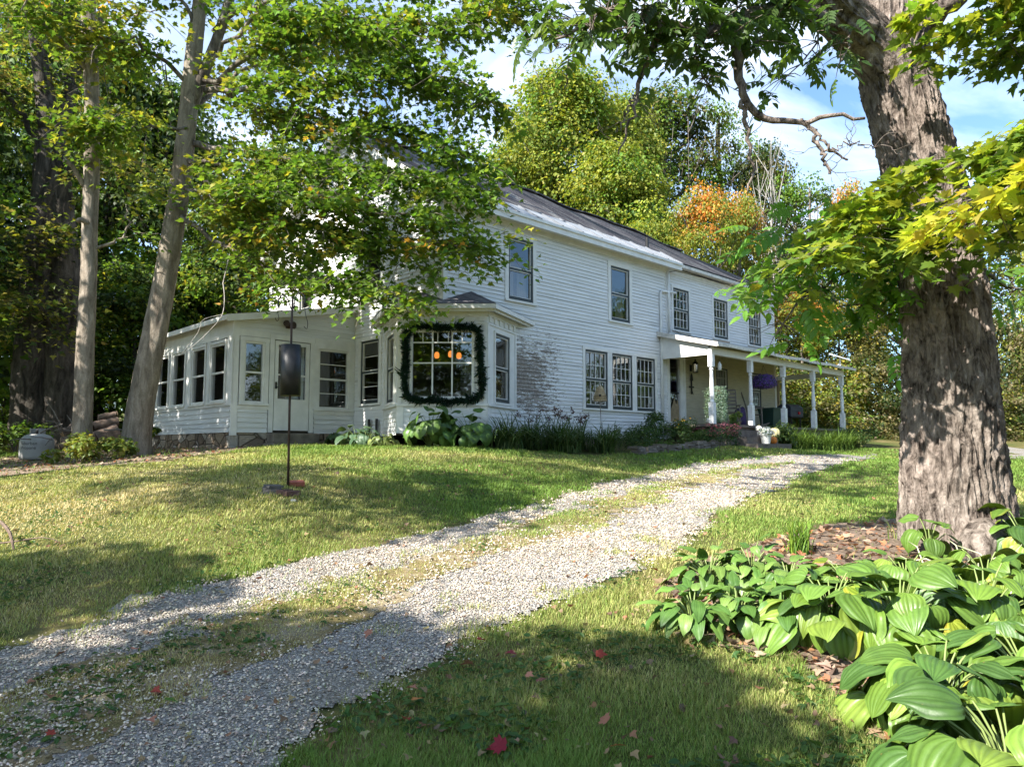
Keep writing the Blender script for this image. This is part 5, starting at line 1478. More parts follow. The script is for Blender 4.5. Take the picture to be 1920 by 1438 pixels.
FLOWERBED = None
def build_cover():
    rng = np.random.default_rng(77)
    n = 760000
    x, y, d = polar(rng, n, 2.5, 30)
    hx, hy = hcoords(x, y)
    inhouse = ((hx > -0.1) & (hy > -0.75) & (hx < 18)) | ((hx > -3.5) & (hx < 0.1) & (hy > 3.1)) | ((hx + hy > -1.0) & (hx > -1.3) & (hy > -1.4)) | ((hx > 2) & (hx < 18.4) & (hy > -2.0) & (hy < 0))
    jx = (vnoise(x, y, 2.2, 3) - .5) * 0.5; jy = (vnoise(x + 40, y, 2.2, 3) - .5) * 0.5
    ind = inpoly(x + jx, y + jy, DRIVE); ins = inpoly(x + jx * 1.6, y + jy * 1.6, STRIP)
    inb = inpoly(x + jx, y + jy, BED); inl = inpoly(x + jx, y + jy, LITTER)
    patch = vnoise(x, y, 1.4, 3)
    p = np.ones(n)
    p[ind] = 0.006
    p[ins & ind] = (np.clip((patch[ins & ind] - 0.25) * 3.2, 0.34, 1.0))
    ind3 = inpoly(x + jx * 4.2, y + jy * 4.2, DRIVE); p[ind & ~ind3 & ~ins] = 0.42; p[(~ind) & ind3] = 0.6
    p[ins & ind & (y < 4.9)] *= .55; p[inb] = 0.02; p[inl] = 0.14
    p *= np.where(patch < 0.33, 0.65, 1.0)
    k = (~inhouse) & (rng.random(n) < p)
    x, y, d, ind, ins, patch = x[k], y[k], d[k], ind[k], ins[k], patch[k]
    z = zt(x, y)
    n = len(x)
    dry = vnoise(x + 9, y + 3, 0.55, 4) - 0.5
    dry = dry * 1.5 + 0.85 * np.exp(-(((x + 4.2) / 3.2) ** 2 + ((y - 9.3) / 2.6) ** 2)) + 0.45 * np.exp(-(((x - 1.0) / 1.0) ** 2 + ((y - 5.6) / 1.0) ** 2)) - 0.45 * np.exp(-(((x + .2) / 1.6) ** 2 + ((y - 9.2) / 1.6) ** 2)) - 0.3 * (y > 14) + 0.3 * (ins & ind) + 0.16 - 0.22 * ((y < 6.5) & (x > -1.6) & ~ind)
    dry = np.clip(dry + rng.normal(0, .22, n), 0, 1)
    g = np.array([0.155, 0.255, 0.045]); yg = np.array([0.35, 0.36, 0.11]); st = np.array([0.62, 0.51, 0.27])
    t = dry[:, None]
    col = np.where(t < .5, g + (yg - g) * t * 2, yg + (st - yg) * (t - .5) * 2) * (0.7 + 0.6 * rng.random((n, 1)))
    edge = vnoise(x + 3, y + 8, 2.5, 2)
    h = (0.026 + 0.034 * rng.random(n)) * (0.55 + 1.5 * np.clip(edge - .3, 0, .6)) * np.where(dry > .6, .8, 1.1) * np.where(ins & ind, .72, 1) * np.clip(0.9 + d * 0.02, 0.9, 1.35)
    tall = rng.random(n) < 0.03; h[tall] *= 1.7
    w = np.maximum(0.0032, 0.00085 * d) * (0.7 + .6 * rng.random(n))
    TV = np.array([(-.5, 0, 0), (.5, 0, 0), (-.36, .5, .08), (.36, .5, .08), (0, 1, .42)], float)
    TF = np.array([(0, 1, 3), (0, 3, 2), (2, 3, 4)])
    az = rng.random(n) * 2 * PI; tl = np.abs(rng.normal(0, .5, n)) + .12
    up = np.stack([np.sin(tl) * np.cos(az), np.sin(tl) * np.sin(az), np.cos(tl)], 1)
    nr = np.stack([np.cos(az), np.sin(az), -0.2 * np.ones(n)], 1)
    V, F, C = scatter((TV, TF), np.stack([x, y, z - .004 + np.where(ins & ind, .016, np.where(ind, .012, 0))], 1), frames(nr, up), np.stack([w, h, h], 1), col)
    # frames() keeps the normal exact; lean comes from the blade bend
    o = np_obj('grass', V, [F], M['grass'], col=C); tag(o, kind='stuff')
    # clover and small weeds
    n = 26000
    x, y, d = polar(rng, n, 2.6, 12)
    k = (~inpoly(x, y, DRIVE) | inpoly(x, y, STRIP)) & ~inpoly(x, y, BED) & (vnoise(x + 70, y, 1.3, 3) > .56)
    x, y, d = x[k], y[k], d[k]; n = len(x)
    z = zt(x, y) + .012 + .03 * rng.random(n)
    nr = np.stack([rng.normal(0, .35, n), rng.normal(0, .35, n), np.ones(n)], 1)
    V, F, C = scatter(OVAL, np.stack([x, y, z], 1), frames(nr, rng.normal(0, 1, (n, 3))), np.stack([.05 + .03 * rng.random(n)] * 3, 1) * (0.55 + .3 * rng.random((n, 1))), palette(rng, n, [(.06, .13, .03), (.09, .16, .035), (.05, .11, .03)]))
    tag(np_obj('clover', V, [F], M['leaf'], col=C), kind='stuff')
    # gravel stones
    n = 330000
    x, y, d = polar(rng, n, 2.5, 20)
    jx = (vnoise(x, y, 3, 3) - .5) * .5 + rng.normal(0, .06, n); jy = (vnoise(x + 40, y, 3, 3) - .5) * .5 + rng.normal(0, .06, n)
    k = inpoly(x + jx, y + jy, DRIVE) & (~inpoly(x + jx * 1.3 + rng.normal(0, .05, n), y + jy * 1.3 + rng.normal(0, .05, n), STRIP) | (rng.random(n) < .07 + .35 * (y < 4.9) * (vnoise(x + 5, y, 1.6, 2) > .42) + .3 * (vnoise(x, y, 1.9, 2) > .6)))
    k &= rng.random(n) < np.clip(.35 + 1.6 * (vnoise(x + 21, y + 5, 1.1, 3) - .28), .25, 1)
    x, y, d = x[k], y[k], d[k]; n = len(x)
    oc = np.array([(1, 0, 0), (.2, .95, .1), (-.9, .35, 0), (-.5, -.8, .05), (.55, -.75, 0), (.25, .1, .75), (-.3, -.1, .62), (0, 0, -.5)], float)
    of = np.array([(0, 1, 5), (1, 2, 6), (1, 6, 5), (2, 3, 6), (3, 4, 6), (4, 5, 6), (4, 0, 5), (1, 0, 7), (2, 1, 7), (3, 2, 7), (4, 3, 7), (0, 4, 7)])
    s = (0.0036 + 0.0085 * rng.random(n) ** 2.4) * np.clip(d * .11 + .6, .9, 1.9)
    nr = np.stack([rng.normal(0, .4, n), rng.normal(0, .4, n), np.ones(n)], 1)
    base = rng.random((n, 1)) ** 1.2
    col = (np.array([.23, .19, .145]) + np.array([.57, .485, .38]) * base) * (1 + rng.normal(0, .04, (n, 3)))
    V, F, C = scatter((oc, of), np.stack([x, y, zt(x, y) + .014 + .008 * inpoly(x, y, STRIP) + s * .25], 1), frames(nr, rng.normal(0, 1, (n, 3))), np.stack([s, s * .8, s * .8], 1), np.clip(col, .02, .85))
    tag(np_obj('gravel', V, [F], M['pebble'], col=C), kind='stuff')
    # dead leaves and twigs in the litter and mulch
    n = 24000
    x, y, d = polar(rng, n, 3, 22)
    k = inpoly(x, y, BED) | inpoly(x, y, LITTER); x, y, d = x[k], y[k], d[k]; n = len(x)
    nr = np.stack([rng.normal(0, .5, n), rng.normal(0, .5, n), np.ones(n)], 1)
    V, F, C = scatter(MAPLE_MID, np.stack([x, y, zt(x, y) + .02], 1), frames(nr, rng.normal(0, 1, (n, 3))), .05 + .05 * rng.random(n), palette(rng, n, [(.30, .20, .13), (.22, .14, .09), (.40, .30, .2), (.35, .16, .08), (.16, .11, .08)]))
    tag(np_obj('leaf_litter', V, [F], M['flower'], col=C), kind='stuff')
    n = 2000
    x, y, d = polar(rng, n, 2.7, 20)
    hx, hy = hcoords(x, y); k = (hy < -2.2) | (hx < -3.5); x, y, d = x[k], y[k], d[k]; n = len(x)
    nr = np.stack([rng.normal(0, .6, n), rng.normal(0, .6, n), np.ones(n)], 1)
    V, F, C = scatter(MAPLE_MID, np.stack([x, y, zt(x, y) + .03], 1), frames(nr, rng.normal(0, 1, (n, 3))), (.018 + .03 * rng.random(n)) * (1 + d * .03), palette(rng, n, [(.26, .18, .10), (.20, .13, .08), (.32, .25, .12), (.26, .13, .07), (.16, .11, .07)]))
    tag(np_obj('dead_leaves', V, [F], M['flower'], col=C), kind='stuff')
build_cover()
# ------------------------------------------------------------------ leafy plants
def hosta_leaf(L, W_, droop, cup, ribs=6, nu=16, nv=31, seed=0):
    r = np.random.default_rng(seed)
    u = np.linspace(0, 1, nu); v = np.linspace(-1, 1, nv)
    U, V = np.meshgrid(u, v, indexing='ij')
    prof = np.where(U < .30, np.sin(np.clip(U / .30, 0, 1) * PI / 2) ** 0.75, np.cos(np.clip((U - .30) / .70, 0, 1) * PI / 2) ** 0.85)
    wid = W_ * np.clip(prof, 0.0, 1)
    y = U - 0.10 * np.abs(V) ** 2 * (1 - U) ** 3 * 1.2
    x = V * wid
    ang = droop * (U ** 1.3)
    yy = np.cumsum(np.cos(droop * 1.6 * u)) / nu; zz = -np.cumsum(np.sin(droop * 1.6 * u)) / nu
    Y = np.interp(y, u, yy); Z = np.interp(y, u, zz)
    rib = 0.026 * np.abs(np.sin(V * PI * ribs * .5 + 0.0)) ** 0.8 * np.sin(np.clip(U * 1.05, 0, 1) * PI) ** .5
    Z = Z + rib - cup * (np.abs(V) ** 2) * wid * .8 + cup * 0.7 * np.abs(V) * wid + 0.028 * np.sin(U * 9 + seed) * V * np.abs(V) + 0.02 * np.sin(U * 13 + V * 2 + seed * 2) * np.abs(V) ** 2
    P = np.stack([x * L, Y * L, Z * L], 2)
    idx = np.arange(nu * nv).reshape(nu, nv)
    F = np.stack([idx[:-1, :-1], idx[1:, :-1], idx[1:, 1:], idx[:-1, 1:]], 2).reshape(-1, 4)
    return P.reshape(-1, 3), F, np.abs(V).reshape(-1), U.reshape(-1)

def rosette(name, label, pos, n, L, R_, H, pal, seed, W_=0.36, group=None, cat='plant', upright=0.0, nv=31, nu=16, stalk=(0.20, 0.26, 0.08), dead=0):
    r = np.random.default_rng(seed)
    T = [hosta_leaf(1, W_ * (0.9 + .2 * r.random()), dr, c, 7, nu, nv, i) for i, (dr, c) in enumerate([(0.35, .5), (0.6, .35), (0.85, .6), (0.5, .8)])]
    parts = []; st = MB()
    for i in range(n):
        f = (i + .5) / n
        az = i * 2.39996 + r.normal(0, .25); q = math.sqrt(f)
        rad = R_ * (0.25 + 0.75 * q) * (0.85 + .3 * r.random()); hh = H * (1.0 - 0.62 * q ** 1.6) * (0.85 + .3 * r.random())
        od = np.array([math.cos(az), math.sin(az), 0])
        tip = np.array(pos) + od * rad * .72 + np.array([0, 0, hh])
        st.tube(spline([np.array(pos) + od * .03 * q, np.array(pos) + od * rad * .3 + [0, 0, hh * .68], tip], 7), [.007, .006, .006, .005, .005, .005, .004], 6, cap=False)
        pitch = 0.35 - 1.35 * q + r.normal(0, .25) + upright * (1.0)
        yd = od * math.cos(pitch) + np.array([0, 0, math.sin(pitch)])
        nd = -od * math.sin(pitch) + np.array([0, 0, math.cos(pitch)]) + r.normal(0, .22, 3)
        s = L * (0.72 + .42 * r.random()) * (0.8 + .3 * q)
        V, F, av, au = T[r.integers(4)]
        Rm = frames(nd[None], yd[None])[0]
        Wd = (V * s) @ Rm.T + tip
        c = np.array(pal[r.integers(len(pal))]) * (0.8 + .4 * r.random())
        C = np.tile(c, (len(V), 1)) * (1 - .28 * (np.abs(np.cos(av * PI * 3.5)) > .9) * (au > .06))[:, None]
        C *= np.where((av < .05)[:, None], 1.25, 1.0)
        if r.random() < dead:
            C = C * np.where((av > .75)[:, None], [2.0, 1.2, .9], [1.3, 1.1, .8])
        parts.append((Wd - np.array(pos), F, np.clip(C, 0, .8)))
    V, F, C = merge(parts)
    root = empty(name, tuple(pos), 0, label, cat, group)
    o = np_obj('foliage', V, F, M['hosta'], root, smooth=True, col=C)
    st.v = [tuple(np.array(a) - np.array(pos)) for a in st.v]
    m = M.setdefault('stalk_%s' % (stalk,), simple('stalk', stalk, .5, .2, 6))
    st.build('stalks', m, root, smooth=True)
    return root

def blades(name, label, pos, n, L, spread, pal, seed, w=0.012, group=None, cat='plant', heads=None):
    r = np.random.default_rng(seed); segs = 6
    Vs, Fs, Cs = [], [], []
    for i in range(n):
        az = r.random() * 6.283; od = np.array([math.cos(az), math.sin(az), 0]); sd = np.array([-od[1], od[0], 0])
        l = L * (.6 + .55 * r.random()); sp = spread * (.25 + .9 * r.random())
        b = np.array([r.normal(0, .07), r.normal(0, .07), 0]) * spread * 1.5
        t = np.linspace(0, 1, segs)
        hz = sp * t ** 1.7 * l; vt = l * (t - .62 * sp * t ** 2.6)
        ww = w * (1 - t ** 2.2) * (.7 + .6 * r.random()) + .0008
        c = b + od * hz[:, None] + np.array([0, 0, 1]) * vt[:, None]
        A_ = c - sd * ww[:, None]; B_ = c + sd * ww[:, None]
        V = np.empty((segs * 2, 3)); V[0::2] = A_; V[1::2] = B_
        k = np.arange(segs - 1) * 2
        Fs.append(np.stack([k, k + 1, k + 3, k + 2], 1) + 2 * segs * i); Vs.append(V)
        Cs.append(np.tile(np.array(pal[r.integers(len(pal))]) * (.75 + .5 * r.random()), (segs * 2, 1)))
    root = empty(name, tuple(pos), 0, label, cat, group)
    np_obj('blades', np.concatenate(Vs), [np.concatenate(Fs)], M['grass'], root, col=np.concatenate(Cs))
    if heads:
        cnt, hgt_, colr = heads; st = MB(); P = []
        for i in range(cnt):
            e = np.array([r.normal(0, .22), r.normal(0, .22), hgt_ * (.8 + .3 * r.random())])
            st.tube([(e[0] * .2, e[1] * .2, 0), tuple(e * [.6, .6, .6]), tuple(e)], [.005, .004, .003], 5)
            P.append(e + r.normal(0, .035, (26, 3)))
        st.build('flower_stalks', M['stem'], root)
        P = np.concatenate(P); m = len(P)
        V, F, C = scatter(OVAL, P, frames(r.normal(0, 1, (m, 3)), r.normal(0, 1, (m, 3))), .03 + .035 * r.random(m), palette(r, m, colr))
        np_obj('seed_heads', V, [F], M['flower'], root, col=C)
    return root

def bush(name, label, pos, rx, h, n, leaf, pal, seed, tmpl=OVAL, flowers=None, group=None, cat='plant', ry=None, stems=14):
    r = np.random.default_rng(seed); ry = ry or rx
    k = max(6, n // 90)
    cs = np.stack([r.normal(0, .45, k) * rx, r.normal(0, .45, k) * ry, h * (.25 + .6 * r.random(k))], 1)
    rr = (.22 + .2 * r.random(k)) * min(rx, h)
    i = r.integers(k, size=n); d = r.normal(0, 1, (n, 3)); d /= np.linalg.norm(d, axis=1, keepdims=True)
    p = cs[i] + d * rr[i][:, None] * (.5 + .6 * r.random((n, 1))); p[:, 2] = np.maximum(p[:, 2], .02)
    V, F, C = scatter(tmpl, p, frames(d * .5 + [0, 0, .8] + r.normal(0, .4, (n, 3)), d + r.normal(0, .5, (n, 3))), leaf * (.6 + .7 * r.random(n)), palette(r, n, pal))
    root = empty(name, tuple(pos), 0, label, cat, group)
    np_obj('foliage', V, [F], M['leaf'], root, col=C)
    if stems:
        st = MB()
        for c in cs[:stems]: st.tube([(c[0] * .3, c[1] * .3, -.03), tuple(c * [.7, .7, .6]), tuple(c)], [.008, .006, .004], 4)
        st.build('stems', M['stem'], root)
    if flowers:
        m, fp, fs, zmin = flowers
        i = r.integers(k, size=m); d = r.normal(0, 1, (m, 3)); d[:, 2] = np.abs(d[:, 2]) + .4; d /= np.linalg.norm(d, axis=1, keepdims=True)
        p = cs[i] + d * rr[i][:, None] * 1.12; p = p[p[:, 2] > zmin * h]; m = len(p)
        V, F, C = scatter(OVAL, p, frames(r.normal(0, .6, (m, 3)) + [0, -.3, .8], r.normal(0, 1, (m, 3))), fs * (.6 + .8 * r.random(m)), palette(r, m, fp))
        np_obj('flowers', V, [F], M['flower'], root, col=C)
    return root

def hp(x, y):
    p = hw(x, y); p[2] = zt1(p[0], p[1]); return p

def GP(px, Y):
    p = at(px, 840, Y); p[2] = zt1(p[0], p[1]); return p
def build_plants():
    HB = [(0.135, 0.23, 0.036), (0.10, 0.185, 0.034), (0.18, 0.265, 0.045), (0.065, 0.135, 0.03), (0.115, 0.205, 0.036)]
    g = 'large ribbed hostas in the foreground bed'
    for i, (px, py, n, L, R_, H, lb) in enumerate([
        (1560, 1205, 26, .22, .36, .40, 'ribbed hosta at the left front of the big-leaved group, next to the small-leaved plants'),
        (1690, 1225, 28, .23, .40, .46, 'ribbed hosta in the middle of the bed with overlapping cupped leaves'),
        (1850, 1215, 28, .22, .42, .46, 'ribbed hosta in the middle of the bed by the right border'),
        (1770, 1360, 28, .24, .38, .36, 'ribbed hosta with drooping leaves overhanging the shaded grass'),
        (1900, 1520, 26, .25, .42, .42, 'ribbed hosta with the largest leaf hanging at the bottom border'),
        (1940, 1350, 26, .23, .40, .42, 'ribbed hosta cut by the right border near the bottom'),
        (1590, 1128, 16, .19, .34, .30, 'low hosta at the back beside the tuft of bright grass blades'),
        (1700, 1118, 18, .19, .36, .32, 'hosta at the back of the bed just in front of the root burl'),
        (1850, 1120, 22, .20, .40, .34, 'hosta at the back with pale exposed stalks right of the root burl'),
        (1925, 1060, 16, .22, .34, .50, 'tall hosta beside the foot of the big trunk at the right border'),
        (1745, 1050, 5, .20, .16, .40, 'single upright hosta shoot before the hollow in the trunk foot')]):
        p = ground(px, py)
        rosette('hosta', lb, p, int(n * 1.9), L * 1.25, R_ * 1.15, H, HB, 100 + i, .43, g, dead=.09)
    LB = [(0.12, 0.225, 0.045), (0.09, 0.19, 0.04), (0.16, 0.26, 0.06)]
    for i, (px, py, n, H, lb) in enumerate([(1300, 1190, 22, .30, 'small-leaved upright plant at the left front corner of the bed'), (1385, 1185, 24, .30, 'small-leaved plant at the front, right of the corner one'),
                                        (1470, 1195, 24, .30, 'small-leaved plant touching the ribbed hostas'), (1330, 1110, 22, .30, 'small-leaved plant on the left edge of the bed, behind the corner one'), (1410, 1105, 24, .32, 'tall pointed small-leaved plant at the back of its patch'), (1480, 1125, 22, .28, 'small-leaved plant behind the ribbed hostas and left of the grass tuft')]):
        rosette('lily_plant', lb, ground(px, py), int(n*2.1), .19, .28, H, LB, 140 + i, .25, 'small-leaved plants in the foreground bed', upright=.45, nv=15, nu=11)
    blades('grass_tuft', 'tuft of bright green blades between the hostas and the brown mulch', ground(1500, 1040), 90, .38, .5, [(.15, .26, .03), (.2, .3, .04), (.11, .2, .03)], 160, .006, cat='grass tuft')
    blades('grass_tuft', 'sparse tuft of dry and green blades beside the hollow trunk foot', ground(1690, 1010), 26, .26, .6, [(.25, .26, .08), (.15, .22, .05)], 161, .005, cat='grass tuft')
    # pale fallen stalks among the back hostas
    mb = MB(); r = random.Random(4)
    for i in range(26):
        p = ground(1700 + r.random() * 230, 1075 + r.random() * 100); a = r.uniform(0, 6.28); l = r.uniform(.2, .5)
        mb.tube([p + [0, 0, .03], p + [math.cos(a) * l * .5, math.sin(a) * l * .5, .1 + r.random() * .15], p + [math.cos(a) * l, math.sin(a) * l, .08 + r.random() * .2]], [.006, .005, .003], 5)
    o = mb.build('hosta_stalks', simple('pale_stalk', (.48, .50, .30), .6, .2, 6), smooth=True)
    tag(o, kind='stuff')
    # along the house
    BG = [(.085, .155, .085), (.11, .18, .10), (.07, .13, .07)]
    gq = 'hostas under the sunroom and bay'
    rosette('hosta', 'blue-green hosta beside the sunroom step', hp(-.75, 2.95), 20, .26, .42, .30, [(.05, .10, .04), (.06, .12, .05)], 170, .4, gq, nv=15, nu=9)
    rosette('hosta', 'pale blue-green hosta under the low gable window', hp(-.95, 1.95), 26, .30, .5, .42, BG, 171, .42, gq, nv=15, nu=9)
    rosette('hosta', 'pale hosta between the gable window and the bay', hp(-1.05, 1.35), 22, .26, .42, .34, BG, 172, .42, gq, nv=15, nu=9)
    rosette('leafy_plant', 'low yellow-green plant at the left foot of the bay window', hp(-1.15, .55), 26, .17, .36, .24, [(.18, .22, .07), (.14, .19, .06)], 173, .36, nv=11, nu=8)
    rosette('leafy_plant', 'tall plant with very large leaves under the garlanded window', hp(-.62, -.35), 34, .38, .62, .74, [(.075, .15, .03), (.10, .18, .04), (.06, .12, .03)], 174, .48, nv=17, nu=10)
    rosette('leafy_plant', 'second plant with very large leaves, under the right half of the garlanded window', hp(-.05, -.95), 24, .36, .5, .68, [(.07, .14, .03), (.09, .17, .04)], 175, .48, nv=17, nu=10)
    DL = [(.06, .115, .03), (.085, .145, .035), (.05, .09, .025), (.13, .17, .06)]
    gd = 'daylily clumps along the front wall'
    for i, (x, y, lb, hd) in enumerate([(.75, -1.25, 'daylily clump at the right corner of the bay window', None), (1.7, -1.0, 'daylily clump right of the bay under the peeling paint', (4, .8, [(.13, .08, .06)])),
                                    (2.6, -.9, 'daylily clump with brown seed heads beside the peeling paint', (8, .85, [(.14, .08, .07), (.10, .06, .05)])), (3.4, -.9, 'daylily clump with brown seed heads left of the stone border', (7, .75, [(.14, .08, .07), (.10, .06, .05)])), (2.2, -1.6, 'front daylily clump spilling onto the lawn right of the bay', None), (3.6, -1.6, 'daylily clump before the left end of the stone border', None)]):
        blades('daylily', lb, hp(x, y), 230, 1.0, 1.25, DL, 180 + i, .011, gd, heads=hd)
    st = MB(); p0 = hp(2.0, -.6)
    st.tube([(0, 0, 0), (.05, 0, .7), (.2, 0, 1.35)], [.005, .004, .002], 5); st.tube([(.03, 0, .5), (.12, 0, .95)], [.003, .002], 4)
    o = st.build('dry_stalk', M['oldwood'], loc=tuple(p0)); tag(o, 'long thin dry stalk leaning against the peeling wall', 'stalk')
    BGc = [(.055, .105, .03), (.075, .13, .035), (.045, .085, .028)]
    gb = 'bushes in the bed below the triple window'
    bush('bush', 'low dark green bush behind the left end of the stone border', hp(4.6, -1.2), .6, .42, 1500, .06, BGc, 190, group=gb)
    bush('bush', 'green bush below the middle of the triple window', hp(5.7, -1.1), .65, .55, 1700, .06, BGc + [(.10, .16, .04)], 191, group=gb)
    bush('flower_bush', 'tall bush of pale whitish flower stalks below the right triple window', hp(6.9, -.7), .5, 1.05, 1700, .07, BGc, 192, flowers=(260, [(.45, .47, .40), (.34, .38, .33)], .04, .45), group=gb)
    bush('flower_bush', 'bush with a few small orange flowers left of the porch', hp(7.75, -.9), .4, .75, 1100, .06, BGc, 193, flowers=(60, [(.6, .32, .03), (.6, .4, .05)], .05, .3), group=gb)
    bush('flower_bush', 'rounded bush covered with dusty pink flower heads left of the steps', hp(8.3, -1.9), .62, .55, 1500, .06, [(.05, .10, .04), (.07, .12, .05)], 194, flowers=(700, [(.40, .12, .14), (.45, .17, .17), (.36, .10, .13)], .04, .5), group=gb)
    bush('bush', 'dark green bush between the pink flowers and the stone border', hp(7.3, -1.75), .6, .46, 1500, .055, BGc, 195, group=gb)
    bush('bush', 'bright green low plants on top of the stone border', hp(5.6, -1.75), .9, .26, 1500, .05, [(.12, .19, .04), (.09, .15, .035)], 196, group=gb, ry=.4)
    gg = 'tall grass clumps right of the steps'
    TG = [(.12, .20, .035), (.15, .23, .045), (.09, .16, .03)]
    for i, (x, y) in enumerate([(11.6, -2.3), (12.4, -2.35), (13.3, -2.3), (14.2, -2.35), (15.2, -2.3), (16.1, -2.3)]):
        lb = ['tall grass clump right of the leafy bush by the steps', 'tall grass clump in front of the middle porch post', 'tall arching grass clump between the middle and fourth porch posts', 'tall grass clump left of the fourth porch post', 'tall grass clump right of the fourth porch post', 'tall grass clump before the last porch post'][i]
        blades('tall_grass', lb, hp(x, y), 190, .95, 1.05, TG, 200 + i, .010, gg, cat='grass clump')
    bush('bush', 'leafy bush just right of the porch steps behind the pale squash', hp(11.0, -2.35), .42, .8, 1400, .08, BGc + [(.13, .18, .04)], 210)
    bush('bush', 'yellowish bush at the right end of the tall grass by the last post', hp(17.1, -2.3), .6, .65, 1400, .07, BGc + [(.15, .16, .05)], 211)
    bush('bush', 'dark bush at the far corner of the porch', hp(18.1, -1.7), .6, .8, 1400, .08, BGc, 212)
    # weeds by the left trunks
    bush('weed', 'leafy yellow-green weeds at the foot of the slender maple', GP(150, 13.5), .55, .6, 1000, .09, [(.19, .24, .05), (.14, .2, .04), (.25, .24, .06)], 220, MAPLE_MID, cat='weed')
    bush('weed', 'small sapling weed in front of the leaning maple', GP(236, 14.2), .3, .6, 260, .08, [(.17, .22, .06), (.12, .18, .04)], 221, MAPLE_MID, cat='weed')
    bush('weed', 'dark weeds behind the gas tank', at(30, 845, 18), .7, .7, 900, .1, DARK + GREEN, 222, MAPLE_MID, cat='weed')
    bush('weed', 'green weeds between the leaning maple and the sunroom', at(278, 838, 17), .35, .5, 500, .08, GREEN + YGREEN, 223, MAPLE_MID, cat='weed')
build_plants()
# ------------------------------------------------------------------ things on and around the house
def text_on(body, size, loc, rot, mat, parent, name='lettering', thick=0.002):
    cu = bpy.data.curves.new(name, 'FONT'); cu.body = body; cu.size = size; cu.align_x = 'CENTER'; cu.extrude = thick
    cu.materials.append(mat)
    o = bpy.data.objects.new(name, cu); o.location = loc; o.rotation_euler = rot
    link(o, parent); return o

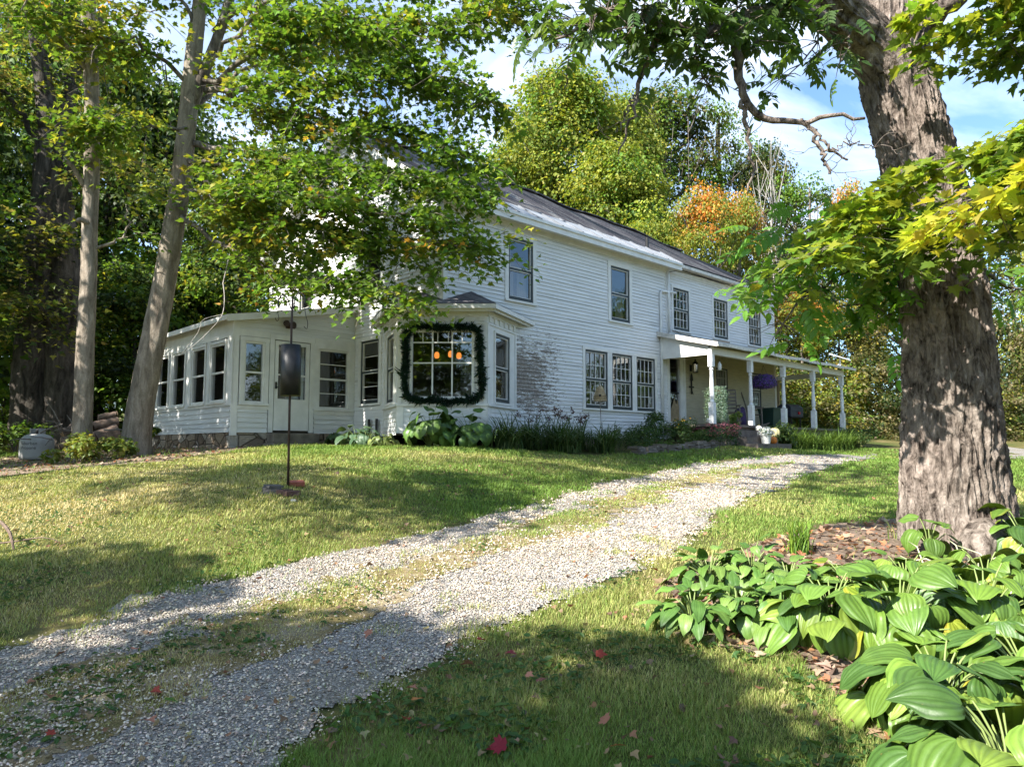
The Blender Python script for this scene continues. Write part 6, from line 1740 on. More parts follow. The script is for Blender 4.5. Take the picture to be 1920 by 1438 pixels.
def build_props():
    r = random.Random(9); nr_ = np.random.default_rng(9)
    # evergreen garland round the picture window
    ca, sa = math.cos(-PI / 4), math.sin(-PI / 4)
    def bf(x, y, z): return np.array([-0.02 + ca * x - sa * y, -0.02 + sa * x + ca * y, z])
    path = [(-.78, 2.55), (-.70, 2.66), (-.4, 2.68), (0, 2.64), (.35, 2.66), (.70, 2.64), (.80, 2.5), (.82, 2.1), (.85, 1.7), (.87, 1.35), (.80, 1.14), (.60, 1.05), (.35, 1.04), (.1, 1.0), (-.15, 1.06), (-.45, 1.04), (-.70, 1.1), (-.80, 1.25), (-.83, 1.6), (-.80, 2.0), (-.82, 2.3), (-.78, 2.55)]
    P = spline([(x, 0, z) for x, z in path], 260)
    pos, dr = [], []
    for i in range(len(P)):
        t = P[min(i + 1, 259)] - P[max(i - 1, 0)]; t /= np.linalg.norm(t) + 1e-9
        for k in range(34):
            a = nr_.normal(0, 1, 3); a /= np.linalg.norm(a)
            rad = .055 * nr_.random() ** .5 * (1 + .45 * math.sin(i * .55) + .45 * math.sin(i * .23 + 1))
            q = P[i] + a * rad + np.array([0, -.075, 0])
            pos.append(bf(q[0], min(q[1], -.005), q[2])); v = a + t * .7; dr.append(bf(v[0], v[1], v[2]) - bf(0, 0, 0))
    pos = np.array(pos); dr = np.array(dr); n = len(pos)
    needle = (np.array([(-.12, 0, 0), (.12, 0, 0), (.09, .7, 0), (0, 1, .05), (-.09, .7, 0)], float), np.array([(0, 1, 2), (0, 2, 4), (4, 2, 3)]))
    V, F, C = scatter(needle, pos, frames(nr_.normal(0, 1, (n, 3)), dr), (.045 + .05 * nr_.random(n)) * np.where(nr_.random(n) < .06, 1.8, 1.0), palette(nr_, n, [(.018, .045, .028), (.025, .06, .034), (.012, .03, .02)]))
    V = np.array([hw(0, 0)])[0] * 0 + V
    W_ = np.stack([HC[0] + _c * V[:, 0] - _s * V[:, 1], HC[1] + _s * V[:, 0] + _c * V[:, 1], V[:, 2]], 1)
    o = np_obj('garland', W_, [F], M['leaf'], col=C); tag(o, 'dark evergreen garland framing the bay picture window', 'garland')
    # chandelier with three lit shades behind the picture window
    c = at(843, 640, 17.3)
    root = empty('chandelier', tuple(c), 0, 'hanging lamp with three glowing amber shades inside the bay window', 'lamp')
    mb = MB(); mb.tube([(0, 0, .55), (0, 0, .12)], .01, 6)
    sh = [at(819, 666, 17.2) - c, at(845, 664, 17.35) - c, at(860.5, 667, 17.2) - c]
    for s in sh: mb.tube([(0, 0, .14), (s[0] * .6, s[1] * .6, .12), (s[0], s[1], s[2] + .07)], .008, 6)
    mb.build('stem', M['rust'], root)
    for s in sh:
        q = MB(); q.lathe([(.03, .075), (.055, .04), (.062, -.01), (.052, -.06), (.03, -.075)], 14, tuple(s)); q.build('lamp_shade', M['amber'], root, smooth=True)
    # dish on the porch roof
    p = hw(17.15, -1.75, 3.03); root = empty('satellite_dish', tuple(p), 0, 'flat white panel antenna on a short mast at the far end of the porch roof', 'antenna')
    mb = MB(); mb.tube([(0, 0, -.05), (0, 0, .30)], .022, 8); mb.tube([(-.12, .05, -.02), (0, 0, .1)], .012, 6); mb.build('mast', M['dish'], root)
    mb = MB(); mb.box(-.33, .33, -.21, .21, -.018, .018); d = mb.build('panel', M['dish'], root, bevel=.01); d.location = (0, 0, .32); d.rotation_euler = (math.radians(18), math.radians(14), .2)
    # hanging basket
    p = hw(11.85, -1.45, 0); p[2] = 2.16; root = empty('hanging_basket', tuple(p), 0, 'hanging basket overflowing with purple flowers under the porch beam', 'hanging basket')
    mb = MB()
    for a in (0, 2.1, 4.2): mb.tube([(.2 * math.cos(a), .2 * math.sin(a), 0), (0, 0, .5)], .004, 4)
    mb.build('chain', M['black'], root)
    mb = MB(); mb.lathe([(.06, -.2), (.17, -.13), (.21, 0), (.2, .01)], 16); mb.build('pot', M['terracotta'], root, smooth=True)
    n = 2600; a = nr_.normal(0, 1, (n, 3)); a /= np.linalg.norm(a, axis=1, keepdims=True)
    q = a * np.array([.40, .40, .23]) * (.6 + .45 * nr_.random((n, 1))) + np.array([0, 0, -.03]); q[:, 2] -= .10 * (np.linalg.norm(a[:, :2], axis=1) > .85) * nr_.random(n)
    V, F, C = scatter(OVAL, q, frames(a + nr_.normal(0, .4, (n, 3)), nr_.normal(0, 1, (n, 3))), .045 + .03 * nr_.random(n), palette(nr_, n, [(.16, .09, .36), (.12, .06, .28), (.20, .12, .42), (.05, .09, .03)]))
    np_obj('flowers', V, [F], M['flower'], root, col=C)
    # wall lantern and ornament beside the door
    p = hw(10.05, 0.02, 2.42); root = empty('wall_lantern', tuple(p), HRZ, 'black wall lantern on the cream porch wall right of the front door', 'lantern')
    mb = MB(); mb.box(-.05, .05, .03, .055, .02, .22); mb.tube([(0, .04, .18), (0, -.08, .24), (0, -.12, .2)], .012, 6); mb.lathe([(.02, .42), (.03, .36), (.10, .28), (.085, .26), (.085, .25)], 8, (0, -.12, -.02)); mb.lathe([(.06, 0), (.09, .02), (.09, .03)], 8, (0, -.12, -.04))
    for a in range(4): mb.tube([(.075 * math.cos(a * PI / 2 + .4), -.12 + .075 * math.sin(a * PI / 2 + .4), -.02), (.085 * math.cos(a * PI / 2 + .4), -.12 + .085 * math.sin(a * PI / 2 + .4), .24)], .008, 5)
    mb.build('lantern_frame', M['black'], root); mb = MB(); mb.lathe([(.06, -.01), (.075, .23)], 8, (0, -.12, 0)); mb.build('lantern_glass', M['glass'], root)
    p = hw(10.05, 0.05, 1.72); root = empty('wall_ornament', tuple(p), HRZ, 'tall black metal cutout hanging on the porch wall below the lantern', 'wall ornament')
    mb = MB()
    mb.bar((0, 0, 0), (0, 0, .62), .05, .02, (0, 1, 0)); mb.bar((-.13, 0, .22), (.13, 0, .22), .02, .045); mb.poly([(-.09, -.01, .42), (.09, -.01, .42), (.05, -.01, .60), (0, -.01, .68), (-.05, -.01, .60)]); mb.poly([(-.06, -.012, .05), (.09, -.012, -.03), (.03, -.012, .1)])
    mb.build('metal_plate', M['black'], root)
    # feeder hanging from the beam
    p = hw(8.75, -1.7, 2.36); root = empty('hanging_feeder', tuple(p), 0, 'small white bottle feeder hanging beside the first porch post', 'feeder')
    mb = MB(); mb.tube([(0, 0, .12), (0, 0, .32)], .003, 4); mb.build('cord', M['black'], root); mb = MB(); mb.lathe([(.03, -.12), (.055, -.1), (.055, .05), (.02, .1), (.015, .13)], 12); mb.build('bottle', M['whitepot'], root, smooth=True)
    # tall planter with trailing silver foliage
    p = hw(9.15, -1.35, .70); root = empty('planter', tuple(p), 0, 'tall stand with silvery green foliage trailing to the floor beside the front door', 'planter')
    mb = MB(); mb.tube([(0, 0, 0), (0, 0, .82)], .035, 8); mb.lathe([(.16, 0), (.16, .03)], 14); mb.build('stand', M['black'], root); mb = MB(); mb.lathe([(.12, .8), (.2, .98), (.2, 1.0)], 16); mb.build('pot', M['terracotta'], root)
    n = 6500; a = nr_.random(n) * 6.283; zz = 1.12 - 1.05 * nr_.random(n) ** .9; rad = .24 + .04 * nr_.normal(0, 1, n) + .06 * np.sin(a * 5); rad = np.where(zz > 1.0, rad * nr_.random(n) ** .5, rad)
    q = np.stack([rad * np.cos(a), rad * np.sin(a), zz], 1)
    V, F, C = scatter(OVAL, q, frames(np.stack([np.cos(a), np.sin(a), .5 + 0 * a], 1) + nr_.normal(0, .4, (n, 3)), nr_.normal(0, 1, (n, 3))), .035 + .015 * nr_.random(n), palette(nr_, n, [(.20, .29, .22), (.26, .34, .27), (.14, .22, .16)]))
    np_obj('foliage', V, [F], M['leaf'], root, col=C)
    # rocking chairs
    def chair(p, rz, label):
        root = empty('rocking_chair', tuple(p), rz, label, 'chair', 'rocking chairs on the porch')
        for s in (-.26, .26):
            q = MB(); pts = [(s, -.45 + .1 * i, .03 + .0095 * (i - 4.5) ** 2 * .55) for i in range(11)]; q.tube(pts, .018, 6); q.build('rocker', M['oldwood'], root)
            for y in (-.22, .2):
                q = MB(); q.tube([(s, y, .06), (s, y + .01, .62 if y < 0 else .42)], .02, 7); q.build('leg', M['oldwood'], root)
            q = MB(); q.box(s - .04, s + .04, -.28, .24, .62, .645); q.build('armrest', M['oldwood'], root)
        q = MB()
        for i in range(6): q.box(-.26, .26, -.24 + i * .08, -.17 + i * .08, .40, .42)
        q.build('seat', M['oldwood'], root)
        q = MB()
        for s in (-.24, .24): q.tube([(s, .2, .40), (s, .30, .8), (s * 1.0, .40, 1.14)], .02, 7)
        for i in range(6): q.bar((-.24, .235 + i * .03, .56 + i * .115), (.24, .235 + i * .03, .56 + i * .115), .02, .055)
        q.build('backrest', M['oldwood'], root)
    chair(hw(10.5, -1.0, .70), HRZ - .9, 'weathered rocking chair turned sideways by the first porch window')
    chair(hw(12.35, -.85, .70), HRZ + .5, 'weathered rocking chair by the second porch window')
    mb = MB(); mb.tube([(0, 0, 0), (.03, 0, .25), (.10, .03, .5), (.2, .05, .6)], [.26, .24, .16, .06], 14); o = mb.build('draped_cloth', M['purplecloth'], loc=tuple(hw(11.35, -.8, .70)), smooth=True); tag(o, 'dark purple cloth heaped between the two rocking chairs', 'cloth')
    mb = MB(); mb.tube([(0, 0, 0), (-.25, .1, 1.15)], .014, 6); mb.box(-.08, .08, -.02, .02, 0, .05); o = mb.build('broom', M['oldwood'], loc=tuple(hw(9.8, -1.35, .70))); tag(o, 'long wooden handle leaning behind the first porch post', 'broom')
    # bins
    p = hw(13.6, -.75, .70); root = empty('storage_bin', tuple(p), HRZ, 'green lidded plastic bin on the porch behind the middle post', 'bin'); q = MB(); q.poly([(-.24, -.22, 0), (.24, -.22, 0), (.24, .22, 0), (-.24, .22, 0)]); n0 = [(-.24, -.22), (.24, -.22), (.24, .22), (-.24, .22)]; n1 = [(-.3, -.28), (.3, -.28), (.3, .28), (-.3, .28)]
    for i in range(4):
        a, b = n0[i], n0[(i + 1) % 4]; c2, d = n1[(i + 1) % 4], n1[i]; q.poly([(a[0], a[1], 0), (b[0], b[1], 0), (c2[0], c2[1], .62), (d[0], d[1], .62)])
    q.build('body', M['plastic_green'], root); q = MB(); q.box(-.32, .32, -.3, .3, .62, .68); q.build('lid', M['plastic_green'], root, bevel=.015)
    p = hw(15.0, -.8, .70); root = empty('grill', tuple(p), HRZ, 'dark covered grill with a red knob between the last porch posts', 'grill'); q = MB()
    for sx in (-.35, .35):
        for sy in (-.2, .2): q = MB(); q.box(sx - .02, sx + .02, sy - .02, sy + .02, 0, .4); q.build('leg', M['black'], root)
    q = MB(); q.box(-.5, .5, -.26, .26, .4, .62); q.build('body', M['plastic_dark'], root, bevel=.03); q = MB(); pr = [(-.26, .62), (-.25, .75), (-.1, .86), (.1, .86), (.25, .75), (.26, .62)]
    for (a, z), (b, z2) in zip(pr, pr[1:]): q.poly([(-.48, a, z), (.48, a, z), (.48, b, z2), (-.48, b, z2)])
    q.poly([(-.48, a, z) for a, z in reversed(pr)]); q.poly([(.48, a, z) for a, z in pr]); q.build('lid', M['plastic_dark'], root); q = MB(); q.tube([(.1, -.26, .55), (.1, -.31, .55)], .05, 10); q.build('knob', M['redplastic'], root)
    # steps: pots, pumpkins
    def pumpkin(p, R_, sq, mat, label, cat='pumpkin', nm='pumpkin'):
        root = empty(nm, tuple(p), 0, label, cat); q = MB()
        prof = [(R_ * .12, .06 * R_)] + [(R_ * (math.sin(PI * t) ** .55), R_ * sq * (1 - math.cos(PI * t))) for t in np.linspace(.08, .92, 11)] + [(R_ * .1, R_ * sq * 1.88)]
        q.lathe(prof, 40, ribs=10, ribd=.10); q.build('skin', mat, root, smooth=True); q = MB(); q.tube([(0, 0, R_ * sq * 1.85), (.01, 0, R_ * sq * 2.15), (.035, .01, R_ * sq * 2.3)], [.022, .016, .014], 7); q.build('stalk', M['stem'], root)
    pumpkin(hw(9.98, -2.62, .14), .125, .82, M['pumpkin'], 'orange pumpkin on the lowest porch step right of the white pot')
    pumpkin(hw(10.62, -2.38, .33), .155, .9, M['squash'], 'pale yellow squash at the right end of the porch steps', 'squash', 'squash')
    pumpkin(hw(10.4, -1.98, .52), .10, .8, M['whitegourd'], 'small white pumpkin on the upper porch step')
    p = hw(9.5, -2.66, .14); root = empty('flower_pot', tuple(p), 0, 'white flower pot with white blossoms on the lowest porch step', 'flower pot')
    q = MB(); q.lathe([(.11, 0), (.15, .22), (.165, .24), (.165, .27), (.14, .27)], 20); q.build('pot', M['whitepot'], root, smooth=False)
    n = 900; a = nr_.normal(0, 1, (n, 3)); a[:, 2] = np.abs(a[:, 2]); a /= np.linalg.norm(a, axis=1, keepdims=True); q_ = a * np.array([.24, .24, .22]) * (.5 + .5 * nr_.random((n, 1))) + [0, 0, .27]
    V, F, C = scatter(OVAL, q_, frames(a + nr_.normal(0, .4, (n, 3)), nr_.normal(0, 1, (n, 3))), .04 + .02 * nr_.random(n), palette(nr_, n, [(.7, .7, .66), (.6, .62, .58), (.08, .14, .05), (.75, .74, .7)])); np_obj('flowers', V, [F], M['flower'], root, col=C)
    bush('potted_plant', 'leafy green potted plant on the steps left of the white flower pot', hw(9.1, -2.05, .52), .2, .55, 420, .08, [(.10, .17, .04), (.15, .2, .05)], 301)
    mb = MB(); mb.lathe([(.0, 0), (.07, .03), (.09, .09), (.06, .16), (0, .18)], 14); o = mb.build('gazing_ball', M['whitegourd'], loc=tuple(hw(8.45, -1.5, .70)), smooth=True); tag(o, 'small white ball on the porch corner left of the door', 'garden ball')
    # garden ornament on a stake
    p = at(1128, 800, 18.7); p[2] = zt1(p[0], p[1]); top = at(1125, 738, 18.7)
    root = empty('garden_ornament', tuple(p), 0, 'woven tan skep shaped ornament on a thin stake before the triple window', 'garden ornament'); d = top - p
    q = MB(); q.tube([(0, 0, -.1), (d[0] * .6, d[1], d[2] * .6), tuple(d - np.array([0, 0, .18]))], .010, 5); q.build('stake', M['oldwood'], root)
    q = MB(); pr = []
    for i in range(22):
        t = i / 21; R_ = .17 * math.cos(t * PI / 2) ** .6 + .002; pr.append((R_ * (1 + .07 * math.sin(i * PI * .9)), -.20 + .42 * t))
    q.lathe(pr, 16, tuple(d)); q.build('skep', M['bamboo'], root, smooth=False); q = MB(); q.tube([tuple(d + np.array([-.02, -.16, -.06])), tuple(d + np.array([-.02, -.175, -.06]))], .035, 10); q.build('entrance', M['door_dark'], root)
    # stone border of the bed
    q = MB(); sr = random.Random(12)
    x = 4.2
    while x < 8.7:
        z = -.05; g = hp(x, -2.05)[2]
        while z < .13:
            w_, h_ = sr.uniform(.2, .45), sr.uniform(.05, .10); xx = x + sr.uniform(-.1, .1); yy = -2.05 + sr.uniform(-.06, .06)
            c8 = [(xx + sx * w_ / 2 * sr.uniform(.75, 1.05), yy + sy * .15 * sr.uniform(.75, 1.1), z + sz * h_) for sz in (0, 1) for sy in (-1, 1) for sx in (-1, 1)]
            n0 = len(q.v); q.v += [tuple(hw(a, b, g + c2)) for a, b, c2 in c8]
            for f in ((0, 2, 3, 1), (4, 5, 7, 6), (0, 1, 5, 4), (1, 3, 7, 5), (3, 2, 6, 7), (2, 0, 4, 6)): q.f.append(tuple(n0 + i for i in f))
            z += h_ + .003
        x += .27
    o = q.build('stone_border', M['stone'], bevel=.012); tag(o, 'low dry stone border along the front edge of the flower bed', 'stone wall')
    # feeder pole with baffle
    b = ground(540, 917); Yp = b[1]; k = Yp / FPX
    root = empty('feeder_pole', tuple(b), 0, 'dark feeder pole with two curved hooks and a black cylindrical baffle', 'bird feeder pole')
    def lp(px, py): return tuple(at(px, py, Yp) - b)
    q = MB(); q.tube([(0, 0, -.1), lp(543, 760), lp(547, 600), lp(549, 556)], [.016, .015, .014, .012], 8); q.build('pole', M['rust'], root, smooth=True)
    for pts in ([lp(546, 580), lp(541, 565), lp(533, 553), lp(526, 556), lp(522, 568), lp(524, 577)], [lp(551, 580), lp(553, 562), lp(560, 549), lp(568, 552), lp(572, 562), lp(570, 572)]):
        q = MB(); q.tube(spline(pts, 18), .008, 6); q.build('hook', M['black'], root, smooth=True)
    for pts in ([lp(524, 575), lp(521, 586), lp(523, 598), lp(519, 602), lp(516, 596)], [lp(571, 572), lp(573, 590), lp(577, 606), lp(575, 617), lp(570, 612)]):
        q = MB(); q.tube(spline(pts, 14), .004, 5); q.build('wire_hook', M['black'], root, smooth=True)
    q = MB(); R_ = 18.5 * k; c0 = lp(544.5, 742); c1_ = lp(545.5, 647)
    q.tube([c0, tuple((np.array(c0) + np.array(c1_)) / 2), c1_], [R_, R_, R_], 28); q.build('baffle', M['black'], root)
    for f in root.children:
        if f.name.startswith('baffle'): f.data.polygons.foreach_set('use_smooth', [len(pp.vertices) == 4 for pp in f.data.polygons])
    # slates and bricks at its foot
    def slab(p, w_, d_, h_, rz, mat, nm, lb, cat, grp=None, tilt=0.0, seed=0):
        rr = random.Random(seed); q = MB(); n0 = 9
        ring_ = [(w_ / 2 * math.copysign(abs(math.cos(a)) ** .35, math.cos(a)) * rr.uniform(.85, 1.08), d_ / 2 * math.copysign(abs(math.sin(a)) ** .35, math.sin(a)) * rr.uniform(.85, 1.08)) for a in np.linspace(0, 2 * PI, 15)[:-1]]
        q.poly([(x, y, h_) for x, y in ring_]); q.poly([(x, y, 0) for x, y in reversed(ring_)])
        for i in range(14):
            a, b2 = ring_[i], ring_[(i + 1) % 14]; q.poly([(a[0], a[1], 0), (b2[0], b2[1], 0), (b2[0], b2[1], h_), (a[0], a[1], h_)])
        o = q.build(nm, mat, loc=tuple(p), rz=rz, bevel=.004); o.rotation_euler = (tilt, tilt * .6, rz); tag(o, lb, cat, grp)
    g0 = ground(508, 926)
    gs = 'slates stacked by the feeder pole'
    for i, lb in enumerate(['bottom slate of the stack beside the feeder pole', 'second slate from the bottom of the stack beside the pole', 'third slate, the one under the top of the stack', 'topmost slate of the stack beside the feeder pole']):
        slab(g0 + [.015 * (i % 2), .012 * i, .005 + .025 * i], .25 - .02 * i, .20 + .01 * (i % 2), .022, .25 + .12 * i, M['slate'], 'slate', lb, 'slate', gs, .05, i)
    def brick(p, rz, mat, lb, tilt=0.0):
        q = MB(); q.box(-.10, .10, -.048, .048, 0, .057); o = q.build('brick', mat, loc=tuple(p), bevel=.005); o.rotation_euler = (tilt, 0, rz); tag(o, lb, 'brick', 'bricks at the feeder pole')
    brick(ground(554, 915) + [0, 0, .03], .5, M['brick'], 'orange-red brick lying just right of the feeder pole', .25); brick(ground(546, 930) + [0, 0, .004], .95, M['brick_dark'], 'dark brick in front of the feeder pole'); brick(ground(534, 927) + [0, 0, .002], 1.25, M['brick_dark'], 'dark brick wedged between the slates and the pole')
    slab(ground(550, 941), .06, .05, .03, .4, M['whitegourd'], 'stone', 'small white stone in the grass below the bricks', 'stone', None, 0, 30)
    # gas tank
    p = at(68, 857, 16.2); p[2] = min(p[2], zt1(p[0], p[1]) + .02)
    root = empty('propane_tank', tuple(p), 0, 'squat pale grey propane tank half hidden by the bank at the left', 'gas tank')
    q = MB(); q.lathe([(.28, 0), (.325, .03), (.33, .08), (.33, .40), (.31, .46), (.25, .53), (.16, .565), (.13, .57)], 32); q.build('body', M['tank'], root, smooth=True)
    q = MB()
    for i in range(20):
        a0, a1 = 2 * PI * i / 24 - .9, 2 * PI * (i + 1) / 24 - .9
        for rr_ in (.15, .142): q.poly([(rr_ * math.cos(a0), rr_ * math.sin(a0), .55), (rr_ * math.cos(a1), rr_ * math.sin(a1), .55), (rr_ * math.cos(a1), rr_ * math.sin(a1), .69), (rr_ * math.cos(a0), rr_ * math.sin(a0), .69)])
    q.build('collar', M['tank'], root); q = MB(); q.tube([(0, 0, .56), (0, 0, .66)], .03, 8); q.build('valve', M['rust'], root)
    def curved_text(s, z, size):
        cu = bpy.data.curves.new('lettering', 'FONT'); cu.body = s; cu.size = size; cu.align_x = 'CENTER'
        tmp = bpy.data.objects.new('tmp_text', cu); COL.objects.link(tmp)
        dg = bpy.context.evaluated_depsgraph_get(); me = bpy.data.meshes.new_from_object(tmp.evaluated_get(dg)); bpy.data.objects.remove(tmp)
        for v in me.vertices:
            a = v.co.x / .333 - PI / 2 + .05; zz = z + v.co.y; v.co = Vector((.3335 * math.cos(a), .3335 * math.sin(a), zz))
        me.materials.clear(); me.materials.append(M['lettering']); o = bpy.data.objects.new('lettering', me); link(o, root)
    curved_text('Suburban', .33, .095); curved_text('Propane', .235, .095)
    # log pile
    gl = 'logs piled between the two maples'
    def log(a, b2, R_, lb, seed):
        a, b2 = np.array(a), np.array(b2); root = empty('log', tuple(a), 0, lb, 'log', gl); d = b2 - a; q = MB(); rr = np.random.default_rng(seed)
        pts = [d * t + rr.normal(0, .01, 3) for t in np.linspace(0, 1, 6)]; q.tube(pts, list(R_ * (1 + rr.normal(0, .07, 6))), 12, cap=False); q.build('bark', M['log'], root, smooth=True)
        q = MB(); u = d / np.linalg.norm(d)
        for e in (d * .002, d * .998): q.tube([e - u * .004, e + u * .004], [R_ * .93, R_ * .93], 12)
        q.build('cut_end', M['logend'], root)
    log(at(178, 826, 15.6), at(222, 812, 15.9), .20, 'thickest dark log of the pile, resting against the leaning maple', 1)
    log(at(172, 800, 15.7), at(221, 790, 16.0), .10, 'log lying on top of the thick dark log', 2)
    log(at(110, 838, 15.0), at(176, 815, 15.4), .06, 'thin pale log slanting down to the left of the slender maple', 3)
    log(at(118, 815, 15.6), at(150, 792, 15.9), .09, 'short log just left of the slender maple trunk', 4)
    log(at(185, 783, 16.0), at(220, 776, 16.2), .07, 'topmost log of the pile near the leaning maple', 5)
    log(at(115, 826, 15.3), at(180, 826, 15.5), .09, 'log at the bottom of the pile crossing behind the slender maple', 6)
    q = MB(); rr = np.random.default_rng(8); c0 = at(128, 812, 15.5)
    for i in range(26):
        a = c0 + rr.normal(0, [.35, .2, .10]); v = rr.normal(0, [.35, .2, .12]); q.tube([a, a + v * .5 + [0, 0, .02], a + v], [.016, .012, .007], 5)
    q.tube([at(116, 800, 15.3), at(100, 770, 15.2), at(82, 745, 15.1)], [.014, .010, .005], 5)
    o = q.build('brush_pile', M['oldwood']); tag(o, 'heap of thin dry sticks left of the slender maple', 'brush pile')
    # dead twig hanging before the sunroom roof
    q = MB(); c0 = [(418, 530, 14.3), (421, 560, 14.2), (416, 592, 14.1), (395, 618, 14.0), (372, 640, 13.9), (345, 662, 13.8)]
    q.tube(spline(W(c0), 18), list(np.linspace(.012, .004, 18)), 5); q.tube(spline(W([(416, 590, 14.1), (380, 600, 14.0), (372, 622, 13.95), (340, 664, 13.8)]), 12), list(np.linspace(.008, .003, 12)), 5); q.tube(W([(384, 625, 13.9), (381, 638, 13.9)]), .004, 4)
    q.tube(spline(W([(440, 440, 14.6), (430, 480, 14.4), (418, 532, 14.3)]), 8), .012, 5)
    o = q.build('dead_twig', M['birch']); tag(o, 'pale bare twig dangling in front of the sunroom side windows', 'twig')
    # fallen branch on the lawn at the left border
    g1 = ground(18, 1030); q = MB(); q.tube(spline([g1 + [-.5, .25, .28], g1 + [-.2, .12, .25], g1 + [0, 0, .14], g1 + [.05, -.02, .0]], 10), [.018] * 4 + [.016] * 3 + [.014, .012, .01], 6); q.tube(spline([g1 + [-.45, -.1, .03], g1 + [-.05, .05, .06], g1 + [.25, .1, .10], g1 + [.42, .06, .06]], 10), list(np.linspace(.012, .004, 10)), 5)
    o = q.build('fallen_branch', M['log']); tag(o, 'thin fallen branch arching out of the grass at the left border', 'branch')
    # fallen leaves one can count
    RED = (.42, .07, .045); ORA = (.55, .22, .07); BRO = (.27, .13, .07); SAL = (.58, .25, .16)
    FL = [(390, 1193, ORA, .08, 'orange leaf on the grassy strip between the wheel tracks'), (245, 1234, SAL, .085, 'salmon-orange leaf on the shaded strip edge, left of the drive'), (122, 1242, BRO, .08, 'brown leaf on the gravel nearest the left border'), (93, 1322, BRO, .09, 'large brown leaf in the shade at the left of the drive'),
          (288, 1312, RED, .075, 'dark red leaf just behind the green leaf on the gravel'), (282, 1370, SAL, .09, 'flat salmon leaf on the gravel below the green leaf'), (103, 1390, RED, .07, 'small red leaf near the lower left corner'), (307, 1333, (.10, .20, .03), .09, 'single green leaf lying on the shaded gravel'),
          (697, 1196, SAL, .09, 'pale salmon leaf on the gravel at the edge of the shade'), (897, 1215, RED, .08, 'red leaf where the gravel meets the shaded grass'), (952, 1243, (.25, .04, .05), .085, 'curled dark crimson leaf on the shaded grass'), (884, 1264, BRO, .10, 'upright brown leaf in the shaded grass below the red leaf'),
          (1120, 1246, RED, .09, 'red leaf in the grass left of the small-leaved plants'), (766, 1312, SAL, .085, 'pinkish leaf on sunlit grass at the drive edge, upper of a pair'), (775, 1335, ORA, .09, 'orange leaf lying just below the pinkish one'), (1010, 1299, (.33, .12, .10), .085, 'dull red folded leaf in the middle of the shaded grass'),
          (1143, 1381, SAL, .10, 'large salmon leaf on the grass left of the drooping hosta'), (950, 1430, (.38, .03, .05), .12, 'big crimson leaf at the bottom border'), (1150, 1430, ORA, .09, 'orange leaf at the bottom border near the hostas'), (1100, 1097, ORA, .08, 'orange leaf on the right wheel track edge'),
          (1183, 1046, SAL, .075, 'salmon leaf on the grass beyond the drive, farthest of the three by the bed'), (1228, 1082, RED, .08, 'red leaf right beside the left edge of the bed'), (759, 1374, RED, .075, 'small red leaf in sunlit grass below the orange one'), (990, 1281, SAL, .07, 'pale leaf just above the folded dull red leaf')]
    fr = np.random.default_rng(31)
    base_m = {}
    for px, py, c2, s, lb in FL:
        V, F = MAPLE; V = V.copy() * s * .78; V[:, 2] += .25 * s * np.sin(V[:, 0] / s * 3 + fr.random() * 6) * .5 + .12 * s * fr.random()
        V[:, 2] -= V[:, 2].min() - .015
        p = ground(px, py); p[2] = zt1(p[0], p[1]) + .028
        o = np_obj('fallen_leaf', V, [F], M['flower'], col=np.tile(np.array(c2) * (.55 + .3 * fr.random()), (len(V), 1)))
        o.location = tuple(p); o.rotation_euler = (fr.normal(0, .25) + .2, fr.normal(0, .25), fr.random() * 6.28); tag(o, lb, 'leaf', 'fallen leaves on drive and lawn')
build_props()
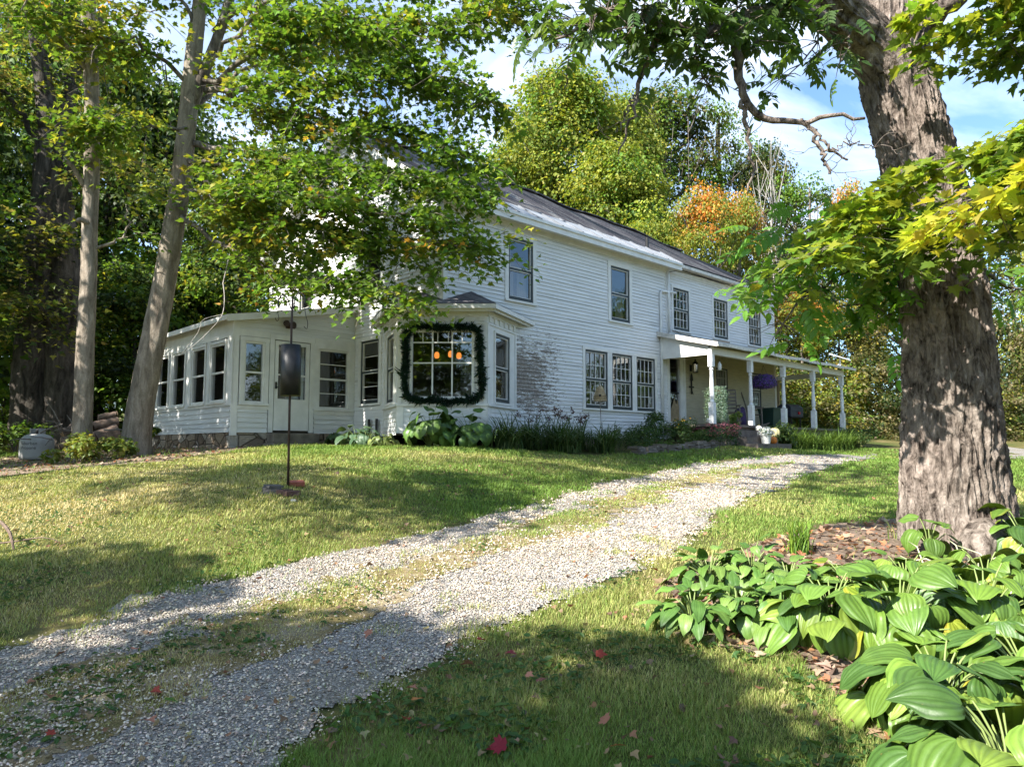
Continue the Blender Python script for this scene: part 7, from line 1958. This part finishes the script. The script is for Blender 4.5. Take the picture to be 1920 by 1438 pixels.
# ------------------------------------------------------------------ world, sun, camera
def finish():
    S = Vector((-0.78, -0.6258, 0)).normalized()
    el = math.radians(40)
    sv = Vector((S.x * math.cos(el), S.y * math.cos(el), math.sin(el)))
    L = bpy.data.lights.new('sun', 'SUN'); L.energy = 5.0; L.angle = math.radians(0.53); L.color = (1.0, 0.95, 0.87)
    o = bpy.data.objects.new('sun', L); o.rotation_euler = sv.to_track_quat('Z', 'Y').to_euler(); o.location = (-30, -20, 40); COL.objects.link(o)
    w = bpy.data.worlds.new('World'); SC.world = w; w.use_nodes = True
    nt = w.node_tree; nt.nodes.clear(); k = NT(nt)
    out = nt.nodes.new('ShaderNodeOutputWorld')
    sky = k.n('TexSky', sky_type='NISHITA'); sky.sun_disc = False
    sky.sun_elevation = el; sky.sun_rotation = math.atan2(S.x, S.y)
    sky.air_density = 1.0; sky.dust_density = 0.6; sky.ozone_density = 2.0
    tc = k.n('TexCoord'); mp = k.n('Mapping'); mp.inputs['Scale'].default_value = (1.0, 1.0, 2.2); mp.inputs['Location'].default_value = (0.35, 0.2, 0.1)
    k.l(tc.outputs['Generated'], mp.inputs['Vector'])
    f = k.noise(mp.outputs['Vector'], 2.3, 7, 0.56, 0.5)
    mask = k.ramp(f, [(0.46, 0.0), (0.70, 0.85)])
    col = k.mix(mask, k.mix(1.0, sky.outputs[0], (0.88, 1.02, 1.10), 'MULTIPLY'), (7.0, 7.6, 8.6))
    bg = k.n('Background'); bg.inputs['Strength'].default_value = 0.095
    k.l(col, bg.inputs['Color']); k.l(bg.outputs[0], out.inputs['Surface'])
    cam = bpy.data.cameras.new('camera'); cam.sensor_width = 36; cam.lens = 36 * FPX / 1920.0; cam.clip_start = 0.05; cam.clip_end = 1000
    c = bpy.data.objects.new('camera', cam); c.rotation_euler = (PI / 2 + PITCH, 0, 0); COL.objects.link(c); SC.camera = c
    SC.view_settings.view_transform = 'Standard'; SC.view_settings.look = 'None'; SC.view_settings.exposure = 1.6; SC.view_settings.gamma = 1
    cy = SC.cycles
    SC.render.engine = 'CYCLES'
    cy.max_bounces = 8; cy.transparent_max_bounces = 12; cy.diffuse_bounces = 4; cy.glossy_bounces = 3; cy.transmission_bounces = 4
    cy.use_denoising = True; cy.caustics_reflective = False; cy.caustics_refractive = False
    cy.sample_clamp_indirect = 6
finish()
